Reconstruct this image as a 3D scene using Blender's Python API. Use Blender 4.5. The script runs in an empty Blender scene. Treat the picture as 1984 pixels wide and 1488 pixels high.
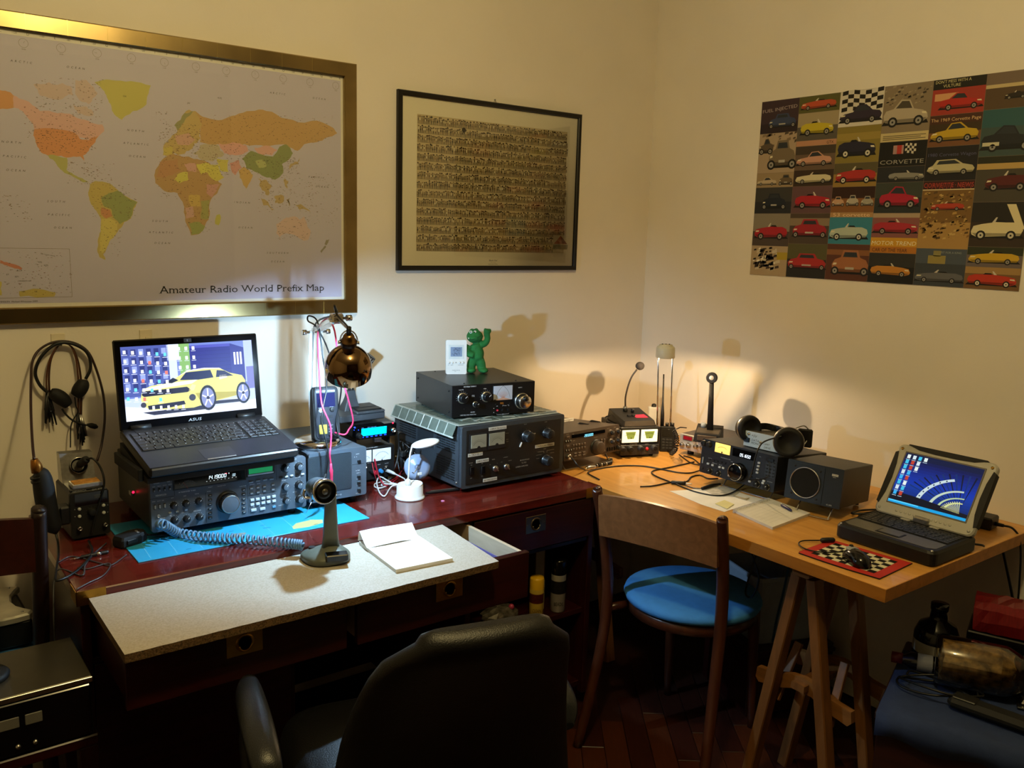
import bpy, math, random
from math import sin, cos, pi, radians, sqrt, atan2
from mathutils import Vector, Matrix
random.seed(7)
SC = bpy.context.scene
COL = SC.collection
# ------------------------------------------------------------------ camera
CAM = Vector((0, 0, 1.517))
FPX = 1681.09
YAW, PITCH, ROLL = .6510243, .16927991, .02781727
_f = Vector((sin(YAW)*cos(PITCH), cos(YAW)*cos(PITCH), -sin(PITCH)))
_r = Vector((cos(YAW), -sin(YAW), 0)); _u = _r.cross(_f)
RT = cos(ROLL)*_r + sin(ROLL)*_u
UP = -sin(ROLL)*_r + cos(ROLL)*_u
cd = bpy.data.cameras.new('camera'); cam = bpy.data.objects.new('camera', cd); COL.objects.link(cam)
cam.matrix_world = Matrix(((RT.x, UP.x, -_f.x, CAM.x), (RT.y, UP.y, -_f.y, CAM.y), (RT.z, UP.z, -_f.z, CAM.z), (0, 0, 0, 1)))
cd.sensor_width = 36; cd.lens = FPX*36/1984; cd.clip_start = .02
SC.camera = cam
# ------------------------------------------------------------------ world, exposure, room light
w = bpy.data.worlds.new('world'); SC.world = w; w.use_nodes = True
w.node_tree.nodes['Background'].inputs[0].default_value = (1, .8, .55, 1)
w.node_tree.nodes['Background'].inputs[1].default_value = 0.0
SC.view_settings.view_transform = 'Standard'; SC.view_settings.look = 'None'
SC.view_settings.exposure = 0.0; SC.view_settings.gamma = 1.0
SC.view_settings.use_curve_mapping = False
def light(name, kind, loc, energy, color, **kw):
    d = bpy.data.lights.new(name, kind); d.energy = energy; d.color = color
    for k, v in kw.items(): setattr(d, k, v)
    o = bpy.data.objects.new(name, d); o.location = loc; COL.objects.link(o); return o
LED_W = 22; HAL_W = 7
light('ceiling_light', 'POINT', (.73, .77, 2.56), 42, (1, .78, .34), shadow_soft_size=.055)
# ------------------------------------------------------------------ pixel helpers (photo pixel -> point on a surface)
def ray(px, py): return _f + RT*((px-992)/FPX) - UP*((py-744)/FPX)
def RZ(px, py, z): d = ray(px, py); return CAM + d*((z-CAM.z)/d.z)
def RX(px, py, x): d = ray(px, py); return CAM + d*((x-CAM.x)/d.x)
def RY(px, py, y): d = ray(px, py); return CAM + d*((y-CAM.y)/d.y)
def RL(px, py, o, y=0.0):
    "where a pixel meets the local plane y of object o -> local (x, z)"
    M = o.matrix_basis.inverted(); c = M @ CAM; d = M.to_3x3() @ ray(px, py)
    p = c + d*((y-c.y)/d.y); return (p.x, p.z)
def RLZ(px, py, o, z):
    M = o.matrix_basis.inverted(); c = M @ CAM; d = M.to_3x3() @ ray(px, py)
    p = c + d*((z-c.z)/d.z); return (p.x, p.y)
def RLX(px, py, o, x):
    M = o.matrix_basis.inverted(); c = M @ CAM; d = M.to_3x3() @ ray(px, py)
    p = c + d*((x-c.x)/d.x); return (p.y, p.z)
# ------------------------------------------------------------------ materials
def lin(c):
    if isinstance(c, str):
        c = c.lstrip('#'); c = [int(c[i:i+2], 16)/255 for i in (0, 2, 4)]
        return tuple(x/12.92 if x <= .04045 else ((x+.055)/1.055)**2.4 for x in c)
    return tuple(c)
MATS = {}
def mat(name, col='#808080', rough=.5, metal=0, spec=.5, noise=0, nscale=20, bump=0, bscale=200, coat=0, emit=None, es=0, trans=0, ior=1.45, alpha=1, stretch=None, col2=None):
    if name in MATS: return MATS[name]
    m = bpy.data.materials.new(name); m.use_nodes = True; nt = m.node_tree; N = nt.nodes; L = nt.links
    b = N['Principled BSDF']; c = lin(col)
    b.inputs['Base Color'].default_value = (*c, 1); b.inputs['Roughness'].default_value = rough
    b.inputs['Metallic'].default_value = metal; b.inputs['Specular IOR Level'].default_value = spec
    b.inputs['Coat Weight'].default_value = coat; b.inputs['Transmission Weight'].default_value = trans
    b.inputs['IOR'].default_value = ior; b.inputs['Alpha'].default_value = alpha
    tc = N.new('ShaderNodeTexCoord'); mp = N.new('ShaderNodeMapping'); L.new(tc.outputs['Object'], mp.inputs[0])
    if stretch: mp.inputs['Scale'].default_value = stretch
    n1 = N.new('ShaderNodeTexNoise'); n1.inputs['Scale'].default_value = nscale; n1.inputs['Detail'].default_value = 4
    L.new(mp.outputs[0], n1.inputs['Vector'])
    rp = N.new('ShaderNodeMix'); rp.data_type = 'RGBA'
    k = noise or .06
    c2 = lin(col2) if col2 else tuple(min(1, x*(1+k)) for x in c); c1 = c if col2 else tuple(x*(1-k) for x in c)
    mr = N.new('ShaderNodeMapRange'); mr.inputs[1].default_value = .32; mr.inputs[2].default_value = .68
    L.new(n1.outputs[0], mr.inputs[0]); L.new(mr.outputs[0], rp.inputs[0])
    rp.inputs[6].default_value = (*c1, 1); rp.inputs[7].default_value = (*c2, 1)
    L.new(rp.outputs[2], b.inputs['Base Color'])
    if bump:
        n2 = N.new('ShaderNodeTexNoise'); n2.inputs['Scale'].default_value = bscale; n2.inputs['Detail'].default_value = 3
        L.new(mp.outputs[0], n2.inputs['Vector'])
        bp = N.new('ShaderNodeBump'); bp.inputs['Strength'].default_value = bump; bp.inputs['Distance'].default_value = .002
        L.new(n2.outputs[0], bp.inputs['Height']); L.new(bp.outputs[0], b.inputs['Normal'])
    if emit:
        b.inputs['Emission Color'].default_value = (*lin(emit), 1); b.inputs['Emission Strength'].default_value = es
    MATS[name] = m; return m
def print_mat(name, rough=.5, emit=0, spec=.4):
    "flat print or lit screen: colour comes from the printed shapes"
    if name in MATS: return MATS[name]
    m = bpy.data.materials.new(name); m.use_nodes = True; nt = m.node_tree; N = nt.nodes
    b = N['Principled BSDF']; b.inputs['Roughness'].default_value = rough; b.inputs['Specular IOR Level'].default_value = spec
    a = N.new('ShaderNodeAttribute'); a.attribute_name = 'ink'
    n = N.new('ShaderNodeTexNoise'); n.inputs['Scale'].default_value = 350
    mx = N.new('ShaderNodeMix'); mx.data_type = 'RGBA'; mx.blend_type = 'MULTIPLY'; mx.inputs[0].default_value = .12
    nt.links.new(a.outputs['Color'], mx.inputs[6]); nt.links.new(n.outputs['Color'], mx.inputs[7])
    if emit:
        b.inputs['Base Color'].default_value = (.01, .01, .012, 1)
        nt.links.new(a.outputs['Color'], b.inputs['Emission Color']); b.inputs['Emission Strength'].default_value = emit
    else:
        nt.links.new(mx.outputs[2], b.inputs['Base Color'])
    MATS[name] = m; return m
# ------------------------------------------------------------------ mesh builder
def catmull(pts, sub=6, closed=False):
    P = [Vector(p) for p in pts]; n = len(P); out = []
    if n < 3 or sub < 2: return P
    rng = range(n if closed else n-1)
    for i in rng:
        p0 = P[(i-1) % n] if closed or i > 0 else P[0]*2-P[1]
        p1 = P[i]; p2 = P[(i+1) % n]
        p3 = P[(i+2) % n] if closed or i+2 < n else P[-1]*2-P[-2]
        for k in range(sub):
            t = k/sub
            out.append(.5*((2*p1)+(p2-p0)*t+(2*p0-5*p1+4*p2-p3)*t*t+(3*p1-p0-3*p2+p3)*t*t*t))
    if not closed: out.append(P[-1])
    return out
class MB:
    def __init__(s, M=None): s.v = []; s.f = []; s.mi = []; s.sm = []; s.M = M or Matrix()
    def add(s, vs, fs, mi=0, sm=False):
        o = len(s.v); s.v += [tuple(s.M @ Vector(p)) for p in vs]
        for f in fs: s.f.append(tuple(o+i for i in f)); s.mi.append(mi); s.sm.append(sm)
        return s
    def box(s, x0, x1, y0, y1, z0, z1, b=0, mi=0):
        if x0 > x1: x0, x1 = x1, x0
        if y0 > y1: y0, y1 = y1, y0
        if z0 > z1: z0, z1 = z1, z0
        if not b:
            vs = [(x, y, z) for x in (x0, x1) for y in (y0, y1) for z in (z0, z1)]
            return s.add(vs, [(0, 1, 3, 2), (4, 6, 7, 5), (0, 4, 5, 1), (2, 3, 7, 6), (0, 2, 6, 4), (1, 5, 7, 3)], mi)
        b = min(b, (x1-x0)*.49, (y1-y0)*.49, (z1-z0)*.49)
        vs = []; idx = {}
        for i, x in enumerate((x0, x1)):
            for j, y in enumerate((y0, y1)):
                for k, z in enumerate((z0, z1)):
                    sx, sy, sz = (b, -b)[i], (b, -b)[j], (b, -b)[k]
                    idx[i, j, k, 'x'] = len(vs); vs.append((x, y+sy, z+sz))
                    idx[i, j, k, 'y'] = len(vs); vs.append((x+sx, y, z+sz))
                    idx[i, j, k, 'z'] = len(vs); vs.append((x+sx, y+sy, z))
        I = lambda i, j, k, a: idx[i, j, k, a]
        fs = []
        for i in (0, 1):
            q = [I(i, 0, 0, 'x'), I(i, 1, 0, 'x'), I(i, 1, 1, 'x'), I(i, 0, 1, 'x')]; fs.append(q if i else q[::-1])
            q = [I(0, i, 0, 'y'), I(1, i, 0, 'y'), I(1, i, 1, 'y'), I(0, i, 1, 'y')]; fs.append(q[::-1] if i else q)
            q = [I(0, 0, i, 'z'), I(1, 0, i, 'z'), I(1, 1, i, 'z'), I(0, 1, i, 'z')]; fs.append(q if i else q[::-1])
        for a in (0, 1):
            for c in (0, 1):
                fs.append([I(0, a, c, 'y'), I(1, a, c, 'y'), I(1, a, c, 'z'), I(0, a, c, 'z')])
                fs.append([I(a, 0, c, 'x'), I(a, 1, c, 'x'), I(a, 1, c, 'z'), I(a, 0, c, 'z')])
                fs.append([I(a, c, 0, 'x'), I(a, c, 1, 'x'), I(a, c, 1, 'y'), I(a, c, 0, 'y')])
                for d in (0, 1): fs.append([I(a, c, d, 'x'), I(a, c, d, 'y'), I(a, c, d, 'z')])
        return s.add(vs, fs, mi)
    def rings(s, rings, mi=0, sm=True, cap=(1, 1), closed=False):
        n = len(rings[0]); vs = [p for r in rings for p in r]; fs = []
        m = len(rings)
        for i in range(m if closed else m-1):
            a = i*n; b = ((i+1) % m)*n
            for j in range(n): fs.append((a+j, a+(j+1) % n, b+(j+1) % n, b+j))
        s.add(vs, fs, mi, sm)
        if not closed:
            if cap[0]: s.add(rings[0], [tuple(range(n))[::-1]], mi)
            if cap[1]: s.add(rings[-1], [tuple(range(n))], mi)
        return s
    def cyl(s, p0, p1, r0, r1=None, n=16, mi=0, cap=(1, 1), sm=True):
        p0 = Vector(p0); p1 = Vector(p1); r1 = r0 if r1 is None else r1
        return s.sweep([p0, p1], [r0, r1], n, mi, cap, sm)
    def sweep(s, P, R, n=8, mi=0, cap=(1, 1), sm=True, closed=False):
        P = [Vector(p) for p in P]
        if not hasattr(R, '__len__'): R = [R]*len(P)
        t = (P[1]-P[0]).normalized(); u = t.orthogonal().normalized(); rings = []
        for i, p in enumerate(P):
            if closed: t = (P[(i+1) % len(P)]-P[i-1])
            else: t = P[min(i+1, len(P)-1)]-P[max(i-1, 0)]
            if t.length < 1e-9: t = Vector((0, 0, 1))
            t.normalize(); u = (u-t*u.dot(t))
            if u.length < 1e-6: u = t.orthogonal()
            u.normalize(); v = t.cross(u)
            rings.append([p+R[i]*(cos(2*pi*k/n)*u+sin(2*pi*k/n)*v) for k in range(n)])
        return s.rings(rings, mi, sm, cap, closed)
    def tube(s, pts, r, n=7, mi=0, sub=6, closed=False):
        return s.sweep(catmull(pts, sub, closed), r, n, mi, closed=closed)
    def lathe(s, prof, n=24, mi=0, c=(0, 0, 0), ax=None, sm=True, cap=(1, 1)):
        c = Vector(c); a = Vector(ax or (0, 0, 1)).normalized(); u = a.orthogonal().normalized(); v = a.cross(u)
        if ax is None: u, v = Vector((1, 0, 0)), Vector((0, 1, 0))
        rings = [[c+a*z+max(r, 1e-5)*(cos(2*pi*k/n)*u+sin(2*pi*k/n)*v) for k in range(n)] for r, z in prof]
        return s.rings(rings, mi, sm, cap)
    def ball(s, c, r, n=14, m=9, mi=0, sc=(1, 1, 1), R=None):
        R = R or Matrix.Identity(3); c = Vector(c)
        rings = [[c+R@Vector((max(r*sin(pi*i/m), 1e-5)*cos(2*pi*k/n)*sc[0], max(r*sin(pi*i/m), 1e-5)*sin(2*pi*k/n)*sc[1], -r*cos(pi*i/m)*sc[2])) for k in range(n)] for i in range(m+1)]
        return s.rings(rings, mi, True, (0, 0))
    def prism(s, poly, a0, a1, ax='z', mi=0, sm=False):
        "polygon extruded along an axis; poly gives the two other coordinates in x,y,z order"
        f = {'z': lambda p, a: (p[0], p[1], a), 'y': lambda p, a: (p[0], a, p[1]), 'x': lambda p, a: (a, p[0], p[1])}[ax]
        return s.rings([[f(p, a0) for p in poly], [f(p, a1) for p in poly]], mi, sm)
    def build(s, name, mats, parent=None, loc=None, rot=None):
        me = s.mesh(name, mats); return put(me, name, parent, loc, rot)
    def mesh(s, name, mats):
        me = bpy.data.meshes.new(name); me.from_pydata(s.v, [], s.f)
        for m in (mats if isinstance(mats, (list, tuple)) else [mats]): me.materials.append(m)
        me.polygons.foreach_set('material_index', s.mi); me.polygons.foreach_set('use_smooth', s.sm)
        import bmesh
        bm = bmesh.new(); bm.from_mesh(me); bmesh.ops.remove_doubles(bm, verts=bm.verts, dist=1e-7)
        bmesh.ops.recalc_face_normals(bm, faces=bm.faces); bm.to_mesh(me); bm.free()
        me.update(); return me
def put(me, name, parent=None, loc=None, rot=None):
    o = bpy.data.objects.new(name, me); COL.objects.link(o); o.parent = parent
    if loc is not None: o.location = loc
    if rot is not None: o.rotation_euler = rot
    return o
def rrect(x0, x1, y0, y1, r, n=4):
    out = []
    for cx, cy, a in ((x1-r, y0+r, -pi/2), (x1-r, y1-r, 0), (x0+r, y1-r, pi/2), (x0+r, y0+r, pi)):
        for k in range(n+1): out.append((cx+r*cos(a+k*pi/2/n), cy+r*sin(a+k*pi/2/n)))
    return out
def circ(cx, cy, r, n=20, ry=None): return [(cx+r*cos(2*pi*k/n), cy+(ry or r)*sin(2*pi*k/n)) for k in range(n)]
def thing(name, label, cat, loc=(0, 0, 0), rz=0, group=None, rx=0, ry=0):
    o = bpy.data.objects.new(name, None); COL.objects.link(o); o.empty_display_size = .05
    o.rotation_mode = 'XYZ'; o.rotation_euler = (rx, ry, rz); o.location = loc
    o.matrix_basis = Matrix.Translation(Vector(loc)) @ Matrix.Rotation(rz, 4, 'Z') @ Matrix.Rotation(ry, 4, 'Y') @ Matrix.Rotation(rx, 4, 'X')
    return tag(o, label, cat, group)
def tag(o, label, cat, group=None):
    o['label'] = label; o['category'] = cat
    if group: o['group'] = group
    return o
def structure(o): o['kind'] = 'structure'; return o
# ------------------------------------------------------------------ text and flat print
_tx = {}
def glyphs(s):
    if s not in _tx:
        cu = bpy.data.curves.new('t', 'FONT'); cu.body = s; cu.resolution_u = 2; cu.align_x = 'LEFT'
        o = bpy.data.objects.new('t', cu); me = bpy.data.meshes.new_from_object(o)
        vs = [(v.co.x, v.co.y) for v in me.vertices]; fs = [tuple(p.vertices) for p in me.polygons]
        bpy.data.objects.remove(o); bpy.data.curves.remove(cu); bpy.data.meshes.remove(me)
        if vs:
            x0 = min(v[0] for v in vs); x1 = max(v[0] for v in vs)
        else: x0, x1 = 0, 1
        _tx[s] = (vs, fs, x0, x1)
    return _tx[s]
class Print:
    "flat print in the local x-z plane, facing -y; later shapes lie on top"
    EPS = 6e-5
    def __init__(s, y=0.0): s.v = []; s.f = []; s.c = []; s.y = y; s.n = 0
    def _y(s, lay): return s.y-s.EPS*(lay+1)
    def poly(s, pts, col, lay=0, tri=True):
        o = len(s.v); y = s._y(lay); s.v += [(p[0], y, p[1]) for p in pts]
        s.f.append(tuple(range(o, o+len(pts)))); s.c.append(lin(col)); return s
    def rect(s, x0, x1, z0, z1, col, lay=0): return s.poly([(x0, z0), (x1, z0), (x1, z1), (x0, z1)], col, lay)
    def disc(s, x, z, r, col, lay=0, n=16, rz=None): return s.poly(circ(x, z, r, n, rz), col, lay)
    def line(s, pts, w, col, lay=0):
        for a, b in zip(pts, pts[1:]):
            d = Vector((b[0]-a[0], b[1]-a[1])); l = d.length
            if l < 1e-9: continue
            n = Vector((-d.y, d.x))/l*w/2
            s.poly([(a[0]-n.x, a[1]-n.y), (b[0]-n.x, b[1]-n.y), (b[0]+n.x, b[1]+n.y), (a[0]+n.x, a[1]+n.y)], col, lay)
        return s
    def arc(s, x, z, r, a0, a1, w, col, lay=0, n=14, rz=None):
        return s.line([(x+r*cos(a0+(a1-a0)*k/n), z+(rz or r)*sin(a0+(a1-a0)*k/n)) for k in range(n+1)], w, col, lay)
    def text(s, t, x, z, h, col, lay=0, al='l', width=None, slant=0, rot=0, ext=1, serif=False):
        vs, fs, x0, x1 = glyphs(t); k = h/.7
        kx = k*ext if width is None else width/max(x1-x0, 1e-6)
        W = (x1-x0)*kx; ox = {'l': 0, 'c': -W/2, 'r': -W}[al]; y = s._y(lay); o = len(s.v)
        c, sn = cos(rot), sin(rot)
        for a, b in vs:
            u = (a-x0)*kx+ox+b*k*slant; v = b*k
            s.v.append((x+u*c-v*sn, y, z+u*sn+v*c))
        for f in fs: s.f.append(tuple(o+i for i in f)); s.c.append(lin(col))
        if serif:      # small slab at the flat foot and head of every stem
            cnt = {}
            for f in fs:
                for a, b in zip(f, f[1:]+f[:1]): e = (min(a, b), max(a, b)); cnt[e] = cnt.get(e, 0)+1
            for (a, b), c_ in cnt.items():
                (ax_, ay), (bx_, by) = vs[a], vs[b]
                if c_ == 1 and abs(ay-by) < .004 and .03 < abs(ax_-bx_) < .14:
                    up = ay > .2; u0 = (min(ax_, bx_)-x0-.055)*kx+ox; u1 = (max(ax_, bx_)-x0+.055)*kx+ox; v0 = (ay-(.04 if up else 0))*k
                    s.poly([(x+u0, z+v0), (x+u1, z+v0), (x+u1, z+v0+.04*k), (x+u0, z+v0+.04*k)], col, lay+.3)
        return s
    def build(s, name, m, parent=None, loc=None, rot=None):
        me = bpy.data.meshes.new(name); me.from_pydata(s.v, [], s.f); me.materials.append(m)
        at = me.color_attributes.new('ink', 'FLOAT_COLOR', 'CORNER')
        buf = []
        for p, c in zip(me.polygons, s.c): buf += [c[0], c[1], c[2], 1]*p.loop_total
        at.data.foreach_set('color', buf)
        me.update(); return put(me, name, parent, loc, rot)
# ------------------------------------------------------------------ common materials
M_BLK = mat('black_plastic', '#141415', .45, noise=.15)
M_BLKM = mat('black_matte', '#09090a', .7, noise=.15)
M_BLKG = mat('black_gloss', '#08080a', .12)
M_CHAR = mat('charcoal_paint', '#2a2d31', .5, noise=.1, bump=.08, bscale=900)
M_SLATE = mat('slate_blue_paint', '#4c5660', .48, noise=.08, bump=.06, bscale=900)
M_CHROME = mat('chrome', '#d8d8d8', .12, 1)
M_STEEL = mat('brushed_steel', '#b4b2ae', .32, 1, noise=.12, nscale=120)
M_BRASS = mat('brass', '#b58b3c', .28, 1, noise=.2)
M_WHITE = mat('white_plastic', '#e4e4e2', .35)
M_RUB = mat('rubber', '#0b0b0b', .6)
M_RED = mat('red_plastic', '#b81f33', .4)
M_CABLE = mat('black_cable', '#0a0a0a', .42)
M_PAPER = mat('paper', '#e6e4de', .8)
M_PRT = print_mat('print', .5)
M_PRTM = print_mat('matte_print', .75, spec=.2)
M_LET = print_mat('panel_lettering', .5)
# ================================================================== ROOM
XW, YW, ZC = 2.608, 2.54, 2.75
XL, YF = -1.7, -2.3
DZ, TZ = .75, .745
M_WALL = mat('wall_plaster', '#e7dfd2', .9, noise=.03, nscale=3, bump=.12, bscale=160)
M_CEIL = mat('ceiling_paint', '#e9e4da', .9)
M_FLOOR = mat('parquet_dark', '#2a120b', .5, noise=.25, nscale=6)
def slab(name, *a, m=None): return structure(MB().box(*a).build(name, m))
slab('wall_back', XL-.1, XW+.1, YW, YW+.1, 0, ZC, m=M_WALL)
slab('wall_right', XW, XW+.1, YF, YW, 0, ZC, m=M_WALL)
slab('wall_left', XL-.1, XL, YF, YW, 0, ZC, m=M_WALL)
M_DARKW = mat('bounce_cutting_dark', '#3a2413', .5, noise=.3, nscale=4, stretch=(6, 6, 1))  # added dark tone for the unseen shelved wall, cuts bounce and deepens shadows
slab('wall_front', XL-.1, XW+.1, YF-.1, YF, 0, ZC, m=M_DARKW)
slab('ceiling', XL-.1, XW+.1, YF-.1, YW+.1, ZC, ZC+.1, m=M_CEIL)
floor = slab('floor', XL-.1, XW+.1, YF-.1, YW+.1, -.1, -.008, m=M_FLOOR)
pl = [MB().box(-.2, .2, -.0345, .0345, -.008, 0, .0015).mesh('plank', mat('parquet_%d' % i, c, .38, noise=.22, nscale=14, stretch=(1, 9, 9))) for i, c in enumerate(('#3a190e', '#31140c', '#45200f'))]
a45 = radians(52)
for i in range(-16, 17):
    for j in range(-3, 4):
        x = (j+(i % 2)*.5+.13*(i % 3))*.402; y = i*.0705
        p = Vector((1.35+x*cos(a45)-y*sin(a45), 1.1+x*sin(a45)+y*cos(a45), 0))
        if .45 < p.x < 2.3 and .45 < p.y < 1.95:
            put(pl[(i*3+j*5) % 3], 'plank', floor, p, (0, 0, a45))
# ================================================================== MAHOGANY DESK
def wood(name, c1, c2, rough, stretch, scale=6, coat=0, bump=0):
    if name in MATS: return MATS[name]
    m = mat(name, c1, rough, noise=.2, nscale=scale, stretch=stretch, col2=c2, coat=coat, bump=bump, bscale=60)
    m.node_tree.nodes['Noise Texture'].inputs['Distortion'].default_value = .6
    return m
M_MAH = wood('mahogany', '#47120c', '#651d13', .2, (1, 14, 14), 5, coat=.35)
M_MAHD = wood('mahogany_dark', '#210806', '#320d0a', .32, (1.2, 12, 12), 5)
M_MAHV = wood('mahogany_upright', '#210806', '#320d0a', .32, (12, 12, 1.2), 5)
M_BOX = wood('drawer_birch', '#c9b89e', '#b7a488', .55, (8, 1, 8), 6)
X0, X1, Y0, Y1 = .324, 1.822, 1.92, 2.532
desk = thing('campaign_desk', 'dark red mahogany campaign desk with brass corners along the long wall', 'desk')
MB().box(X0, X1, Y0, Y1, DZ-.028, DZ, .0025).build('desk_top', M_MAH, desk)
for sx, xx in ((-1, X0), (1, X1)):
    b = MB(); d = .0012
    b.box(xx-d if sx < 0 else xx-.058, xx+.058 if sx < 0 else xx+d, Y0-d, Y0, DZ-.031, DZ+d)
    b.box(xx-d if sx < 0 else xx-d*.2, xx+d*.2 if sx < 0 else xx+d, Y0-d, Y0+.058, DZ-.031, DZ+d)
    for k in (.016, .042):
        b.cyl((xx-sx*k, Y0-d, DZ-.015), (xx-sx*k, Y0-d-.0012, DZ-.015), .0035, n=10)
    b.build('corner_bracket', M_BRASS, desk)
# carcass: side panels, dividers, pedestals
P = lambda n, *a, m=M_MAHV: MB().box(*a, .0015).build(n, m, desk)
P('side_panel', X0+.008, X0+.028, Y0+.015, Y1-.02, .05, DZ-.028)
P('side_panel', X1-.028, X1-.008, Y0+.015, Y1-.02, .05, DZ-.028)
P('divider', 1.326, 1.344, Y0+.012, Y1-.02, .05, DZ-.028)
P('divider', .826, .844, Y0+.012, Y1-.02, .585, DZ-.028)
P('divider', .80, .818, Y0+.03, Y1-.02, .05, .585)
P('back_panel', X0+.028, X1-.028, Y1-.03, Y1-.02, .05, DZ-.028)
P('drawer_rail', X0+.028, X1-.028, Y0+.02, Y1-.03, .572, .585, m=M_MAHD)
P('shelf', 1.344, X1-.028, Y0+.03, Y1-.03, .325, .343, m=M_MAHD)
P('bottom_shelf', 1.344, X1-.028, Y0+.03, Y1-.03, .07, .09, m=M_MAHD)
P('plinth', X0+.03, .80, Y0+.04, Y1-.05, 0, .07, m=M_MAHD)
P('plinth', 1.344, X1-.03, Y0+.04, Y1-.05, 0, .07, m=M_MAHD)
P('pedestal_front', X0+.028, .80, Y0+.012, Y0+.03, .08, .572, m=M_MAHD)
def drawer(x0, x1, out, handle=True):
    y = Y0+.004-out
    d = MB().box(x0, x1, y, y+.018, .592, DZ-.034, .002).build('drawer', M_MAHD, desk)
    if out > .02:
        for n, a in (('drawer_side', (x0+.006, x0+.016, y+.018, y+.5, .60, .712)), ('drawer_side', (x1-.016, x1-.006, y+.018, y+.5, .60, .712)), ('drawer_bottom', (x0+.016, x1-.016, y+.018, y+.5, .604, .612))):
            MB().box(*a, .001).build(n, M_BOX if x0 > .5 else M_MAHD, d)
    cx = (x0+x1)/2; cz = .672
    h = MB(); h.box(cx-.038, cx+.038, y-.002, y, cz-.026, cz+.026, .0008)
    h.lathe([(.020, 0), (.019, .0015), (.013, -.0005), (0, -.0008)], 20, c=(cx, y-.002, cz), ax=(0, -1, 0))
    h.sweep([(cx+.013*cos(a), y-.0045, cz-.004+.013*sin(a)) for a in [pi+pi*k/10 for k in range(11)]], .0018, 6)
    for sx in (-1, 1): h.cyl((cx+sx*.032, y-.002, cz+.0), (cx+sx*.032, y-.0032, cz), .0028, n=8)
    h.build('drawer_handle', M_BRASS if out else mat('aged_brass', '#8f8674', .3, 1, noise=.2), d)
    return d
drawer(1.348, X1-.032, 0); drawer(.848, 1.338, .262); drawer(X0+.032, .822, .262)
# chipboard laid over the two open drawers
M_CHIP = mat('chipboard_face', '#b9b2a6', .55, noise=.2, nscale=260, col2='#a79d8c', bump=.1, bscale=300)
M_CHIPE = mat('chipboard_edge', '#6f5433', .85, noise=.5, nscale=300, col2='#3b2a18', bump=.6, bscale=260)
CBZ = .733
cb = MB(); bx0, bx1, by0, by1 = .347, 1.205, 1.615, 1.918
ed = [(bx0, by0)]+[(bx0+(bx1-bx0)*k/40, by0+random.uniform(-.0012, .0012)) for k in range(1, 40)]+[(bx1, by0), (bx1+.03, by1), (bx0, by1)]
n = len(ed)
cb.add([(x, y, CBZ) for x, y in ed], [tuple(range(n))], 0)
cb.add([(x, y, .7155) for x, y in ed], [tuple(range(n))[::-1]], 1)
cb.add([(x, y, CBZ) for x, y in ed]+[(x, y, .7155) for x, y in ed], [(i, (i+1) % n, n+(i+1) % n, n+i) for i in range(n)], 1)
tag(cb.build('chipboard_sheet', [M_CHIP, M_CHIPE]), 'pale grey chipboard sheet laid over the open desk drawers', 'board')
# ================================================================== BEECH TABLE ON TRESTLES
M_BEECH = wood('beech_top', '#d9a050', '#c98f42', .34, (10, 1, 10), 5, coat=.15)
M_BEECHE = wood('beech_edge', '#b0742f', '#98621f', .5, (8, 1, 8), 5)
tx0, tx1, ty0, ty1 = 1.826, 2.602, .968, 2.53
tb = MB().box(tx0, tx1, ty0, ty1, TZ-.032, TZ, .0015)
table = thing('trestle_table', 'honey coloured beech table top standing in the room corner', 'table')
tb.build('table_top', M_BEECH, table)
MB().box(tx0-.0012, tx0, ty0, ty1, TZ-.032, TZ-.0008).build('edge_band', M_BEECHE, table); MB().box(tx0-.0012, tx1, ty0-.0012, ty0, TZ-.032, TZ-.0008).build('edge_band', M_BEECHE, table)
M_PINE = wood('trestle_pine', '#7d5026', '#633d1a', .5, (9, 9, 1), 5)
M_PINEH = wood('trestle_pine_cross', '#84572a', '#6b441d', .5, (9, 1, 9), 5)
def beam(b, p, q, wx, wy, n_up=(1, 0, 0), mi=0):
    p = Vector(p); q = Vector(q); t = (q-p).normalized(); u = Vector(n_up); u = (u-t*u.dot(t)).normalized(); v = t.cross(u)
    ch = .18
    pts = []
    for e in (p, q):
        ring = []
        for a, c in ((-1, -1+ch), (-1, 1-ch), (-1+ch, 1), (1-ch, 1), (1, 1-ch), (1, -1+ch), (1-ch, -1), (-1+ch, -1)):
            ring.append(e+u*a*wx/2+v*c*wy/2)
        pts.append(ring)
    b.rings(pts, mi, False); return b
def trestle(yc, label):
    t = thing('trestle', label, 'trestle', (0, yc, 0))
    xs = (1.91, 2.09)
    beam(MB(), (xs[0]-.03, 0, TZ-.052), (xs[1]+.03, 0, TZ-.052), .036, .05, (0, 0, 1)).build('top_rail', M_PINEH, t)
    for x in xs:
        for sy in (-1, 1):
            L = beam(MB(), (x, sy*.022, TZ-.075), (x, sy*.135, 0.002), .038, .03).build('leg', M_PINE, t)
    for x in xs:
        # arched cross piece with rounded ends, and the short tie struts
        poly = [(y*.72, z-.01) for y, z in [(-.205, .33), (-.2, .36), (-.12, .366), (-.05, .385), (0, .39), (.05, .385), (.12, .366), (.2, .36), (.205, .33), (.19, .318), (.1, .33), (.04, .348), (-.04, .348), (-.1, .33), (-.19, .318)]]
        MB().prism(poly, x+.022, x+.04, 'x').build('cross_piece', M_PINEH, t)
    for sy in (-1, 1):
        beam(MB(), (xs[0]+.03, sy*.082, .28), (xs[0]+.10, sy*.07, .43), .022, .012, (0, 1, 0)).build('strut', M_PINE, t)
    beam(MB(), (xs[0], 0, .36), (xs[1], 0, .36), .02, .04, (0, 0, 1)).build('stretcher', M_PINE, t)
    return t
trestle(1.225, 'pine A-frame trestle under the table end nearest the rugged laptop')
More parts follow.
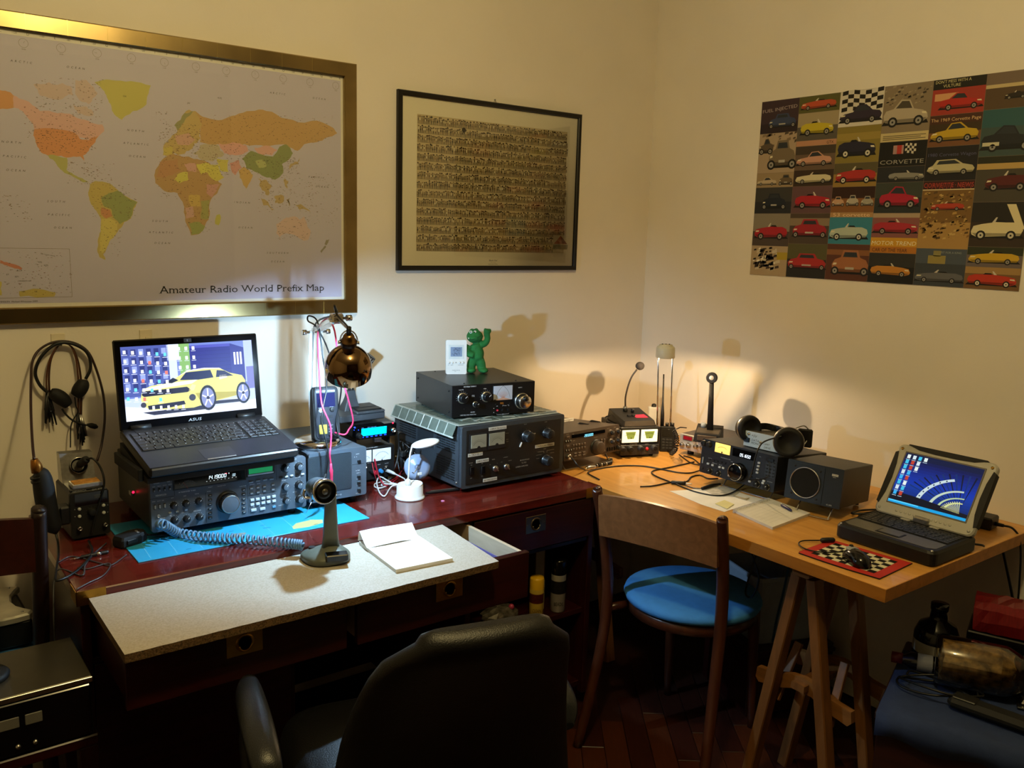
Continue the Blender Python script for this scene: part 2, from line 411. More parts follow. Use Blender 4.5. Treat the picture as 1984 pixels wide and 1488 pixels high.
trestle(2.25, 'pine A-frame trestle under the table beside the mahogany desk')
# ================================================================== CHAIRS
M_CHW = wood('chair_cherry', '#3a1c10', '#4a2514', .3, (9, 9, 1.5), 5, coat=.2)
M_CHR = wood('chair_rail_wood', '#7d5230', '#6a4425', .35, (9, 1.5, 9), 5, coat=.2)
M_BLUE = mat('blue_upholstery', '#3a80c4', .85, noise=.06, nscale=40, bump=.15, bscale=1200)
def wooden_chair(label, loc, rz, h=.80, post=None, rail=None):
    post = post or M_CHW; rail = rail or M_CHR
    # local: sits facing +y, back rest at -y
    t = thing('wooden_chair', label, 'chair', loc, rz, 'matching wooden chairs')
    for sx in (-1, 1):
        P_ = [(sx*.205, -.285, 0), (sx*.195, -.245, .15), (sx*.185, -.205, .32), (sx*.183, -.19, .46), (sx*.186, -.20, .58), (sx*.190, -.225, .70), (sx*.195, -.252, h-.01), (sx*.1955, -.2545, h)]
        c = catmull(P_, 5); R = [.0145+.003*sin(pi*i/len(c)) for i in range(len(c))]
        R[-1] = .006; R[-2] = .0125
        MB().sweep(c, R, 12).build('back_post', post, t)
    rows = []
    b = MB(); n = 12
    fr, bk = [], []
    for k in range(n+1):
        a = -1+2*k/n; x = a*.186; y0 = -.243-.012*(1-a*a)
        for zz, arr in ((h-.008-.018*a*a+.012, fr), (h-.135, fr), ):
            pass
        zt = h-.012+.016*(1-a*a); zb = h-.138+.010*(1-a*a)
        fr.append([(x, y0+.012, zb), (x, y0-.006, zt), (x, y0-.020, zt), (x, y0-.004, zb)])
    b.rings([[Vector(p) for p in r] for r in fr], 0, False)
    o = b.build('back_rail', rail, t)
    for sx in (-1, 1):
        MB().sweep(catmull([(sx*.15, .17, 0), (sx*.145, .155, .2), (sx*.14, .145, .43)], 4), [.012+.0009*i for i in range(9)], 10).build('front_leg', M_CHW, t)
    MB().lathe([(.0, .405), (.185, .405), (.195, .41), (.195, .437), (.19, .44), (0, .44)], 36).build('seat_frame', M_CHW, t)
    prof = [(0.0, .441), (.19, .441), (.203, .447), (.207, .458), (.203, .468), (.18, .477), (.1, .484), (0, .486)]
    MB().lathe(prof, 40).build('seat_cushion', M_BLUE, t)
    for sx in (-1, 1): MB().cyl((sx*.183, -.19, .42), (sx*.15, -.12, .42), .012, n=10).build('seat_bracket', M_CHW, t)
    return t
wooden_chair('wooden chair with round blue seat tucked under the beech table', (1.965, 1.645, 0), radians(-90+14))
wooden_chair('wooden chair carrying a silver case beside the desk end', (.112, 2.332, 0), radians(-5), .895, wood('chair_ebony', '#170a07', '#211009', .4, (9, 9, 1.5), 5), wood('chair_dark_cherry', '#3d160b', '#2c0f07', .35, (9, 1.5, 9), 5))
# ------------------------------------------------------------------ black swivel chair
M_LEA = mat('black_leatherette', '#0c0c0d', .42, noise=.1, bump=.35, bscale=420)
oc = thing('office_chair', 'black leatherette swivel armchair pulled up to the desk', 'office chair', (.825, 1.355, 0), radians(-14))
b = MB(); prof = []
for k in range(13):                                     # back rest shell, rows from bottom to top
    t = k/12; z = .47+.435*t
    wd = .222*(1-.32*t**2.0)+.0; yb = -.27-.085*t+.05*sin(pi*t)
    if t > .86: wd *= sqrt(max(.0, 1-((t-.86)/.148)**2))*.35+.65
    th = .036*(1-.45*abs(t-.5)); ring = []
    for j in range(28):
        a = 2*pi*j/28; ca, sa = cos(a), sin(a)
        e = .45; X = abs(ca)**e*(1 if ca > 0 else -1)*wd; Yy = abs(sa)**.8*(1 if sa > 0 else -1)*th
        ring.append(Vector((X, yb+Yy+.05*(X/.235)**2, z)))
    prof.append(ring)
top = [Vector((p.x*.9, p.y*.8+(-.3)*.2, p.z+.012)) for p in prof[-1]]
cy = sum(p.y for p in prof[-1])/28
prof.append([Vector((p.x*.93, cy+(p.y-cy)*.75, p.z+.014)) for p in prof[-1]])
prof.append([Vector((p.x*.78, cy+(p.y-cy)*.3, p.z+.022)) for p in prof[-2]])
b.rings(prof, 0, True); b.build('backrest', M_LEA, oc)
b = MB(); poly = rrect(-.25, .25, -.22, .25, .1, 5)
b.rings([[Vector((x*s, y*s, z)) for x, y in poly] for s, z in ((.9, .42), (.99, .435), (1, .47), (.97, .5), (.85, .515), (.5, .52))], 0, True)
b.build('seat', M_LEA, oc)
for sx in (-1.13, .9):
    ar = catmull([(sx*.27, -.17, .60), (sx*.275, -.14, .635), (sx*.278, -.05, .652), (sx*.278, .06, .652), (sx*.272, .15, .64)], 5)
    b = MB(); R = []
    for i, p in enumerate(ar):
        q = sin(pi*(i+.6)/(len(ar)+.2))**.35
        R.append([p+Vector((.029*q*cos(2*pi*j/14), 0, .016*q*sin(2*pi*j/14))) for j in range(14)])
    b.rings(R, 0, True); b.build('armrest', mat('armrest_urethane', '#1b1d21', .33, noise=.1, bump=.25, bscale=500), oc)
    MB().tube([(sx*.274, .06, .64), (sx*.285, .06, .55), (sx*.27, .02, .45), (sx*.2, 0, .43)], .014, 8).build('arm_bracket', M_BLK, oc)
MB().tube([(0, -.1, .40), (0, -.27, .41), (0, -.305, .48), (0, -.3, .62)], .018, 8).build('back_bracket', M_BLK, oc)
MB().cyl((0, 0, .07), (0, 0, .425), .028, .022, 14).build('gas_column', M_BLK, oc)
for k in range(5):
    a = 2*pi*k/5+.3
    lg = beam(MB(), (.02*cos(a), .02*sin(a), .10), (.28*cos(a), .28*sin(a), .075), .04, .03, (0, 0, 1)).build('base_leg', M_BLK, oc)
    MB().cyl((.27*cos(a)-.015*sin(a), .27*sin(a)+.015*cos(a), .028), (.27*cos(a)+.015*sin(a), .27*sin(a)-.015*cos(a), .028), .028, n=14).build('caster', M_BLK, oc)
# ================================================================== PICTURES ON THE WALLS
def thin_glass(name, tint=(1, 1, 1), k=1.0):
    if name in MATS: return MATS[name]
    m = bpy.data.materials.new(name); m.use_nodes = True; nt = m.node_tree; N = nt.nodes; N.clear()
    o = N.new('ShaderNodeOutputMaterial'); mx = N.new('ShaderNodeMixShader'); t = N.new('ShaderNodeBsdfTransparent'); g = N.new('ShaderNodeBsdfGlossy'); f = N.new('ShaderNodeFresnel')
    t.inputs[0].default_value = (*tint, 1); g.inputs['Roughness'].default_value = .03; f.inputs[0].default_value = 1.45
    mu = N.new('ShaderNodeMath'); mu.operation = 'MULTIPLY'; mu.inputs[1].default_value = k
    nt.links.new(f.outputs[0], mu.inputs[0]); nt.links.new(mu.outputs[0], mx.inputs[0]); nt.links.new(t.outputs[0], mx.inputs[1]); nt.links.new(g.outputs[0], mx.inputs[2]); nt.links.new(mx.outputs[0], o.inputs[0])
    MATS[name] = m; return m
M_PANE = thin_glass('picture_glass')
def mitred_frame(t, x0, x1, z0, z1, wd, dep, m, yb, prof_in=.004):
    "four mitred rails, front face at yb-dep"
    for nm, (a, b) in {'top': ((x0, z1), (x1, z1)), 'right': ((x1, z1), (x1, z0)), 'bottom': ((x1, z0), (x0, z0)), 'left': ((x0, z0), (x0, z1))}.items():
        cx, cz = (x0+x1)/2, (z0+z1)/2
        def ins(p, k): return (p[0]+(k if p[0] < cx else -k), p[1]+(k if p[1] < cz else -k))
        ring = []
        for p in (a, b):
            o, i = p, ins(p, wd); o2 = ins(p, .003); i2 = ins(p, wd-.003)
            ring.append([(o[0], yb, o[1]), (o[0], yb-dep+.003, o[1]), (o2[0], yb-dep, o2[1]), (i2[0], yb-dep, i2[1]), (i[0], yb-dep+.003, i[1]), (i[0], yb, i[1])])
        MB().rings([[Vector(p) for p in r] for r in ring], 0, False).build('frame_rail', m, t)
# ---------------- world map
wm = thing('world_map_picture', 'framed amateur radio world map in a wide metallic frame above the open laptop', 'picture')
ox0, ox1, oz0, oz1 = .145, 1.288, 1.259, 2.022
M_LEAF = mat('gilded_metal_leaf', '#a08a5e', .26, 1, noise=.16, nscale=9)
mitred_frame(wm, ox0, ox1, oz0, oz1, .0425, .021, M_LEAF, YW-.001)
seam = mat('leaf_seam', '#c9b273', .2, 1)
for x in [.2+.094*k for k in range(11)]:
    MB().box(x, x+.0012, YW-.0224, YW-.0218, oz1-.0405, oz1-.002).build('leaf_seam', seam, wm)
    MB().box(x+.03, x+.0312, YW-.0224, YW-.0218, oz0+.002, oz0+.0405).build('leaf_seam', seam, wm)
PY = YW-.009
MB().box(ox0+.035, ox1-.035, PY+.001, YW-.001, oz0+.035, oz1-.035).build('backing', M_PAPER, wm)
pr = Print(PY); ix0, ix1, iz0, iz1 = ox0+.038, ox1-.038, oz0+.038, oz1-.038
pr.rect(ix0, ix1, iz0, iz1, '#f4efe4', 0)
pr.rect(ix0+.014, ix1-.012, iz0+.014, iz1-.016, '#d3cde2', 1)
def mp(cx, cy): p = RY(cx/2.3257, cy/2.325, PY); return (p.x, p.z)
rnd = random.Random(3)
def rough(pts, k=.25, it=2):
    for _ in range(it):
        out = []
        for a, b_ in zip(pts, pts[1:]+pts[:1]):
            d = (b_[0]-a[0], b_[1]-a[1]); o = rnd.uniform(-k, k)*.5
            out += [a, ((a[0]+b_[0])/2-d[1]*o, (a[1]+b_[1])/2+d[0]*o)]
        pts = out
    return pts
_ln = [0]
def land(col, pts, lay=2, k=.22):
    _ln[0] += 1; pap = lin('#d9d2de')
    pr.poly([mp(*q) for q in rough(list(pts), k)], tuple(.82*min(.95, 1.3*c+.005)+.18*q for c, q in zip(lin(col), pap)), lay+.012*_ln[0])
land('#b9b23a', [(425, 370), (500, 360), (590, 365), (680, 385), (665, 430), (660, 470), (600, 500), (570, 520), (550, 540), (525, 525), (505, 500), (490, 460), (480, 430), (455, 395)])
land('#c98b33', [(-120, 400), (0, 405), (45, 415), (62, 430), (62, 485), (40, 490), (0, 492), (-70, 505), (-100, 470)])
land('#cfa39a', [(62, 430), (110, 450), (180, 500), (260, 510), (330, 520), (400, 545), (460, 560), (470, 590), (440, 620), (400, 630), (360, 620), (330, 600), (155, 582), (140, 550), (100, 500), (62, 485)])
for q in ([(150, 380), (220, 370), (300, 385), (330, 430), (260, 450), (180, 430)], [(340, 360), (400, 372), (440, 420), (400, 470), (350, 440)], [(330, 470), (390, 480), (420, 520), (350, 510)]):
    land('#c0aaa6', q, 2, .5)
land('#cc8435', [(155, 582), (330, 595), (360, 625), (400, 632), (445, 610), (430, 640), (400, 680), (375, 700), (380, 728), (362, 705), (300, 710), (250, 700), (215, 700), (180, 680), (160, 640), (150, 610)], 3)
land('#a6a648', [(215, 700), (250, 700), (300, 710), (305, 740), (300, 765), (330, 785), (360, 800), (400, 822), (375, 822), (330, 797), (280, 768), (255, 740), (240, 720), (225, 715)], 3)
land('#b9a53e', [(405, 830), (430, 815), (490, 825), (530, 855), (560, 880), (620, 910), (600, 950), (590, 985), (560, 1000), (540, 1030), (520, 1060), (495, 1085), (480, 1120), (465, 1145), (475, 1170), (450, 1160), (438, 1130), (440, 1090), (455, 1040), (455, 990), (440, 960), (410, 920), (398, 880)])
land('#87933a', [(455, 890), (490, 870), (530, 858), (560, 882), (618, 912), (598, 950), (585, 985), (555, 1000), (540, 1010), (515, 985), (500, 940), (465, 925)], 3)
land('#c07d35', [(455, 935), (495, 945), (505, 975), (480, 985), (455, 965)], 4)
land('#c9bb50', [(458, 985), (500, 985), (530, 1005), (520, 1058), (495, 1083), (478, 1120), (462, 1140), (448, 1130), (455, 1050)], 4)
land('#b08a42', [(735, 715), (770, 690), (810, 700), (850, 705), (900, 720), (945, 735), (960, 780), (985, 820), (1000, 830), (980, 870), (950, 900), (945, 950), (940, 990), (920, 1030), (895, 1055), (860, 1060), (845, 1020), (835, 980), (830, 930), (815, 900), (800, 870), (740, 860), (700, 825), (695, 790), (715, 745)])
for c, q in (('#c9c43a', [(800, 785), (845, 775), (850, 810), (810, 825), (785, 810)]), ('#cfc93c', [(885, 740), (940, 735), (955, 775), (905, 785)]), ('#c7978e', [(830, 740), (880, 735), (885, 775), (845, 772)]), ('#8e9a3c', [(850, 1005), (900, 1000), (925, 1020), (895, 1055), (862, 1058)]), ('#9a9a3e', [(905, 905), (945, 900), (940, 985), (905, 985)]), ('#c39a8e', [(835, 935), (870, 930), (875, 975), (838, 985)]), ('#b3803f', [(720, 730), (800, 715), (815, 770), (740, 800), (700, 800)]), ('#c4a83f', [(850, 880), (900, 880), (905, 930), (860, 930)]), ('#c08d80', [(930, 830), (990, 830), (955, 890), (930, 870)])):
    land(c, q, 3)
land('#b8b53f', [(975, 970), (990, 965), (995, 985), (985, 1015), (970, 1010)])
land('#b9a050', [(735, 665), (760, 640), (770, 620), (800, 590), (790, 560), (830, 510), (880, 500), (910, 530), (900, 600), (890, 640), (870, 660), (840, 680), (790, 690), (760, 700), (735, 700)], 2, .5)
land('#8a8a45', [(785, 565), (830, 510), (870, 500), (840, 530), (815, 570), (800, 590)], 3)
land('#c59a86', [(790, 610), (850, 600), (880, 630), (850, 655), (800, 650)], 3)
land('#c2b23c', [(735, 665), (775, 660), (775, 695), (735, 700)], 3)
land('#b99245', [(880, 500), (930, 530), (1000, 540), (1060, 520), (1130, 500), (1200, 500), (1290, 535), (1400, 545), (1500, 575), (1520, 600), (1470, 620), (1430, 640), (1370, 650), (1340, 680), (1320, 670), (1280, 650), (1200, 660), (1100, 650), (980, 650), (900, 640), (900, 600), (910, 560)])
land('#cf9a90', [(985, 645), (1050, 640), (1110, 655), (1120, 680), (1060, 700), (1010, 690)], 3)
land('#d0a094', [(1145, 665), (1200, 655), (1250, 675), (1225, 700), (1170, 700)], 3)
land('#7d8a37', [(1090, 715), (1130, 680), (1160, 690), (1230, 705), (1260, 660), (1290, 650), (1320, 690), (1300, 720), (1270, 740), (1275, 780), (1240, 810), (1190, 795), (1150, 775), (1110, 760)], 3)
land('#a9b060', [(1150, 725), (1190, 722), (1200, 750), (1165, 755)], 4)
land('#c3a04a', [(1075, 770), (1100, 752), (1140, 790), (1130, 815), (1110, 850), (1095, 830), (1080, 800)], 3)
land('#c88f86', [(1035, 735), (1075, 720), (1090, 755), (1060, 790), (1045, 775)], 3)
land('#c8c03a', [(925, 745), (985, 740), (1010, 800), (970, 815), (940, 790)], 3)
land('#c4bc3c', [(975, 715), (1030, 720), (1030, 775), (990, 765)], 3)
land('#b3a88a', [(900, 655), (985, 655), (1010, 695), (975, 715), (900, 715), (870, 690)], 3, .5)
for q in ([(1160, 805), (1200, 810), (1225, 840), (1210, 880), (1190, 860), (1170, 840)], [(1175, 890), (1195, 900), (1240, 945), (1220, 940)], [(1235, 885), (1275, 880), (1270, 915), (1240, 915)], [(1290, 900), (1310, 890), (1305, 930)], [(1330, 925), (1375, 935), (1400, 955), (1350, 945)], [(1285, 800), (1300, 815), (1295, 850)], [(1320, 735), (1350, 710), (1345, 740), (1300, 770)]):
    land('#b39a5a', q, 3, .5)
land('#cbb0aa', [(1245, 1010), (1290, 980), (1330, 975), (1350, 990), (1370, 975), (1385, 1020), (1400, 1040), (1390, 1080), (1370, 1085), (1330, 1060), (1290, 1050), (1260, 1070), (1245, 1050)])
land('#7f775d', [(1470, 1080), (1485, 1078), (1472, 1105), (1462, 1100)]); land('#7f775d', [(1465, 1105), (1470, 1112), (1448, 1140), (1443, 1132)])
def ptext(s, cx, cy, h, lay=6, al='c', col='#2e2620', **kw):
    x, z = mp(cx, cy); pr.text(s, x, z, h, col, lay, al, **kw)
# speckle of call-sign prefixes over land and islands
boxes = [(160, 590, 430, 690, 170), (100, 470, 460, 620, 150), (150, 350, 460, 480, 90), (410, 830, 610, 980, 120), (450, 990, 540, 1160, 50), (705, 700, 980, 900, 170), (830, 900, 950, 1050, 80), (740, 560, 900, 700, 170), (900, 520, 1500, 645, 260), (900, 650, 1130, 790, 150), (1090, 690, 1300, 800, 90), (1160, 800, 1410, 960, 160), (1250, 980, 1400, 1080, 80), (1390, 780, 1520, 1020, 90), (300, 730, 510, 830, 90), (1290, 700, 1350, 800, 50), (0, 880, 150, 1000, 40), (10, 1130, 320, 1330, 110), (700, 500, 760, 660, 30)]
for x0, y0, x1, y1, n_ in boxes:
    for _ in range(n_):
        cx, cy = rnd.uniform(x0, x1), rnd.uniform(y0, y1); x, z = mp(cx, cy); l = rnd.uniform(.0012, .0045)
        pr.rect(x, x+l, z, z+rnd.choice((.0006, .0009, .0013)), rnd.choice(('#6b5a48', '#54473a', '#7d6a52', '#8a5a40')), 5)
for s, pts in (('ARCTIC', (95, 283)), ('OCEAN', (340, 310)), ('ARCTIC', (1250, 425)), ('OCEAN', (1437, 448)), ('NORTH', (610, 593)), ('ATLANTIC', (612, 652)), ('OCEAN', (617, 709)), ('SOUTH', (252, 912)), ('PACIFIC', (265, 972)), ('OCEAN', (282, 1030)), ('SOUTH', (720, 1000)), ('ATLANTIC', (725, 1051)), ('OCEAN', (730, 1099)), ('INDIAN', (1090, 916)), ('OCEAN', (1105, 1029)), ('PACIFIC', (1425, 803)), ('OCEAN', (1450, 845)), ('SOUTHERN', (1250, 1143)), ('OCEAN', (1250, 1182)), ('PACIFIC', (65, 710)), ('OCEAN', (70, 772)), ('NORTH', (50, 645))):
    ptext('  '.join(s), *pts, .0052, slant=.25)
for s, x, y in (('OX', 562, 437), ('JW', 850, 468), ('R1FJ', 990, 445), ('B - BY', 1200, 727), ('YPS', 180, 1185), ('KP5', 208, 1199), ('KC4', 88, 1222), ('6Y', 35, 1240), ('KP1', 76, 1250), ('PY', 155, 1290), ('VK', 162, 1317), ('HK', 107, 1317), ('YN', 1325, 1025)):
    ptext(s, x, y, .0042)
lab = 'C D E F G H I J K L M N O P Q R'.split()
for k in range(16):
    cx = 90+k*(1445-90)/15*1.0; x0_, z0_ = mp(cx, 0); zz = iz1-.0125
    xx = .335+(1.236-.335)*k/15
    pr.text(lab[k], xx, zz, .0062, '#5d5348', 5, 'c')
    pr.text(('-%d' % (140-20*k)) if k < 7 else str(20*(k-7)), xx-.03, zz+.0005, .0045, '#5d5348', 5, 'c', slant=.2)
for k in range(12):
    xx = .30+(1.222-.30)*k/11
    pr.arc(xx, iz1-.032, .0105, 0, 2*pi, .0007, '#8a8078', 5, 22); pr.text('%02d:00' % (2*k+1), xx, iz1-.048, .0028, '#6d6358', 5, 'c')
    pr.line([(xx, iz1-.032), (xx+.006*cos(k), iz1-.032+.006*sin(k))], .0006, '#8a8078', 5)
xa, za = mp(-200, 1115); xb, zb = mp(325, 1337)
pr.line([(ix0+.016, za), (xb, za), (xb, zb), (ix0+.016, zb)], .0009, '#8f8477', 5)
land('#b8a531', [(85, 1312), (150, 1300), (250, 1318), (245, 1336), (90, 1336)], 3); land('#c2b23a', [(-10, 1265), (8, 1270), (8, 1330), (-10, 1330)], 3)
land('#c07048', [(0, 1172), (40, 1185), (100, 1208), (95, 1216), (40, 1200), (0, 1186)], 4)
ptext('CARIBBEAN SEA', 110, 1268, .003, slant=.2); ptext('The Lucayan Islands', 215, 1150, .003, slant=.2, rot=-.2)
ptext('MM0DFV  Michael Whiteman 2009', 85, 1362, .0042)
# title, with drawn serifs at the stems
xa, za = mp(720, 1322); xb, zb = mp(1460, 1317)
pr.text('Amateur Radio World Prefix Map', xa, za, .0205, '#15130f', 6, 'l', width=xb-xa, serif=True)
pr.build('printed_map', M_PRT, wm)
MB().box(ix0-.003, ix1+.003, YW-.0125, YW-.0115, iz0-.003, iz1+.003).build('glass_pane', M_PANE, wm)
# ---------------- crowd drawing
cp = thing('crowd_drawing', 'black framed sepia drawing of hundreds of tiny figures in rows', 'picture')
fx0, fx1, fz0, fz1 = 1.437, 2.218, 1.393, 1.968
mitred_frame(cp, fx0, fx1, fz0, fz1, .0165, .016, mat('black_frame_lacquer', '#0f0b08', .35), YW-.001)
MB().box(fx0+.013, fx1-.013, YW-.007, YW-.001, fz0+.013, fz1-.013).build('backing', M_PAPER, cp)
pr = Print(YW-.008)
pr.rect(fx0+.015, fx1-.015, fz0+.015, fz1-.015, '#f2ead2', 0)
def mp2(cx, cy): p = RY(740+cx/3.719, 150+cy/3.72, YW-.008); return (p.x, p.z)
ax0, az1 = mp2(258, 262); ax1, _ = mp2(1335, 380); _, az0 = mp2(245, 1250)
rows = 15; rh = (az1-az0)/rows
pr.rect(ax0-.002, ax1+.002, az0, az1, '#d2c096', 1)
inks = ('#2b1d10', '#3b2a18', '#5a4428', '#6e5634', '#251809', '#8a724a', '#4a3620')
for r in range(rows):
    zb = az1-(r+1)*rh; x = ax0-.002*rnd.random(); x1r = ax1 if r < rows-2 else ax1-.05
    while x < x1r:
        wd = rnd.uniform(.0045, .0085); hh = rh*rnd.uniform(.62, .98); c = rnd.choice(inks); h0 = hh*rnd.uniform(.68, .78); m = x+wd/2
        c2 = rnd.choice(inks+('#d5cbae', '#c4b48c'))
        # one tiny standing figure: legs, coat, head, sometimes an arm
        pr.poly([(x+wd*.2, zb+.0006), (x+wd*.42, zb+.0006), (m, zb+hh*.4), (x+wd*.58, zb+.0006), (x+wd*.8, zb+.0006), (x+wd*.75, zb+hh*.42), (x+wd*.25, zb+hh*.42)], c, 2)
        pr.poly([(x+wd*.14, zb+hh*.4), (x+wd*.86, zb+hh*.4), (x+wd*.72, zb+h0), (x+wd*.28, zb+h0)], c2, 2)
        pr.disc(m, zb+h0+(hh-h0)*.5, (hh-h0)*.42, rnd.choice(inks), 3, 7)
        if rnd.random() < .3: pr.line([(x+wd*.8, zb+h0*.9), (x+wd*1.05, zb+h0*rnd.uniform(.6, 1.25))], .0009, c, 3)
        x += wd*rnd.uniform(.84, 1.0)
    pr.line([(ax0, zb), (x1r, zb-.0003)], .0008, '#3b2a18', 4)
x, z = mp2(590, 380); pr.disc(x, z, .0085, '#20140a', 5, 18)
x, z = mp2(500, 1105); pr.disc(x+.006, z, .008, '#c9b98e', 5, 12)
x0_, z0_ = mp2(1238, 1195); x1_, z1_ = mp2(1288, 1145); x2_, _ = mp2(1335, 1230)
pr.rect(x0_-.004, ax1+.004, az0-.001, z0_+.03, '#cfc29c', 5)
pr.poly([(x0_, z0_-.002), (x2_, z0_-.003), (x1_, z1_+.002)], '#a4552f', 6); pr.poly([(x1_, z1_+.002), (x2_, z0_-.003), (x1_+.006, z0_)], '#7a3d24', 7)
pr.poly([(x0_-.003, z0_-.004), (x2_+.002, z0_-.005), (x2_, z0_-.022), (x0_-.003, z0_-.022)], '#8f8a6a', 6)
x, z = mp2(800, 1325); pr.text("'Black Out'", x, z, .006, '#4a3a28', 3, 'c', slant=.2); pr.text('8  0 / 1 4 . 8', x, z-.0062, .003, '#4a3a28', 3, 'c'); pr.text('FOLLA IN ATTESA', x, z-.012, .0036, '#4a3a28', 3, 'c')
pr.build('printed_drawing', M_PRTM, cp)
MB().box(fx0+.014, fx1-.014, YW-.0105, YW-.0097, fz0+.014, fz1-.014).build('glass_pane', M_PANE, cp)
x, z = mp2(820, 170)
MB().sweep([(x-.006, YW-.004, fz1-.002), (x, YW-.004, fz1+.012), (x+.006, YW-.004, fz1-.002)], .0011, 6).cyl((x, YW, fz1+.011), (x, YW-.007, fz1+.011), .0015, n=8).build('hanger', M_STEEL, cp)
# ---------------- car collage poster
ps = thing('car_collage_poster', 'large poster collaged from dozens of sports car photographs', 'poster', (XW-.001, 0, 0), radians(-90))
# local x = -world y, local z up, faces -x of the room
MB().box(-2.013, -1.091, -.0012, -.0002, 1.402, 2.004).build('sheet', mat('poster_paper', '#7a6a58', .6), ps)
def car(p, x0, x1, z0, z1, col, style=0, flip=False, lay=2, dark='#15130f', glass='#2c3138', wheel='#9a9690'):
    "three-quarter sports car drawn into a box"
    W, H = x1-x0, z1-z0
    def T(u, v): return ((x1-u*W) if flip else (x0+u*W), z0+v*H)
    body = {0: [(0, .30), (.02, .45), (.12, .55), (.32, .62), (.42, .92), (.62, .95), (.78, .66), (.95, .60), (1, .45), (.98, .28), (.9, .2), (.1, .18)],
            1: [(0, .35), (.04, .55), (.2, .62), (.36, .66), (.5, .70), (.66, .68), (.84, .68), (.97, .58), (1, .4), (.95, .22), (.12, .16), (.02, .24)],
            2: [(.03, .2), (.0, .45), (.08, .62), (.24, .7), (.3, .95), (.7, .95), (.77, .7), (.93, .62), (1, .45), (.97, .2)],
            3: [(0, .32), (.03, .5), (.12, .6), (.2, .88), (.6, .9), (.75, .66), (.95, .56), (1, .4), (.97, .24), (.1, .18)]}[style]
    p.poly([T(-.02, .12), T(1.03, .12), T(.98, .24), T(.02, .24)], dark, lay)
    p.poly([T(*q) for q in body], col, lay+1)
    sh = [tuple(max(0, c*.45) for c in lin(col))]
    p.poly([T(.02, .3), T(.98, .3), T(.95, .21), T(.1, .185)], sh[0], lay+2)
    if style == 0: p.poly([T(.36, .64), T(.44, .88), T(.60, .9), T(.73, .67)], glass, lay+2)
    if style == 1: p.poly([T(.40, .68), T(.47, .86), T(.50, .86), T(.46, .68)], '#cfc7b8', lay+2); p.poly([T(.48, .69), T(.68, .68), T(.64, .76), T(.52, .76)], dark, lay+2)
    if style == 2: p.poly([T(.3, .71), T(.34, .88), T(.66, .88), T(.7, .71)], glass, lay+2); p.rect(*sorted((T(.38, 0)[0], T(.62, 0)[0])), T(0, .28)[1], T(0, .36)[1], '#b8b2a6', lay+3)
    if style == 3: p.poly([T(.2, .64), T(.25, .83), T(.57, .85), T(.7, .66)], glass, lay+2)
    for u, r in ((.2, .15), (.78, .15)) if style != 2 else ((.1, .13), (.9, .13)):
        x, z = T(u, .22); p.disc(x, z, r*H*1.15, dark, lay+3, 14); p.disc(x, z, r*H*.7, wheel, lay+4, 12); p.disc(x, z, r*H*.25, dark, lay+5, 8)
    a, b_ = T(.03, .42), T(.14, .5); p.poly([a, T(.13, .44), b_, T(.05, .5)], '#e2d8b8', lay+4)
colx = [-2.013+k*(.922/6) for k in range(7)]
def tile(c, f0, f1, bg, fn=None, ctop=None):
    "photograph in column c between fractions f0..f1 of the sheet height (from the top)"
    x0, x1 = colx[c]+.0004, colx[c+1]-.0004; H = .602; z1 = 2.004-f0*H-.0004; z0 = 2.004-f1*H+.0004
    p = Print(-.0012); p.rect(x0, x1, z0, z1, bg, 0)
    if ctop: p.rect(x0, x1, z0+(z1-z0)*.45, z1, ctop, 1)
    W, Hh = x1-x0, z1-z0
    if fn: fn(p, x0, x1, z0, z1, W, Hh)
    p.build('photograph', M_PRT, ps)
def C(col, style=0, flip=False, m=(.1, .06, .92, .72), **kw):
    return lambda p, x0, x1, z0, z1, W, H: car(p, x0+m[0]*W, x0+m[2]*W, z0+m[1]*H, z0+m[3]*H, col, style, flip, **kw)
def both(*fs):
    def g(*a):
        for f in fs: f(*a)
    return g
def TX(s, u, v, h, col, al='c', wd=None, **kw): return lambda p, x0, x1, z0, z1, W, H: p.text(s, x0+u*W, z0+v*H, h, col, 7, al, width=None if wd is None else wd*W, **kw)
def RC(u0, u1, v0, v1, col, lay=1): return lambda p, x0, x1, z0, z1, W, H: p.rect(x0+u0*W, x0+u1*W, z0+v0*H, z0+v1*H, col, lay)
def FLAG(u0, u1, v0, v1, nx, nz):
    def g(p, x0, x1, z0, z1, W, H):
        for i in range(nx):
            for j in range(nz):
                a = x0+(u0+(u1-u0)*i/nx)*W; b_ = z0+(v0+(v1-v0)*j/nz)*H; w_ = (u1-u0)*W/nx; h_ = (v1-v0)*H/nz; s_ = .25*h_*sin(i*1.1)
                p.poly([(a, b_+s_), (a+w_, b_+.25*h_*sin((i+1)*1.1)), (a+w_, b_+h_+.25*h_*sin((i+1)*1.1)), (a, b_+h_+s_)], ('#1a1510', '#d9d2c4')[(i+j) % 2], 2)
    return g
def SPK(n_, cols, u0=0, u1=1, v0=0, v1=1, sz=.006):
    def g(p, x0, x1, z0, z1, W, H):
        for _ in range(n_):
            a = x0+rnd.uniform(u0, u1-.05)*W; b_ = z0+rnd.uniform(v0, v1-.05)*H; s_ = rnd.uniform(.3, 1)*sz
            p.poly([(a, b_), (min(a+s_, x1), b_+s_*.2), (min(a+s_*.9, x1), min(b_+s_*.7, z1)), (a+s_*.1, min(b_+s_*.5, z1))], rnd.choice(cols), 2)
    return g
tile(0, 0, .183, '#3c2a33', both(RC(.0, 1, .0, .3, '#2c1d24'), C('#3a4668', 2, m=(.22, .1, .95, .6)), TX('FUEL INJECTED', .5, .68, .011, '#b5a6a6', wd=.92, rot=.06)))
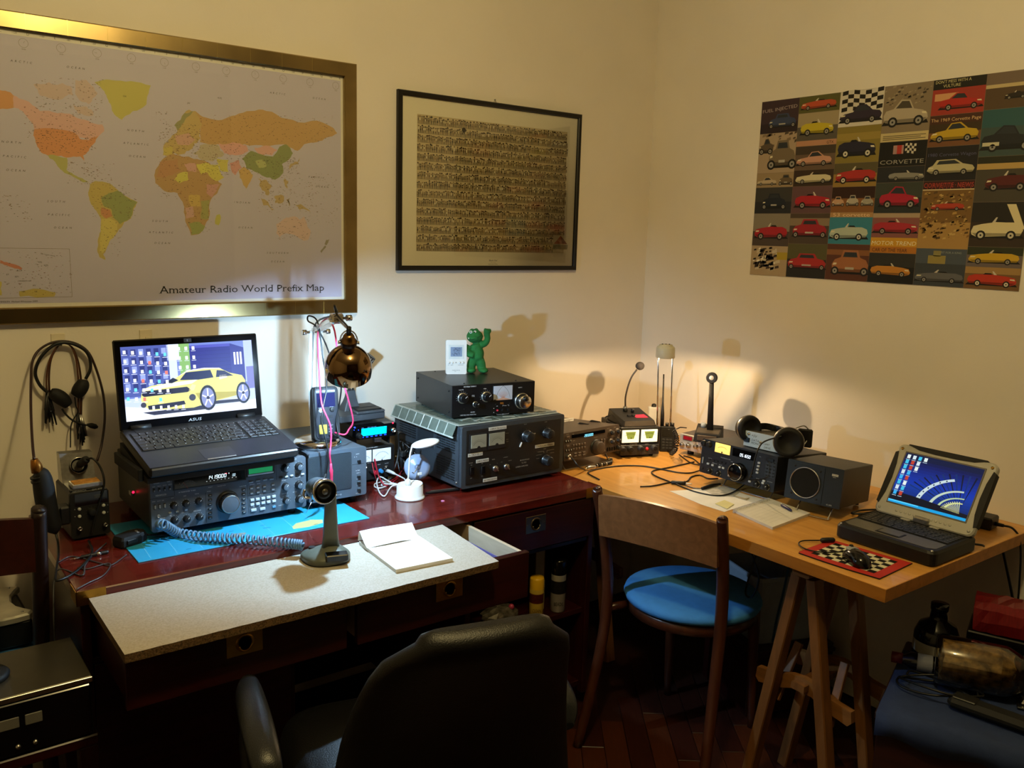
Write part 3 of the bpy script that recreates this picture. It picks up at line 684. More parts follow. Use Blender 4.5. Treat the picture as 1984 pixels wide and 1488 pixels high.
tile(0, .183, .408, '#b09a80', both(SPK(25, ('#6a5a48', '#8a765c', '#4a3c2c'), 0, 1, .5, 1, .02), C('#7a6a55', 2, m=(.3, .02, 1, .85)), C('#5b4d3d', 0, m=(0, .45, .4, .9))))
tile(0, .408, .49, '#a08a6a', both(C('#c2b096', 0, m=(.02, .1, .55, .75)), C('#6b5a44', 2, m=(.62, .05, .98, .9))))
tile(0, .49, .64, '#26262b', C('#1b2230', 2, m=(.2, .1, .85, .8)), '#3a3836')
tile(0, .64, .827, '#4c4038', C('#ad1f2a', 1, m=(.05, .15, .95, .8)), '#8a8070')
tile(0, .827, 1, '#b09a7c', both(SPK(70, ('#2a1f15', '#43352a', '#c9bda6', '#efe6d4', '#1a120b'), .05, .75, .15, .95, .022), RC(.72, 1, .55, .8, '#b39b2a', 3)))
tile(1, 0, .09, '#5b5a2a', C('#c0502f', 1, m=(.05, .1, .92, .95)))
tile(1, .09, .24, '#5c554b', both(RC(0, 1, .5, 1, '#a89878'), C('#c9b627', 1, True, m=(.08, .12, .9, .85))))
tile(1, .24, .27, '#bd8a6a', TX('GTX', .85, .2, .009, '#1c1510'))
tile(1, .27, .40, '#6a5646', both(RC(0, 1, .65, 1, '#43382c'), C('#cf9a82', 0, m=(.04, .1, .92, .8))))
tile(1, .40, .49, '#3a2a1c', C('#d8cda6', 1, m=(.05, .08, .95, .98)))
tile(1, .49, .64, '#65474a', C('#b3202c', 1, True, m=(.08, .12, .98, .9)))
tile(1, .64, .81, '#4e4034', both(RC(0, 1, .6, .85, '#8d7a62'), C('#a3212c', 2, m=(.08, .15, .95, .85))))
tile(1, .81, 1, '#25231d', both(RC(0, 1, .55, 1, '#57542f'), C('#b02a26', 2, m=(.02, .2, 1.0, .75))))
tile(2, 0, .185, '#d8d0c2', both(FLAG(.05, .98, .42, 1, 7, 5), C('#2e2438', 0, m=(.02, .04, .98, .62))))
tile(2, .185, .375, '#8a7a35', both(RC(0, 1, .62, .82, '#a08a42'), C('#252438', 1, True, m=(.04, .1, .92, .8), wheel='#d8d2c0')))
tile(2, .375, .50, '#9a7b3a', both(RC(0, 1, .55, 1, '#5a5236'), C('#b3302a', 1, m=(.05, .08, .98, .98), wheel='#d8d2c0')))
tile(2, .50, .635, '#8a5a2c', both(RC(0, 1, .55, 1, '#33190f'), C('#c9a080', 2, m=(.02, .2, .3, .65)), C('#b9b0a0', 2, m=(.36, .2, .64, .7)), C('#a8a294', 2, m=(.7, .2, .98, .65))))
tile(2, .635, .805, '#37839a', both(RC(0, 1, .85, 1, '#b2895a'), TX('53 corvette', .5, .87, .012, '#e9c9a0', wd=.86), C('#b8c4b4', 1, m=(.02, .08, .92, .75), wheel='#c9c4b8')))
tile(2, .805, 1, '#5c3420', both(RC(0, 1, .7, .85, '#8a5a32'), C('#a86b42', 2, m=(.14, .08, 1, .88))))
tile(3, 0, .235, '#8a7a64', both(SPK(50, ('#5f5240', '#a3937a', '#3f3528'), 0, 1, .55, 1, .012), C('#b8aa94', 0, True, m=(.02, .08, .95, .72), glass='#4a4236')))
tile(3, .235, .28, '#cdbb88', both(*[RC(.05, .95-.1*(k % 2), .2+.2*k, .28+.2*k, '#5d5238', 2) for k in range(3)]))
tile(3, .28, .405, '#14120f', both(TX('CORVETTE', .5, .1, .0125, '#a8a49a', wd=.92), RC(.3, .52, .5, .85, '#b08a86', 2), RC(.38, .48, .5, .85, '#b8382f', 3), FLAG(.55, .78, .5, .9, 5, 4)))
tile(3, .405, .485, '#26282c', C('#8f8c84', 1, True, m=(.25, .05, 1, .85)))
tile(3, .485, .64, '#2a3030', both(RC(0, 1, .5, 1, '#3a4038'), C('#b01e38', 0, True, m=(.1, .1, .95, .92))))
tile(3, .64, .765, '#8a5550', both(RC(0, 1, .82, 1, '#b09a80'), C('#b02a36', 1, True, m=(.02, .08, .98, .88))))
tile(3, .765, .845, '#d09a24', both(RC(0, 1, 0, .42, '#b8741c'), TX('MOTOR TREND', .5, .52, .0125, '#f0e8c8', wd=.96, slant=.15), TX('CAR OF THE YEAR', .05, .08, .011, '#3a1c0c', 'l', wd=.76)))
tile(3, .845, 1, '#16150f', both(RC(0, 1, .55, 1, '#2f2d26'), C('#c8862a', 1, True, m=(.05, .18, .92, .75))))
tile(4, 0, .17, '#a5382a', both(RC(0, 1, .72, 1, '#1d1a12'), RC(.05, .5, .4, .6, '#d8a070'), TX("DON'T MESS WITH A", .38, .89, .0085, '#d8cf9a', wd=.68), TX('VULTURE', .36, .77, .0085, '#d8cf9a'), C('#b82a20', 0, True, m=(.15, .08, .98, .62))))
tile(4, .17, .32, '#7a5030', both(RC(0, 1, .72, 1, '#4a2a1a'), TX('The 1969 Corvette Page', .5, .8, .0095, '#e2bc8a', wd=.95), RC(0, 1, .45, .72, '#3f2f18'), C('#c7a526', 0, m=(.04, .08, .96, .78))))
tile(4, .32, .485, '#1f1d1e', both(TX('1980 Corvette Wagon', .5, .72, .0095, '#5d5d80', wd=.92), C('#c2b890', 3, m=(.04, .12, .96, .68))))
tile(4, .485, .53, '#3a1a18', both(TX('C|O|R|V|E|T|T|E · N|E|W|S', .5, .3, .0135, '#c84a3a', wd=.96), RC(0, 1, 0, .1, '#e2d4a8', 3)))
tile(4, .53, .815, '#b08a4e', both(RC(0, 1, .45, 1, '#7d5c2c'), SPK(160, ('#8a6430', '#5c431e', '#b5904e', '#6e5026', '#c9a868'), 0, 1, .15, 1, .014), C('#b5402a', 1, m=(.2, .64, .85, .84), lay=3)))
tile(4, .815, 1, '#3d4248', both(RC(0, 1, .6, 1, '#4c5560'), RC(.25, .6, .6, .82, '#9a8a4a', 2), RC(.35, .5, .8, .95, '#8f8550', 2), TX('FIT FOR A KING', .7, .88, .006, '#9aa0a0'), C('#66666a', 1, m=(.02, .06, .98, .5), lay=3)))
tile(5, 0, .165, '#5a4630', both(RC(0, 1, .68, 1, '#7a6758'), RC(0, .9, .58, .68, '#c9b486', 2), C('#2a2018', 1, m=(.35, .22, .75, .5))))
tile(5, .165, .38, '#3f5250', both(RC(0, 1, .62, 1, '#2f5a5e'), C('#22252a', 0, True, m=(.02, .06, 1.0, .68)), RC(.05, .35, .22, .3, '#cfc8a8', 6)))
tile(5, .38, .59, '#4a4438', both(RC(0, 1, .72, .85, '#c0a060'), RC(0, 1, .85, 1, '#2a2a18'), C('#5a1f1c', 1, m=(.18, .2, .98, .75))))
tile(5, .59, .80, '#3a2d1f', both(RC(0, 1, .55, 1, '#26221a'), C('#e2d5a8', 1, m=(.02, .12, .95, .75), wheel='#d0c8b0'), lambda p, x0, x1, z0, z1, W, H: p.poly([(x0+.62*W, z0+.95*H), (x0+.78*W, z0+.95*H), (x0+.98*W, z0+.4*H), (x0+.85*W, z0+.4*H)], '#e2d5a8', 8)))
tile(5, .80, .895, '#6f6260', both(RC(0, 1, .6, 1, '#30361c'), C('#cfa81f', 1, m=(.03, .08, .95, .98))))
tile(5, .895, 1, '#7a5a34', both(RC(0, 1, .7, 1, '#a8854e'), C('#c0381f', 1, True, m=(.05, .06, .95, .95), wheel='#e2d8c4')))
# ---------------- two adhesive hooks
M_HOOK = mat('hook_cream', '#ddd2b8', .5)
for (px, py), lb in (((112, 656), 'small cream adhesive wall hook holding the headset and test leads'), ((282, 648), 'small cream adhesive wall hook above the open laptop')):
    p = RY(px, py, YW)
    h = thing('wall_hook', lb, 'hook', (p.x, YW, p.z))
    MB().box(-.017, .017, -.004, -.0003, -.014, .014, .0015).build('hook_plate', M_HOOK, h)
    MB().box(-.006, .006, -.022, -.004, -.017, -.012, .001).box(-.006, .006, -.022, -.018, -.017, -.004, .001).build('hook_arm', M_HOOK, h)
# ================================================================== PARTS SHARED BY THE RADIO GEAR
_mc = {}
def knob(t, uv, r, d=.012, m=None, cap=None, y=0., skirt=1.18, ptr='#d8d8d4', ang=90, name='knob', n=20, ribs=0):
    m = m or M_BLK; cap = cap or m; key = (round(r, 4), round(d, 4), m.name, cap.name, skirt, ptr, ribs)
    if key not in _mc:
        b = MB()
        b.lathe([(r*skirt, 0), (r*skirt, -d*.16), (r*1.0, -d*.24), (r*.97, -d*.93), (r*.88, -d)], n, 0, ax=(0, 1, 0), cap=(0, 0))
        b.lathe([(r*.88, -d), (r*.84, -d*1.012), (0, -d*1.012)], n, 1, ax=(0, 1, 0), cap=(0, 0))
        for k in range(ribs):
            a = 2*pi*k/ribs; b.box(-r*.04, r*.04, -d*.9, -d*.3, r*.95, r*1.04) if False else None
            c, s_ = cos(a), sin(a); b.cyl((r*.99*c, -d*.3, r*.99*s_), (r*.99*c, -d*.9, r*.99*s_), r*.055, n=5)
        if ptr: b.box(-r*.06, r*.06, -d*1.02-.0002, -d*1.012, r*.25, r*.86, mi=2)
        _mc[key] = b.mesh(name, [m, cap, mat('pointer_'+(ptr or '#ffffff'), ptr or '#ffffff', .6)])
    return put(_mc[key], name, t, (uv[0], y, uv[1]), (0, radians(90-ang), 0))
def button(t, uv, w, h, d=.003, m=None, y=0., name='button', bev=.0006):
    m = m or M_BLK; key = ('b', round(w, 4), round(h, 4), d, m.name, name)
    if key not in _mc: _mc[key] = MB().box(-w/2, w/2, -d, .0005, -h/2, h/2, bev).mesh(name, m)
    return put(_mc[key], name, t, (uv[0], y, uv[1]))
def plate(t, u0, u1, v0, v1, m, d=.001, y=0., name='panel_plate', bev=.0005):
    return MB().box(min(u0, u1), max(u0, u1), y-d, y+.0008, min(v0, v1), max(v0, v1), bev).build(name, m, t)
def plug(t, uv, r, m=None, d=.012, y=0., name='socket'):
    m = m or M_CHROME; key = ('s', round(r, 4), m.name, d)
    if key not in _mc:
        _mc[key] = MB().lathe([(r, 0), (r, -d*.6), (r*.85, -d), (r*.6, -d), (r*.6, -d*.3), (0, -d*.3)], 18, ax=(0, 1, 0), cap=(0, 0)).mesh(name, m)
    return put(_mc[key], name, t, (uv[0], y, uv[1]))
def ticks(p, u, v, r, n=9, a0=225, a1=-45, l=.0018, col='#c8ccd0', w=.0005, lay=0):
    for k in range(n):
        a = radians(a0+(a1-a0)*k/(n-1)); p.line([(u+r*cos(a), v+r*sin(a)), (u+(r+l)*cos(a), v+(r+l)*sin(a))], w, col, lay)
def feet(t, w, d, h, m=M_RUB, ins=.03, r=.011):
    for x in (ins, w-ins):
        for y in (ins, d-ins): MB().cyl((x, y, 0), (x, y, h), r*.9, r, 12).build('foot', m, t)
def screws(t, pts, y=0., r=.0028, m=M_STEEL):
    for u, v in pts: put(_screw(r, m), 'screw', t, (u, y, v))
def _screw(r, m):
    k = ('scr', r, m.name)
    if k not in _mc: _mc[k] = MB().lathe([(r, 0), (r*.9, -r*.5), (0, -r*.6)], 8, ax=(0, 1, 0), cap=(0, 0)).mesh('screw', m)
    return _mc[k]
def cable(name, label, pts, r, m=None, cat='cable', sub=7, n=7, group=None):
    return tag(MB().tube(pts, r, n, sub=sub).build(name, m or M_CABLE), label, cat, group)
def seg7(p, s, x, z, h, w, col, lay=0, gap=None):
    "seven segment digits"
    S = {'0': 'abcdef', '1': 'bc', '2': 'abged', '3': 'abgcd', '4': 'fgbc', '5': 'afgcd', '6': 'afgedc', '7': 'abc', '8': 'abcdefg', '9': 'abcdfg', '-': 'g'}
    t_ = h*.13; g = gap or w*.35
    for ch in s:
        if ch == '.': p.rect(x-g*.6, x-g*.6+t_, z, z+t_, col, lay); continue
        if ch == ' ': x += w+g; continue
        q = {'a': ((0, 1), (1, 1)), 'g': ((0, .5), (1, .5)), 'd': ((0, 0), (1, 0)), 'f': ((0, .5), (0, 1)), 'b': ((1, .5), (1, 1)), 'e': ((0, 0), (0, .5)), 'c': ((1, 0), (1, .5))}
        for k in S.get(ch, ''):
            (a, b_), (c, d_) = q[k]; sl = .12*h
            p.line([(x+a*w+b_*sl, z+b_*h), (x+c*w+d_*sl, z+d_*h)], t_, col, lay)
        x += w+g
    return x
M_SCR = print_mat('lit_display', .2, 1.0)
M_SCRB = print_mat('bright_display', .2, 2.2)
M_GREYB = mat('grey_key', '#8d949b', .5); M_LGREY = mat('pale_grey_key', '#c3c8cc', .5)
M_SMOKE = mat('smoked_window', '#050507', .08)
# ================================================================== BLUE DESK MAT
bm_ = thing('blue_desk_mat', 'bright blue printed plastic mat under the large transceiver', 'desk mat')
mx0, mx1, my0, my1 = .474, 1.068, 2.022, 2.33
MB().box(mx0, mx1, my0, my1, DZ+.0002, DZ+.0028, .0006).build('mat_sheet', mat('blue_mat', '#2f9fd0', .3, noise=.08, nscale=5), bm_)
p = Print(0)
for k in range(9): p.line([(mx0+.06*k+.03, my0+.006), (mx0+.06*k+.045, my1-.03)], .0011, '#7cc4e4', 0)
for k in range(3): p.line([(mx0+.01, my0+.03+.07*k), (mx1-.01, my0+.035+.07*k)], .0009, '#5fb2d8', 0)
p.poly([(.86, 2.045), (.90, 2.04), (.945, 2.05), (.955, 2.075), (.93, 2.09), (.885, 2.085), (.865, 2.065)], '#b7b47a', 1)
p.poly([(.70, 2.07), (.735, 2.06), (.75, 2.085), (.715, 2.095)], '#8a8f86', 1)
for k in range(14):
    x = rnd.uniform(mx0+.05, mx1-.05); y = rnd.uniform(my0+.01, my0+.1); p.rect(x, x+.012, y, y+.0025, '#1a5f8c', 1)
o = p.build('printed_lines', M_PRT, bm_); o.rotation_euler = (-pi/2, 0, 0); o.location = (0, 0, DZ+.0028)
o.data.transform(Matrix.Diagonal((1, 1, 1, 1))); o.rotation_euler = (-pi/2, 0, 0)
# print lies in x-z facing -y; turned face up: (x, y, z) -> (x, z, -y)
# ================================================================== LARGE TRANSCEIVER
t = thing('hf_transceiver', 'large dark grey base station transceiver with green display under the open laptop', 'radio', (.538, 2.147, DZ+.003))
W_, D_, FH, H_ = .403, .34, .020, .141
z0, z1 = FH, FH+H_
feet(t, W_, D_, FH, M_RUB)
MB().box(.004, W_-.004, .012, D_, z0+.001, z1-.001, .002).build('cabinet', mat('dark_cabinet', '#1d2023', .45, noise=.1, bump=.1, bscale=900), t)
b = MB(); pol = rrect(0, W_, z0, z1, .006, 3); b.prism(pol, 0, .016, 'y'); b.build('front_panel', M_SLATE, t)
A = lambda x, y: RL(280+x/8.755, 870+y/8.753, t)
B = lambda x, y: RL(430+x/8.755, 850+y/8.753, t)
def span(f, a, b_): (u0, v1), (u1, v0) = f(*a), f(*b_); return u0, u1, v0, v1
u0, v1 = A(495, 455); u1, v0 = A(1703, 512); v1 = A(1700, 275)[1]; v0 = A(510, 682)[1]
plate(t, u0-.003, u1+.003, v0-.003, v1+.002, M_BLK, .0022, name='display_bezel')
plate(t, u0, u1, v0, v1, M_SMOKE, .0028, name='display_window')
p = Print(-.0029)
mu, mv = A(735, 640)
for r_ in (.0135, .0165, .0195, .0222): p.arc(mu, mv-.004, r_*1.05, radians(150), radians(30), .0005, '#6d685e', 0, 18, r_*.85)
ticks(p, mu, mv-.004, .019, 17, 150, 30, .003, '#7a7468'); p.text('S', mu-.021, mv+.01, .003, '#b0a890', 0)
p.line([(mu, mv-.004), (mu-.012, mv+.014)], .0006, '#a84a3a', 1)
u, v = A(1060, 512); ue, ve = A(1395, 470)
p.build('meter_scale', M_LET, t)
p = Print(-.0029); seg7(p, '14.19000', u, v, .0085, .0045, '#cfe8f4', 0, .0026); u, v = A(1485, 455); seg7(p, '0.0', u, v, .006, .003, '#9fb8c4', 0)
p.build('frequency_digits', M_SCRB, t)
p = Print(-.0029)
for k in range(9): u, v = A(1050+62*k, 548-9.5*k); p.rect(u-.0012, u+.0012, v, v+.0007, '#d8dde2', 0)
u, v = A(1352, 412); p.rect(u, u+.006, v-.001, v+.001, '#d83048', 0); u, v = A(1425, 405); p.rect(u-.0008, u+.0008, v-.0015, v+.0015, '#c8d8e0', 0)
p.build('indicator_marks', M_SCRB, t)
# green display
u0, v1 = B(448, 515); u1 = B(852, 460)[0]; v0 = B(450, 600)[1]
plate(t, u0-.006, u1+.006, v0-.008, v1+.006, M_BLK, .0022, name='display_bezel')
plate(t, u0, u1, v0, v1, mat('green_lcd', '#0f8a50', .3, emit='#0fb868', es=.35), .003, name='green_display')
plate(t, u0-.002, u1+.003, v0-.0058, v0-.0012, M_LGREY, .003, name='display_sill')
for x, y in ((490, 735), (608, 712), (725, 695), (838, 683)): button(t, B(x, y), .0115, .0042, .003, M_GREYB)
for x, y in ((495, 840), (605, 825), (715, 810), (860, 780), (500, 925), (608, 905), (717, 885), (862, 858)): button(t, B(x, y), .0098, .0062, .0032, M_SLATE); button(t, B(x, y), .0072, .0040, .0036, M_GREYB, name='key_cap')
for i, (x, y) in enumerate(((510, 1035), (602, 1022), (695, 1006), (785, 991), (877, 974), (510, 1115), (605, 1100), (697, 1085), (787, 1068), (880, 1052))): button(t, B(x, y), .0098, .0065, .0034, M_LGREY)
for x, y in ((535, 1205), (685, 1183)): button(t, B(x, y), .0145, .0068, .0036, M_LGREY)
button(t, B(880, 1150), .0092, .0052, .0034, mat('blue_key', '#5b93b8', .5))
for x, y in ((1000, 655), (1090, 640), (1180, 622), (1272, 612), (1365, 597)): button(t, B(x, y), .0085, .0042, .0034, M_LGREY if x in (1090, 1180, 1365) else M_BLK)
for x, y, r_, c_ in ((1070, 498, .0088, 1), (1303, 470, .0088, 1), (1072, 808, .0096, 0), (1303, 780, .0088, 1), (1083, 1045, .0085, 0), (1318, 1020, .0096, 1)):
    knob(t, B(x, y), r_, .013, M_BLK, M_SLATE, skirt=1.1, ang=60)
    if c_: knob(t, B(x, y), r_*1.28, .006, M_BLK, M_BLK, skirt=1.05, ptr=None, name='ring_knob')
for x, y in ((1110, 785), (1110, 860), (1110, 937), (1110, 1012), (1110, 1087), (1112, 1165)): button(t, A(x, y), .0095, .0052, .003, M_BLK); button(t, A(x, y), .0055, .0014, .0033, M_LGREY, name='key_mark')
for x, y in ((1680, 690), (1680, 766), (1680, 842), (1680, 916), (1682, 990), (1688, 1068)): button(t, A(x, y), .0095, .0058, .003, M_BLK); button(t, A(x, y), .0062, .0018, .0033, M_LGREY, name='key_mark')
for x, y in ((495, 955), (700, 920), (915, 880), (505, 1195), (712, 1180), (928, 1145)):
    knob(t, A(x, y), .0078, .012, M_BLK, M_BLK, ang=50)
for x, y, w2, h2 in ((195, 570, .0135, .0045), (398, 542, .0085, .0042)): button(t, A(x, y), w2, h2, .004, M_GREYB)
for x, y in ((160, 702), (250, 690), (340, 680), (426, 662)): button(t, A(x, y), .0042, .0085, .003, M_BLK); button(t, A(x, y+8), .0036, .0045, .0045, M_GREYB, name='slide_switch')
for x, y in ((175, 985), (255, 972), (340, 960)): button(t, A(x, y), .0046, .0125, .0025, M_BLK); button(t, A(x, y), .0038, .0090, .0045, M_GREYB, name='slide_switch')
for x, y in ((430, 1080), (552, 1060), (702, 1030)): button(t, A(x, y), .0068, .0042, .003, M_GREYB)
plug(t, A(235, 1138), .0042, M_STEEL, .003); plug(t, A(255, 1285), .0085, M_CHROME, .012)
mk = A(1405, 895)
knob(t, mk, .0285, .007, M_BLK, M_BLK, skirt=1.04, ptr=None, name='dial_ring', n=36)
knob(t, mk, .0245, .026, M_BLK, M_SLATE, skirt=1.05, ptr=None, name='tuning_dial', n=36, ribs=40)
MB().lathe([(.0225, -.0255), (.0238, -.0268), (.0225, -.0272), (.021, -.0266)], 36, ax=(0, 1, 0), cap=(0, 0)).build('dial_rim', M_STEEL, t, (mk[0], 0, mk[1]))
p = Print(-.0002); K = '#dfe3e6'
u, v = A(190, 808); p.text('KENWOOD', u, v, .0042, K, 0, 'l', width=.0255)
u, v = A(580, 748); p.text('HF TRANSCEIVER  TS-940S', u, v, .003, K, 0, 'l', width=.041)
for x, y, s in ((140, 508, 'POWER'), (352, 480, 'TIMER'), (450, 842, 'ATT'), (660, 806, 'AGC'), (855, 772, 'METER'), (262, 1188, 'PHONES'), (1060, 730, 'MODE'), (835, 1062, 'MIC-O-PWR'), (625, 1092, 'VOX'), (430, 1140, 'RIT'), (1080, 660, 'SELECT'), (1240, 640, 'F.LOCK M.CH')): u, v = A(x, y); p.text(s, u, v, .0024, K, 0)
for x, y, s in ((935, 398, 'NOTCH-O-SQL'), (1190, 360, 'AF-O-RF'), (300, 820, 'FUNCTION'), (1010, 718, 'CW VBT'), (1240, 668, 'SSB SLOPE'), (1205, 915, 'RIT XIT'), (1015, 942, 'LOW HIGH'), (960, 1140, 'NARROW'), (470, 790, 'MEMORY      SCAN'), (640, 952, 'BAND'), (480, 1170, 'DOWN'), (630, 1150, 'UP')): u, v = B(x, y); p.text(s, u, v, .0024, K, 0)
for x, y in ((495, 955), (700, 920), (915, 880), (505, 1195), (712, 1180), (928, 1145)): u, v = A(x, y); ticks(p, u, v, .0098, 9, col=K)
for x, y in ((1070, 498), (1303, 470), (1303, 780), (1083, 1045), (1318, 1020)): u, v = B(x, y); ticks(p, u, v, .0125, 9, col=K)
for x in range(4):
    u, v = A(130+92*x, 655-15*x); p.text(('VOX', 'PROC', 'MONI', 'AUTO')[x], u, v, .0022, K, 0)
    if x < 3: u, v = A(130+83*x, 905-12*x); p.text(('SEND', 'AUTO', 'BRK')[x], u, v, .0022, K, 0)
for a_, b_ in (((1035, 735), (1050, 1250)), ((90, 855), (505, 800)), ((505, 690), (510, 790))): p.line([A(*a_), A(*b_)], .0012, '#14171a', 0)
for a_, b_ in (((910, 360), (925, 700)), ((428, 790), (455, 1280)), ((440, 970), (925, 895)), ((430, 1010), (440, 1010))): p.line([B(*a_), B(*b_)], .001, '#15191d', 0)
p.build('panel_lettering', M_LET, t)
# small indicator stuck on the left flank
yz = RLX(256, 955, t, .004)
led = MB().box(-.0015, .004, yz[0]-.012, yz[0]+.012, yz[1]-.0055, yz[1]+.0055, .0008).build('indicator_plate', M_STEEL, t)
yz = RLX(263, 953, t, .004); MB().ball((-.002, yz[0], yz[1]), .0032, 10, 6).build('red_indicator', mat('red_led', '#ff2040', .3, emit='#ff1030', es=6), t)
# ================================================================== MATCHING SPEAKER
t = thing('station_speaker', 'grey station loudspeaker with perforated grille carrying the chrome lamp', 'speaker', (.957, 2.163, DZ))
W_, D_ = .175, .33
feet(t, W_, D_, .023)
MB().box(.003, W_-.003, .012, D_, .024, .163, .003).build('cabinet', M_SLATE, t)
MB().prism(rrect(0, W_, .023, .164, .006, 3), 0, .016, 'y').build('front_panel', M_SLATE, t)
S3 = lambda x, y: RL(580+x/9.92, 840+y/9.92, t)
u0, v1 = S3(152, 470); u1 = S3(1000, 360)[0]; v0 = S3(1000, 1045)[1]; v1 = S3(1000, 352)[1]
MB().prism(rrect(u0, u1, v0, v1, .006, 4), -.0006, .001, 'y').build('grille_frame', M_BLK, t)
def perf(name, base, hole, sc):
    m = mat(name, base, .4, .6); nt = m.node_tree; N = nt.nodes; b_ = N['Principled BSDF']
    tc = N.new('ShaderNodeTexCoord'); mpn = N.new('ShaderNodeMapping'); mpn.inputs['Scale'].default_value = (sc, sc, sc); mpn.inputs['Rotation'].default_value = (0, radians(45), 0)
    ck = N.new('ShaderNodeTexVoronoi'); ck.inputs['Randomness'].default_value = 0; ck.inputs['Scale'].default_value = 1
    mr = N.new('ShaderNodeMapRange'); mr.inputs[1].default_value = .34; mr.inputs[2].default_value = .44
    mx = N.new('ShaderNodeMix'); mx.data_type = 'RGBA'; mx.inputs[6].default_value = (*lin(hole), 1); mx.inputs[7].default_value = (*lin(base), 1)
    L = nt.links; L.new(tc.outputs['Object'], mpn.inputs[0]); L.new(mpn.outputs[0], ck.inputs['Vector']); L.new(ck.outputs['Distance'], mr.inputs[0]); L.new(mr.outputs[0], mx.inputs[0]); L.new(mx.outputs[2], b_.inputs['Base Color'])
    return m
MB().prism(rrect(u0+.001, u1-.001, v0+.001, v1-.001, .0055, 4), -.0022, -.0004, 'y').build('grille', perf('perforated_grille', '#5d6a73', '#14181b', 520), t)
for x, y in ((1142, 530), (1138, 830), (1138, 950), (1140, 1082)): button(t, S3(x, y), .0095, .0062, .005, M_BLK); button(t, (S3(x, y)[0], S3(x, y)[1]+.0045), .0088, .0026, .003, M_SLATE, name='key_cap')
p = Print(-.0002)
for x, y, s in ((1088, 405, 'INPUT'), (1052, 462, 'A    B'), (1085, 722, 'FILTERS'), (1098, 768, 'HIGH 1'), (1098, 884, 'LOW 1'), (1105, 1002, 'LOW 2'), (1085, 1162, 'SP-940')): u, v = S3(x, y); p.text(s, u, v, .0026, K, 0)
p.line([S3(1012, 602), S3(1240, 572)], .0012, '#15191d', 0)
u, v = S3(700, 1200); p.text('KENWOOD', u-.012, v, .004, K, 1); p.rect(u-.014, u+.013, v-.002, v+.0055, '#23282c', 0)
p.build('panel_lettering', M_LET, t)
# ================================================================== LAPTOP ON ITS STAND
tl = radians(11.5)
lp = thing('open_laptop', 'open black laptop showing a yellow sports car on its screen', 'laptop', (.519, 2.074, .930), radians(2), rx=tl)
LW, LD, LH = .378, .245, .027
M_DECK = mat('laptop_deck', '#1b1b21', .36, noise=.08, nscale=60)
MB().box(0, LW, 0, LD, 0, LH, .006).build('base', M_BLK, lp)
MB().box(.002, LW-.002, .003, LD-.02, LH-.001, LH+.0004).build('palm_rest', M_DECK, lp)
x0, y0 = RLZ(378, 885, lp, LH); x1, y1 = RLZ(455, 866, lp, LH)
u0, u1 = .135, .215
MB().box(u0, u1, .012, .066, LH, LH+.0008, .0003).build('touchpad', mat('touchpad', '#25252d', .3), lp)
MB().box(u0+.004, u1-.004, .006, .0105, LH, LH+.0016, .0004).build('touchpad_button', M_STEEL, lp)
M_KEY = mat('key_plastic', '#121215', .4)
kx0, kx1, ky0, ky1 = .014, LW-.014, .098, .205
MB().box(kx0-.003, kx1+.003, ky0-.003, ky1+.003, LH-.0006, LH+.0006).build('keyboard_well', M_BLKM, lp)
rowsk = 6
for r_ in range(rowsk):
    y = ky0+(ky1-ky0)*(r_)/rowsk; x = kx0; hh = (ky1-ky0)/rowsk
    ws = [1.3, 1, 1, 5.2, 1, 1, 1] if r_ == 0 else [1.9]+[1]*11+[1.6] if r_ == 1 else [1.6]+[1]*11+[1.9] if r_ == 2 else [1.3]+[1]*12+[1.2] if r_ == 3 else [1]*13+[1.5] if r_ == 4 else [.95]*15
    tot = sum(ws); wid = (kx1-kx0)*.76
    for w2 in ws+[0]+[1]*4:
        if w2 == 0: x = kx0+wid+.006; tot = 4; wid2 = (kx1-kx0)-wid-.006; wid = wid; base = True; continue
        ww = (w2/tot*wid) if x < kx0+wid-.0005 else (kx1-kx0-wid_keep-.006)/4
        wid_keep = wid
        button_m = ('k', round(ww, 4))
        if button_m not in _mc: _mc[button_m] = MB().box(-ww/2+.0009, ww/2-.0009, -hh/2+.0009, hh/2-.0009, 0, .0022, .0007).mesh('key', M_KEY)
        put(_mc[button_m], 'key', lp, (x+ww/2, y+hh/2, LH+.0004)); x += ww
p = Print(0)
for r_ in range(rowsk):
    for k in range(15):
        x = kx0+.012+k*.0187+.004*(r_ % 3); y = ky0+(ky1-ky0)*(r_+.55)/rowsk; p.rect(x, x+.0024, y, y+.0026, '#b9bcc4', 0)
    for k in range(4): x = kx1-.073+k*.0205; p.rect(x, x+.0024, y, y+.0026, '#b9bcc4', 0)
p.build('key_legends', M_LET, lp, (0, 0, LH+.0027), (-pi/2, 0, 0))
MB().box(.03, LW-.03, LD-.035, LD-.012, LH, LH+.0012, .0004).build('speaker_strip', M_BLK, lp)
# lid
la = radians(8)
lid = bpy.data.objects.new('screen', MB().box(0, LW, 0, .007, 0, .232, .004).mesh('screen', M_BLKG)); COL.objects.link(lid); lid.parent = lp
lid.location = (0, LD-.008, LH-.004); lid.rotation_euler = (-(tl+la), 0, 0)
for x in (.05, LW-.05): MB().cyl((x-.025, LD-.006, LH+.001), (x+.025, LD-.006, LH+.001), .008, n=12).build('hinge', M_BLK, lp)
sx0, sx1, sz0, sz1 = .017, LW-.017, .024, .214
p = Print(-.0004); SW, SH = sx1-sx0, sz1-sz0
S = lambda u, v: (sx0+u*SW, sz0+v*SH)
def SR(u0, u1, v0, v1, c, l): p.poly([S(u0, v0), S(u1, v0), S(u1, v1), S(u0, v1)], c, l)
def SP(c, l, *q): p.poly([S(*a) for a in q], c, l)
SR(0, 1, 0, 1, '#6d7fc4', 0)
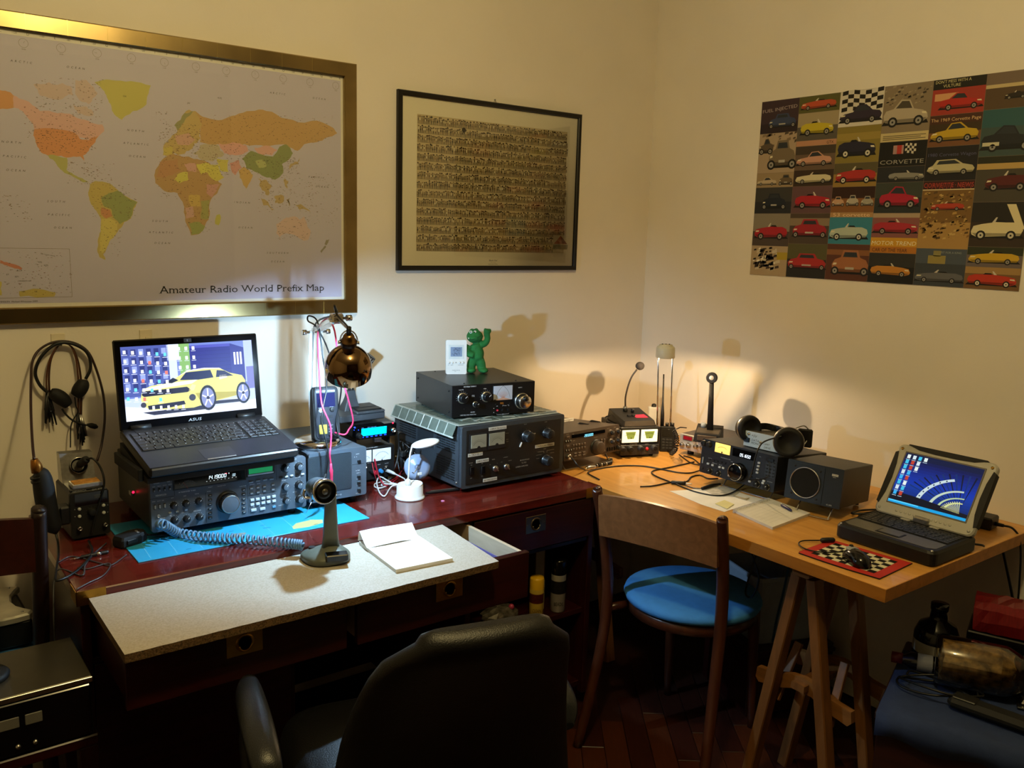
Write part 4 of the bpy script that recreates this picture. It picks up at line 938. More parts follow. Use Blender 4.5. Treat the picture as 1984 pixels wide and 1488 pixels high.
SR(0, 1, .0, .3, '#b9c8f0', 1)                                 # bright ground
SR(0, .34, .32, 1, '#4a58a0', 1); SR(.34, .40, .4, 1, '#c8d6fa', 1); SR(.42, .5, .55, 1, '#7fae66', 2); SR(.33, .48, .78, 1, '#dce8ff', 1)
for i in range(6):
    for j in range(5): SR(.015+i*.055, .05+i*.055, .42+j*.115, .5+j*.115, '#2d3675' if (i+j) % 3 else '#8f9fe0', 2)
SR(.5, .82, .40, .96, '#2c2f86', 2); SR(.5, .82, .93, .97, '#4c4fb0', 3)
for k in range(9): SR(.5, .82, .44+.055*k, .444+.055*k, '#23266e', 3)
SP('#35398c', 2, (.82, .42), (.93, .36), (.93, .9), (.82, .97)); SR(.93, 1, .4, 1, '#aebdf4', 2); SR(.94, 1, .3, .62, '#7678b8', 3)
for k in range(3): SR(.845+.025*k, .86+.025*k, .66, .84, '#e0eaff', 3)
SP('#e4ecff', 3, (0, 0), (1, 0), (1, .14), (.5, .06), (0, .2)); SP('#c2c9dc', 2, (.05, .08), (.95, .1), (.95, .2), (.1, .2))
# wallpaper car
YC, YD, WH = '#d9d67e', '#b0a850', '#f4f4dc'
SP('#2a2c44', 4, (.12, .10), (.56, .12), (.60, .06), (.2, .05)); SP('#2a2c44', 4, (.6, .17), (.9, .16), (.9, .12), (.62, .12))
SP(YC, 5, (.115, .30), (.13, .41), (.2, .455), (.33, .47), (.40, .555), (.47, .625), (.60, .645), (.72, .63), (.80, .55), (.90, .50), (.925, .42), (.915, .30), (.86, .22), (.60, .14), (.50, .10), (.18, .12), (.12, .2))
SP(WH, 6, (.40, .555), (.47, .625), (.60, .645), (.72, .63), (.74, .615), (.60, .63), (.48, .61)); SP(WH, 6, (.14, .42), (.33, .47), (.55, .49), (.50, .44), (.16, .39))
SP('#1e2450', 7, (.41, .50), (.46, .60), (.65, .61), (.67, .50), (.55, .485)); SP('#2a3058', 7, (.69, .50), (.70, .60), (.76, .585), (.83, .505)); SP('#10142c', 7, (.30, .475), (.36, .54), (.40, .5), (.35, .465))
SP('#20223a', 7, (.125, .33), (.125, .385), (.46, .40), (.49, .35), (.46, .325), (.14, .31)); SP('#20223a', 7, (.165, .13), (.16, .185), (.43, .21), (.44, .16), (.3, .13))
SP('#efe6a0', 7, (.47, .345), (.50, .43), (.53, .41), (.51, .34)); p.disc(*S(.495, .245), .009, '#3a3c50', 7, 12); p.disc(*S(.13, .2), .007, '#3a3c50', 7, 12)
SP(YD, 6, (.52, .30), (.60, .30), (.86, .27), (.915, .32), (.915, .3), (.86, .22), (.64, .17), (.55, .2)); SP(WH, 7, (.715, .465), (.72, .525), (.775, .53), (.78, .485))
for u, r_ in ((.615, .031), (.90, .027)):
    x, z = S(u, .22 if u < .8 else .245); p.disc(x, z, r_*.72, '#191b2e', 8, 20, r_*1.1); p.disc(x, z, r_*.56, '#7f88b8', 9, 18, r_*.88); p.disc(x, z, r_*.15, '#2a2d4a', 11, 8)
    for k in range(5): p.line([(x, z), (x+.5*r_*cos(1.26*k+.3), z+.8*r_*sin(1.26*k+.3))], .0036, '#e8ecff', 10)
# desktop icons
for i in range(6):
    for j in range(6):
        if (i, j) in ((3, 5), (5, 5)): continue
        x, z = S(.025+i*.058, .925-j*.125-.012*i); c = rnd.choice(('#eef2ff', '#e8f0ff', '#dfe6f8', '#6ad0f0', '#f07a6a', '#ffffff'))
        p.rect(x-.0035, x+.0035, z-.004, z+.005, c, 12); p.rect(x-.007, x+.007, z-.0075, z-.0063, '#dfe6ff', 12)
for i in range(3):
    for j in range(3): x, z = S(.42+i*.055, .93-j*.13); p.rect(x-.0035, x+.0035, z-.004, z+.005, '#f2f6ff', 12); p.rect(x-.006, x+.006, z-.0075, z-.0063, '#dfe6ff', 12)
for i in range(5): x, z = S(.2+.055*i, .15-.006*i); p.rect(x-.003, x+.003, z-.004, z+.005, '#f2f6ff', 12); p.rect(x-.006, x+.006, z-.0075, z-.0063, '#e8eeff', 12)
p.build('display', print_mat('laptop_display', .55, 1.5, .12), lid)
p = Print(-.0002); p.text('ASUS', LW/2, .008, .0075, '#b9bcc0', 0, 'c', width=.034, slant=.2); p.rect(LW/2-.012, LW/2+.008, .2175, .2275, '#2a2b2e', 0); p.rect(LW/2-.004, LW/2-.002, .220, .225, '#8f9aa0', 1)
p.build('logo', M_LET, lid)
st = thing('laptop_stand', 'black sloping stand between the laptop and the large transceiver', 'stand', (.518, 2.088, .915), radians(2))
MB().add([(0, 0, 0), (.372, 0, 0), (.372, .22, 0), (0, .22, 0), (0, 0, .0125), (.372, 0, .0125), (.372, .22, .056), (0, .22, .056)], [(0, 3, 2, 1), (4, 5, 6, 7), (0, 1, 5, 4), (2, 3, 7, 6), (0, 4, 7, 3), (1, 2, 6, 5)]).build('wedge', M_BLKM, st)
for x in (-.012, .372): MB().box(x, x+.012, .03, .235, .0, .03, .002).build('side_rail', M_BLKM, st)
# ================================================================== SOLDERING CORNER
t = thing('soldering_station', 'black twin soldering and hot air station at the left desk end', 'soldering station', (.378, 2.25, DZ), radians(2))
W_, D_, H_ = .088, .15, .122
feet(t, W_, D_, .006, ins=.014, r=.006)
MB().box(0, W_, .004, D_, .006, H_, .004).build('cabinet', M_BLK, t)
MB().prism(rrect(0, W_, .007, H_-.002, .004, 3), -.001, .006, 'y').build('front_panel', M_BLKM, t)
G = lambda x, y: RL(60+x/6.2, 840+y/6.2, t)
u0, v1 = G(520, 760); u1, v0 = G(920, 800); plate(t, u0, u1, v0-.004, v1+.006, M_SMOKE, .0015, name='display_window')
u, v = G(825, 750); plate(t, u-.013, u+.011, v-.004, v+.005, mat('grey_lcd', '#3b3f42', .3), .002, name='display')
M_PALE = mat('pale_button', '#b9beb6', .4)
for x, y in ((580, 907), (582, 993), (870, 860), (873, 947)): MB().lathe([(.0042, 0), (.0042, -.002), (.003, -.003), (0, -.0032)], 14, ax=(0, 1, 0), cap=(0, 0)).build('push_button', M_PALE, t, (G(x, y)[0], -.001, G(x, y)[1]))
knob(t, G(730, 935), .009, .012, M_BLKM, M_BLKM, y=-.001, ptr=None)
for x, y in ((580, 1130), (885, 1080)): plug(t, G(x, y), .0055, M_CHROME, .012, -.001)
p = Print(-.0012); u, v = G(500, 710); p.text('NEWACA', u, v, .0042, '#a8aaa8', 0, 'l', width=.031); u, v = G(735, 682); p.text('DX 8786D', u, v, .0042, '#a8aaa8', 0, 'l', width=.033)
for x, y, up in ((525, 912, 1), (528, 998, -1), (920, 855, 1), (920, 942, -1)): u, v = G(x, y); p.poly([(u-.0014, v-.001*up), (u+.0014, v-.001*up), (u, v+.0016*up)][::up], '#a8aaa8', 0)
u, v = G(730, 935); ticks(p, u, v, .012, 9, col='#6a6c6a'); p.build('panel_lettering', M_LET, t)
# iron rest with sponge tray on its own weighted base, standing on the station
t = thing('iron_rest', 'silver iron rest with damp sponge tray on the soldering station', 'iron stand', (.376, 2.26, DZ+H_), radians(2))
MB().box(.004, .082, .0, .125, .0003, .006, .002).build('rest_base', M_BLK, t)
b = MB().box(.012, .08, .0, .046, .006, .017, .001); b.build('sponge_tray', M_STEEL, t)
MB().box(.016, .076, .004, .042, .015, .0185, .001).build('sponge', mat('damp_sponge', '#b8833c', .9, noise=.3, nscale=90, bump=.6, bscale=300), t)
MB().add([(.004, .07, .006), (.08, .07, .006), (.08, .115, .006), (.004, .115, .006), (.004, .088, .078), (.08, .088, .074), (.08, .118, .074), (.004, .118, .078)], [(0, 3, 2, 1), (4, 5, 6, 7), (0, 1, 5, 4), (2, 3, 7, 6), (0, 4, 7, 3), (1, 2, 6, 5)]).build('holder_body', M_STEEL, t)
hx = (.044, .078, .045)
MB().lathe([(.0195, 0), (.0205, .004), (.0185, .005), (.012, -.012), (.0, -.014)], 24, c=(.044, .074, .046), ax=(0, -.95, .28), cap=(0, 0)).build('holder_ring', M_BLKG, t)
MB().lathe([(.0185, .0045), (.0195, .0062), (.0205, .0045)], 24, c=(.044, .074, .046), ax=(0, -.95, .28), cap=(0, 0)).build('ring_lip', M_CHROME, t)
base = t.matrix_basis.copy()
t = thing('soldering_iron', 'black handled soldering iron resting in the silver holder', 'soldering iron', base @ Vector((.044, .074, .046)), radians(2))
a_ = Vector((.12, -.9, .45)).normalized()
MB().lathe([(.003, -.03), (.004, 0), (.0075, .004), (.0095, .012), (.009, .03), (.0105, .042), (.0095, .055), (.006, .06)], 16, ax=a_).build('handle', M_BLKM, t)
e = a_*.06
MB().tube([e, e+Vector((.012, -.012, .002)), (.033, -.075, .005), (.036, -.088, -.03), (.024, -.088, -.075), (.008, -.092, -.12), (.0, -.097, -.152)], .0026, 7).build('cord', M_CABLE, t)
# hot air gun in its cradle
t = thing('hot_air_gun', 'black hot air gun hanging at the flank of the soldering station', 'hot air tool', (0, 0, 0))
q = lambda px, py, y=2.235: RY(px, py, y)
c = [q(72, 915), q(80, 922), q(84, 940), q(88, 965), q(92, 985), q(98, 1005), q(104, 1022), q(108, 1034)]
MB().sweep(catmull(c, 4), [.014, .016, .0175, .019, .0195, .0205, .0215, .022, .0225, .023, .0232, .0232, .0232, .023, .0228, .0225, .0225, .0222, .022, .0215, .021, .0205, .0200, .0195, .018, .016, .013, .008, .004][:len(catmull(c, 4))], 18).build('grip', M_BLKM, t)
for k in (0, 1): MB().sweep([q(74+k*2.5, 921+k*7), q(75.2+k*2.5, 924+k*7)], [.0185+k*.001]*2, 18).build('grip_rib', M_BLK, t)
MB().sweep([q(66, 890), q(70, 902), q(73, 914)], [.008, .0125, .0135], 18).build('nozzle_collar', mat('amber_brass', '#8a5a20', .35, .8, noise=.2), t)
tb_ = catmull([q(66, 890), q(63, 860, 2.28), q(60, 800, 2.38), q(60, 740, 2.46), q(62, 705, 2.5), q(72, 682, 2.515), q(95, 666, 2.518), q(122, 661, 2.518), q(150, 667, 2.518), q(172, 684, 2.518), q(188, 720, 2.515), q(200, 765, 2.5), q(203, 810, 2.47), q(197, 860, 2.44), q(188, 893, 2.415)], 6)
MB().sweep(tb_, .0032, 8).build('hose', mat('brown_hose', '#2a140c', .45), t)
MB().sweep(catmull([q(108, 1034), q(112, 1050, 2.22), q(113, 1075, 2.17), RZ(108, 1110, DZ+.004), RZ(112, 1125, DZ+.004), RZ(150, 1105, DZ+.004), RZ(178, 1072, DZ+.006), RZ(172, 1048, DZ+.012)], 6), .0028, 7).build('cord', M_CABLE, t)
MB().box(.352, .376, 2.235, 2.275, .80, .845, .004).build('cradle', M_BLK, t)
# wires lying loose at the desk end
M_WIRE = mat('grey_lead', '#3d3d3f', .35)
def flat(pxs, z, dz=0): return [RZ(x, y, z+(dz if 0 < i < len(pxs)-1 else 0)) for i, (x, y) in enumerate(pxs)]
cable('test_lead', 'thin grey lead curling over the desk edge past the brass corner', flat([(206, 1052), (180, 1075), (165, 1095), (158, 1115)], DZ+.003)+[Vector((.318, 2.1, .74)), Vector((.300, 2.06, .66)), Vector((.297, 2.04, .52)), Vector((.298, 2.02, .36)), Vector((.302, 2.0, .24))], .0018, M_WIRE)
cable('probe_lead', 'thin test lead looped beside the brass corner bracket', flat([(148, 1142), (170, 1130), (200, 1115), (214, 1096), (206, 1092), (170, 1102), (150, 1100)], DZ+.002), .0015, M_WIRE)
cable('antenna_lead', 'fine dark lead running from the station under the hand microphone', flat([(112, 1090), (140, 1078), (190, 1090), (215, 1095), (245, 1075)], DZ+.002), .0014, M_WIRE)
t = thing('solder_pen', 'slim black pen with metal tip lying by the soldering station', 'pen', RZ(180, 1075, DZ+.005), radians(4))
MB().lathe([(.0012, -.04), (.002, -.028), (.0045, -.024), (.0045, .03), (.004, .034), (0, .035)], 12, ax=(1, 0, 0)).build('barrel', M_BLK, t)
MB().lathe([(.0048, .008), (.0048, .018)], 12, ax=(1, 0, 0)).lathe([(.0006, -.05), (.002, -.028)], 10, ax=(1, 0, 0)).build('metal_band', M_CHROME, t)
# ------------------------------------------------------------------ headset and leads on the wall hook
q = lambda px, py, y=2.515: RY(px, py, y)
W3 = lambda x, y, yy=2.512: RY(40+x/5.721, 640+y/5.723, yy)
t = thing('headset', 'black headset with boom microphone hanging from the cream wall hook', 'headset', (0, 0, 0))
MB().tube([W3(300, 690), W3(215, 610), W3(165, 500), W3(175, 400), W3(230, 290), W3(330, 190), W3(430, 140), W3(540, 140), W3(650, 180), W3(730, 240), W3(770, 330), W3(770, 440), W3(720, 540)], .0042, 8).build('headband', M_BLK, t)
for pts in ([W3(330, 690), W3(400, 720), W3(470, 770), W3(530, 830)], [W3(690, 550), W3(680, 610), W3(640, 680), W3(600, 730)]):
    MB().sweep(catmull(pts, 4), [.008+.011*sin(pi*(i+1)/14)**.7 for i in range(13)], 14).build('ear_pad', M_BLKM, t)
MB().tube([W3(460, 870), W3(500, 930), W3(580, 1000), W3(700, 1045), W3(760, 1050)], .0026, 7).build('microphone_boom', M_BLK, t)
MB().sweep([W3(735, 1046), W3(780, 1055), W3(830, 1068), W3(855, 1075)], [.003, .0072, .007, .003], 12).build('microphone', M_BLKM, t)
MB().tube([W3(600, 740), W3(610, 830), W3(630, 910), W3(560, 1050), W3(552, 1300, 2.5)], .0016, 6).build('cord', M_CABLE, t)
M_LEAD = mat('brown_lead', '#5a3016', .5); M_LEADD = mat('dark_lead', '#2e1a10', .5)
rl = random.Random(5)
o = thing('test_lead_bundle', 'bundle of thin brown test leads with clips draped over the wall hook', 'test leads', (0, 0, 0))
for k in range(12):
    dx = rl.uniform(-26, 26); s_ = k % 2
    pts = [W3(300+dx+rl.uniform(-8, 8), 690, 2.52), W3(300+dx*.9, 500, 2.52), W3(330+dx*.6, 320, 2.52), W3(400+dx*.4, 190, 2.523), W3(470, 150, 2.518), W3(560+dx*.4, 180, 2.522), W3(620+dx*.7, 320, 2.52), W3(650+dx, 520, 2.52), W3(655+dx*1.1, 720, 2.52), W3(650+dx*1.1, rl.uniform(900, 1010), 2.52)]
    MB().tube(pts, .0011, 5, sub=4).build('wire', (M_LEAD, M_LEADD)[s_], o)
    for e in (pts[0], pts[-1]):
        d = Vector((rl.uniform(-.008, .012), rl.uniform(-.006, .0), -.052-rl.uniform(0, .02)))
        if e is pts[0]: d *= 1.25
        MB().sweep([e, e+d*.55, e+d*.6, e+d], [.0024, .0046, .0034, .0018], 7).build('clip', rl.choice((M_BLK, M_BLK, M_STEEL)), o)
# ================================================================== HAND MICROPHONE AND ITS CORD
t = thing('hand_microphone', 'black fist microphone lying in front of the dark transceiver flank', 'microphone', RZ(238, 1066, DZ), radians(24))
b = MB(); rr = [[Vector((x*s_+.036*(1-s_), y*s_+.02*(1-s_), z)) for x, y in [(0, .004), (.004, 0), (.05, -.004), (.072, .004), (.078, .02), (.072, .036), (.05, .044), (.004, .04), (0, .036)]] for s_, z in ((.92, .0005), (1, .006), (1, .02), (.9, .028))]
b.rings(rr, 0, False); b.build('case', M_BLKM, t)
p = Print(0); p.text('KENWOOD', .052, .004, .0055, '#c8ccd0', 0, rot=1.25, width=.02); p.build('logo', M_LET, t, (0, 0, .0286), (-pi/2, 0, 0))
MB().box(.012, .04, -.004, -.0005, .009, .02, .001).build('push_to_talk', M_BLK, t)
MB().tube([(.076, .01, .014), (.10, -.012, .010), (.14, -.022, .006), (.175, -.02, .006), (.19, .0, .006), (.18, .02, .008)], .0028, 7).build('cord', M_CABLE, t)
# ================================================================== DESK MICROPHONE WITH COILED CORD
M_OLIVE = mat('microphone_grey', '#565b52', .42, noise=.06)
mc = RZ(632, 1086, CBZ)
t = thing('desk_microphone', 'grey desk microphone with chrome head standing on the chipboard', 'microphone', (mc.x, mc.y, CBZ), radians(-18))
ol = [(-.058, .012), (-.052, .036), (-.03, .048), (.03, .046), (.05, .034), (.058, .01), (.052, -.024), (.03, -.04), (-.012, -.046), (-.042, -.03)]
sm = [Vector((p.x, p.y, 0)) for p in catmull([(x, y, 0) for x, y in ol], 3, True)]
b = MB(); b.rings([[Vector((p.x*s_+ox, p.y*s_+oy, z)) for p in sm] for s_, z, ox, oy in ((.97, .003, 0, 0), (1, .006, 0, 0), (1, .014, 0, 0), (.94, .018, 0, 0), (.62, .026, .008, .006), (.4, .032, .012, .008), (.3, .036, .013, .008))], 0, True)
b.build('base', M_OLIVE, t)
MB().rings([[Vector((p.x*.96, p.y*.96, z)) for p in sm] for z in (.0002, .0035)], 0).build('base_pad', M_RUB, t)
MB().box(-.006, .046, -.052, -.022, .014, .030, .002).build('talk_bar', M_BLKG, t)
MB().cyl((-.03, .03, .022), (-.03, .03, .027), .008, n=16).build('thumb_wheel', M_BLK, t)
b = MB(); st_ = []
for z, wx, wy, oy in ((.03, .021, .012, .008), (.06, .018, .010, .008), (.11, .0155, .0085, .006), (.15, .0135, .0075, .003), (.168, .012, .007, 0)):
    st_.append([Vector((.012+x, oy+y, z)) for x, y in rrect(-wx, wx, -wy, wy, min(wx, wy)*.6, 3)])
b.rings(st_, 0, True); b.build('stem', M_OLIVE, t)
hx = RL(630, 953, t, -.03); hc = Vector((hx[0], -.03, hx[1])); ha = Vector((.30, -.95, .06)).normalized()
MB().lathe([(.010, -.078), (.019, -.07), (.0255, -.052), (.0285, -.03), (.0292, -.014), (.028, -.012)], 28, c=hc, ax=ha).build('head_shell', mat('microphone_head_blue', '#4a5a66', .3, .4), t)
MB().lathe([(.028, -.016), (.0305, -.012), (.0305, -.002), (.0285, .002), (.0265, .001)], 32, c=hc, ax=ha, cap=(0, 0)).build('head_ring', M_CHROME, t)
MB().lathe([(.0268, -.003), (.012, -.0015), (.0, -.001)], 28, c=hc, ax=ha).build('grille_face', mat('mic_face', '#0c0b09', .35), t)
MB().lathe([(.0075, -.0012), (.007, .0008), (0, .001)], 20, c=hc, ax=ha, cap=(0, 0)).build('centre_badge', mat('mic_badge', '#55514a', .4, .5), t)
u_ = ha.orthogonal().normalized()
MB().tube([hc-ha*.04+Vector((-.031, 0, 0)), hc-ha*.04+Vector((-.03, 0, -.02)), Vector((0, 0, .165)), Vector((.024, -.0, .165)), hc-ha*.04+Vector((.03, .0, -.02)), hc-ha*.04+Vector((.031, 0, 0))], .0035, 8).build('yoke', M_CHROME, t)
# coiled cord from the big transceiver to the microphone
pa = [RY(309, 1017, 2.128), RY(318, 1017, 2.10), RZ(345, 1032, .765), RZ(395, 1040, .766), RZ(450, 1043, .767), RZ(510, 1048, .767), RZ(560, 1053, .766), RZ(588, 1056, .764)]
c = catmull(pa, 40); hel = []; N_ = len(c); turns = 42
u = Vector((0, 0, 1)); acc = 0
for i in range(turns*10+1):
    f_ = i/(turns*10)*(N_-1); k = min(int(f_), N_-2); p0 = c[k].lerp(c[k+1], f_-k); tt = (c[k+1]-c[k]).normalized()
    u = (u-tt*u.dot(tt)).normalized(); v = tt.cross(u); a = 2*pi*i/10; rr_ = .0105*min(1, i/8+.3, (turns*10-i)/8+.3)
    hel.append(p0+rr_*(cos(a)*u+sin(a)*v))
hel += [Vector((mc.x-.055, mc.y+.065, .757)), Vector((mc.x-.035, mc.y+.06, .748))]
tag(MB().sweep(hel, .0029, 6).build('coiled_microphone_cable', mat('blue_grey_cord', '#5d7f9c', .4)), 'blue-grey coiled cord from the large transceiver to the desk microphone', 'cable')
# ================================================================== NOTEPAD
t = thing('notepad', 'white writing pad with its first sheet folded back on the chipboard', 'notepad', (.958, 1.684, CBZ), radians(-4))
MB().box(0, .152, 0, .215, .0003, .009, .0004).build('page_block', mat('pad_edge', '#d9d6cc', .8), t)
MB().box(.0005, .1515, .0005, .2145, .009, .0094).build('top_page', mat('bright_paper', '#f2f1ec', .75), t)
pg = []
for k in range(13):
    a = k/12; y = .215+.004-.055*a*a*1.1+.004*sin(3*a); z = .010+.026*sin(pi*a**.7)
    pg.append([Vector((-.001+.002*sin(5*a), y, z)), Vector((.04, y+.003*sin(4*a+1), z+.003*a)), Vector((.09, y-.002, z+.004*a)), Vector((.151-.006*a, y+.004*a, z-.003*a))])
vs = [p for r in pg for p in r]; MB().add(vs, [(i*4+j, i*4+j+1, i*4+j+5, i*4+j+4) for i in range(12) for j in range(3)], 0, True).build('folded_page', mat('bright_paper', '#f2f1ec', .75), t)
# ------------------------------------------------------------------ things in the open drawer
t = thing('pliers', 'blue handled pliers lying in the open drawer', 'pliers', (1.235, 1.745, .6125), radians(20))
M_BGRIP = mat('blue_grip', '#2a4f9c', .45)
for k in (-1, 1):
    MB().sweep(catmull([(0, k*.004, .05), (.035, k*.016, .06), (.07, k*.024, .055), (.1, k*.02, .045)], 4), [.006, .007, .0075, .008, .0082, .0082, .008, .008, .0078, .0075, .007, .0065, .005], 10).build('handle', M_BGRIP, t)
MB().sweep([(0, 0, .05), (-.02, 0, .04), (-.05, 0, .02), (-.06, 0, .002)], [.008, .012, .008, .002], 8).build('jaws', M_STEEL, t)
t = thing('black_marker', 'black marker pen under the blue pliers in the drawer', 'pen', (1.262, 1.70, .6125+.0085), radians(12))
MB().lathe([(.004, -.062), (.008, -.055), (.0082, .02), (.009, .022), (.009, .06), (.007, .064)], 14, ax=(1, 0, 0)).build('barrel', M_BLK, t)
MB().box(.024, .058, -.002, .002, .0085, .011).build('clip', M_STEEL, t)
t = thing('clear_ruler', 'violet tinted clear plastic ruler standing along the drawer side', 'ruler', (1.312, 1.72, .6125), radians(90))
MB().box(0, .19, -.0012, .0012, 0, .062, .0005).build('ruler_blade', mat('violet_acrylic', '#8f86c8', .15, trans=.5), t)
p = Print(-.0013)
for k in range(19): p.line([(k*.01+.005, .062), (k*.01+.005, .052)], .0006, '#3a3560', 0)
p.build('graduations', M_LET, t)
# ================================================================== CHROME DESK LAMP
M_ACR = mat('clear_acrylic', '#e8f0f5', .12, alpha=.4)
M_BRONZE = mat('bronze_chrome', '#8a7052', .06, 1)
lb = Vector((1.02, 2.245, DZ+.164))
t = thing('desk_lamp', 'adjustable desk lamp with bronze mirrored dome on a round chrome foot', 'lamp', lb)
MB().lathe([(0, .0003), (.067, .0003), (.068, .004), (.066, .014), (.060, .020), (.045, .0245), (.02, .027), (0, .0275)], 48, cap=(0, 0)).build('foot', M_CHROME, t)
J = RY(618, 640, lb.y) - lb            # first joint
for dx in (-.014, .012):
    b = MB()
    b.rings([[Vector((dx*k+x, y, z)) for x, y in rrect(-w2, w2, -.004, .004, .002, 2)] for z, w2, k in ((.024, .007, .8), (.12, .0105, 1), (.22, .0105, 1), (J.z, .008, .9))], 0, True)
    b.build('upright', M_ACR, t)
MB().cyl((-.036, 0, J.z-.004), (.034, 0, J.z-.004), .0035, n=10).build('joint_pin', M_CHROME, t)
for x in (-.036, .034): MB().lathe([(.0075, -.006), (.0075, .006)], 12, c=(x, 0, J.z-.004), ax=(1, 0, 0)).build('joint_knob', M_CHROME, t)
DC = Vector((.968, 1.945, 1.183))       # dome centre
view = Vector((DC.x, DC.y, 0)).normalized()
ax = (Vector((0, 0, -1))*cos(radians(30))+view*sin(radians(30))+Vector((-.02, 0, 0))).normalized()   # opening direction
E_ = RY(652, 617, 2.02)-lb              # outer joint above the head
for dx in (-.012, .012):
    beam(MB(), Vector((dx, 0, J.z)), E_+Vector((dx, 0, 0)), .004, .012, (1, 0, 0)).build('arm_bar', M_ACR, t)
MB().cyl(E_+Vector((-.02, 0, 0)), E_+Vector((.03, 0, 0)), .0035, n=10).build('joint_pin', M_CHROME, t)
MB().lathe([(.008, -.006), (.008, .007)], 12, c=E_+Vector((.034, 0, 0)), ax=(1, 0, 0)).build('joint_knob', M_CHROME, t)
MB().box(E_.x-.016, E_.x+.016, E_.y-.011, E_.y+.011, E_.z-.013, E_.z+.013, .004).build('joint_block', M_CHROME, t)
O = DC-lb; up = -ax
R = .0585
# dome shell: outside and inside, rim skirt
prof = [(.0, -R*1.0)]+[(R*sin(radians(a)), -R*cos(radians(a))) for a in (14, 22, 34, 46, 58, 70, 80, 90)]+[(R*1.0, .010), (R*.985, .020)]
MB().lathe(prof[1:], 56, c=O, ax=ax, cap=(0, 0)).build('dome', M_BRONZE, t)
inn = [(r_*.965, z*.965+.0) for r_, z in prof[1:-1]]+[(R*.985, .020)]
MB().lathe(inn, 40, c=O, ax=ax, cap=(1, 0)).build('dome_lining', mat('white_reflector', '#e8e8e4', .5), t)
MB().lathe([(.0155, -.050), (.0155, -.068), (.0185, -.069), (.0185, -.083), (.015, -.084), (.014, -.095), (.0105, -.101), (0, -.102)], 28, c=O, ax=ax).build('neck', mat('bronze_satin', '#8a6a45', .3, 1), t)
MB().lathe([(.0190, -.070), (.0198, -.072), (.0198, -.081), (.0190, -.083)], 28, c=O, ax=ax, cap=(0, 0)).build('neck_band', mat('dark_bronze', '#2a1a10', .35, .6), t)
nk = O+ax*-.077; side = ax.cross(view).normalized()
arc_ = [nk+side*.0215*cos(a)+up*.036*sin(a)+(E_-nk-up*.036)*0 for a in [pi*k/12 for k in range(13)]]
MB().sweep(arc_, .0018, 7).build('stirrup', M_CHROME, t)
for s_ in (-1, 1): MB().lathe([(.0042, -.004), (.0042, .004)], 10, c=nk+side*.0215*s_, ax=side).build('stirrup_screw', M_CHROME, t)
MB().tube([arc_[6], (arc_[6]+E_)/2, E_], .003, 7).build('stirrup_link', M_CHROME, t)
MB().tube([O+ax*-.1, O+ax*-.118+Vector((-.003, 0, .004)), E_+Vector((-.004, -.012, .01)), RY(648, 592, 2.0)-lb, RY(653, 606, 2.04)-lb, E_+Vector((.004, .02, .006)), Vector((.0, .012, J.z+.01)), Vector((.0, .012, .2)), Vector((0, .02, .03))], .0026, 7).build('flex', M_CABLE, t)
MB().lathe([(.006, -.122), (.0065, -.1)], 12, c=O, ax=ax).build('flex_sleeve', M_RUB, t)
MB().lathe([(.0, -.045), (.012, -.044), (.016, -.03), (.017, -.020), (.012, -.010), (0, -.007)], 20, c=O, ax=ax, cap=(0, 0)).build('bulb', mat('led_bulb', '#ffffff', .5, emit='#dff0ff', es=12), t)
lamp = light('desk_lamp_bulb', 'POINT', DC+ax*.004, LED_W, (.46, .73, 1.0), shadow_soft_size=.010)
# ================================================================== MULTIMETER AND ITS PROBES
mpos = RZ(622, 847, lb.z+.029)
t = thing('multimeter', 'black handheld multimeter propped upright against the lamp column', 'multimeter', (lb.x-.028, lb.y-.044, lb.z+.024), radians(-8), rx=radians(-9))
MW, MH = .074, .150
ou = [(x, z) for x, z in rrect(0, MW, 0, MH, .012, 4)]; ou = [(x+(.003 if x < MW/2 else -.003)*sin(pi*min(max((z-.02)/.1, 0), 1)), z) for x, z in ou]
MB().prism(ou, 0, .030, 'y').build('holster', M_BLKM, t)
MB().prism([(MW/2+(x-MW/2)*.86, MH/2+(z-MH/2)*.93) for x, z in ou], -.003, .004, 'y').build('case', mat('meter_case', '#1a1c24', .4), t)
for x in (.0025, MW-.0025): MB().box(x-.0012, x+.0012, .006, .018, .03, .115, .0005).build('orange_edge', mat('holster_orange', '#c87848', .5), t)
H5 = lambda x, y: RL(560+x/5.721, 740+y/5.723, t)
plate(t, .011, MW-.011, .093, .132, mat('meter_screen', '#1c1c3a', .12), .0045, name='screen')
plate(t, .010, MW-.010, .134, .140, M_GREYB, .0042, name='brand_strip')
knob(t, (.021, .083), .0052, .006, M_LGREY, M_LGREY, y=-.003, ptr=None); knob(t, (.053, .085), .0058, .006, M_BLK, M_BLK, y=-.003, ptr=None)
for x, z in ((.022, .063), (.036, .064), (.05, .066), (.022, .051)): button(t, (x, z), .0085, .012 if x < .045 else .006, .0045, M_BLK)
plate(t, .014, .036, .018, .044, mat('yellow_label', '#c8b43a', .5), .0042, name='yellow_label')
p = Print(-.0043)
for x, z, s in ((.013, .135, 'DIGITAL MULTIMETER'), (.014, .0895, 'SELECT'), (.047, .092, 'HOLD'), (.040, .040, 'V  COM'), (.040, .030, 'CAT III'), (.041, .022, '10A')): p.text(s, x, z, .0028, '#c8ccd4' if 'DIG' not in s else '#22242a', 0)
p.text('!', .024, .024, .01, '#3a3010', 0); p.build('panel_lettering', M_LET, t)
for x in (.044, .055): plug(t, (x, .014), .0042, M_BLK, .008, -.003)
M_PRB = mat('red_probe', '#d8365c', .4)
jack = t.matrix_basis @ Vector((.055, -.012, .02)); jb = t.matrix_basis @ Vector((.044, -.012, .02))
q = lambda px, py, y: RY(px, py, y)
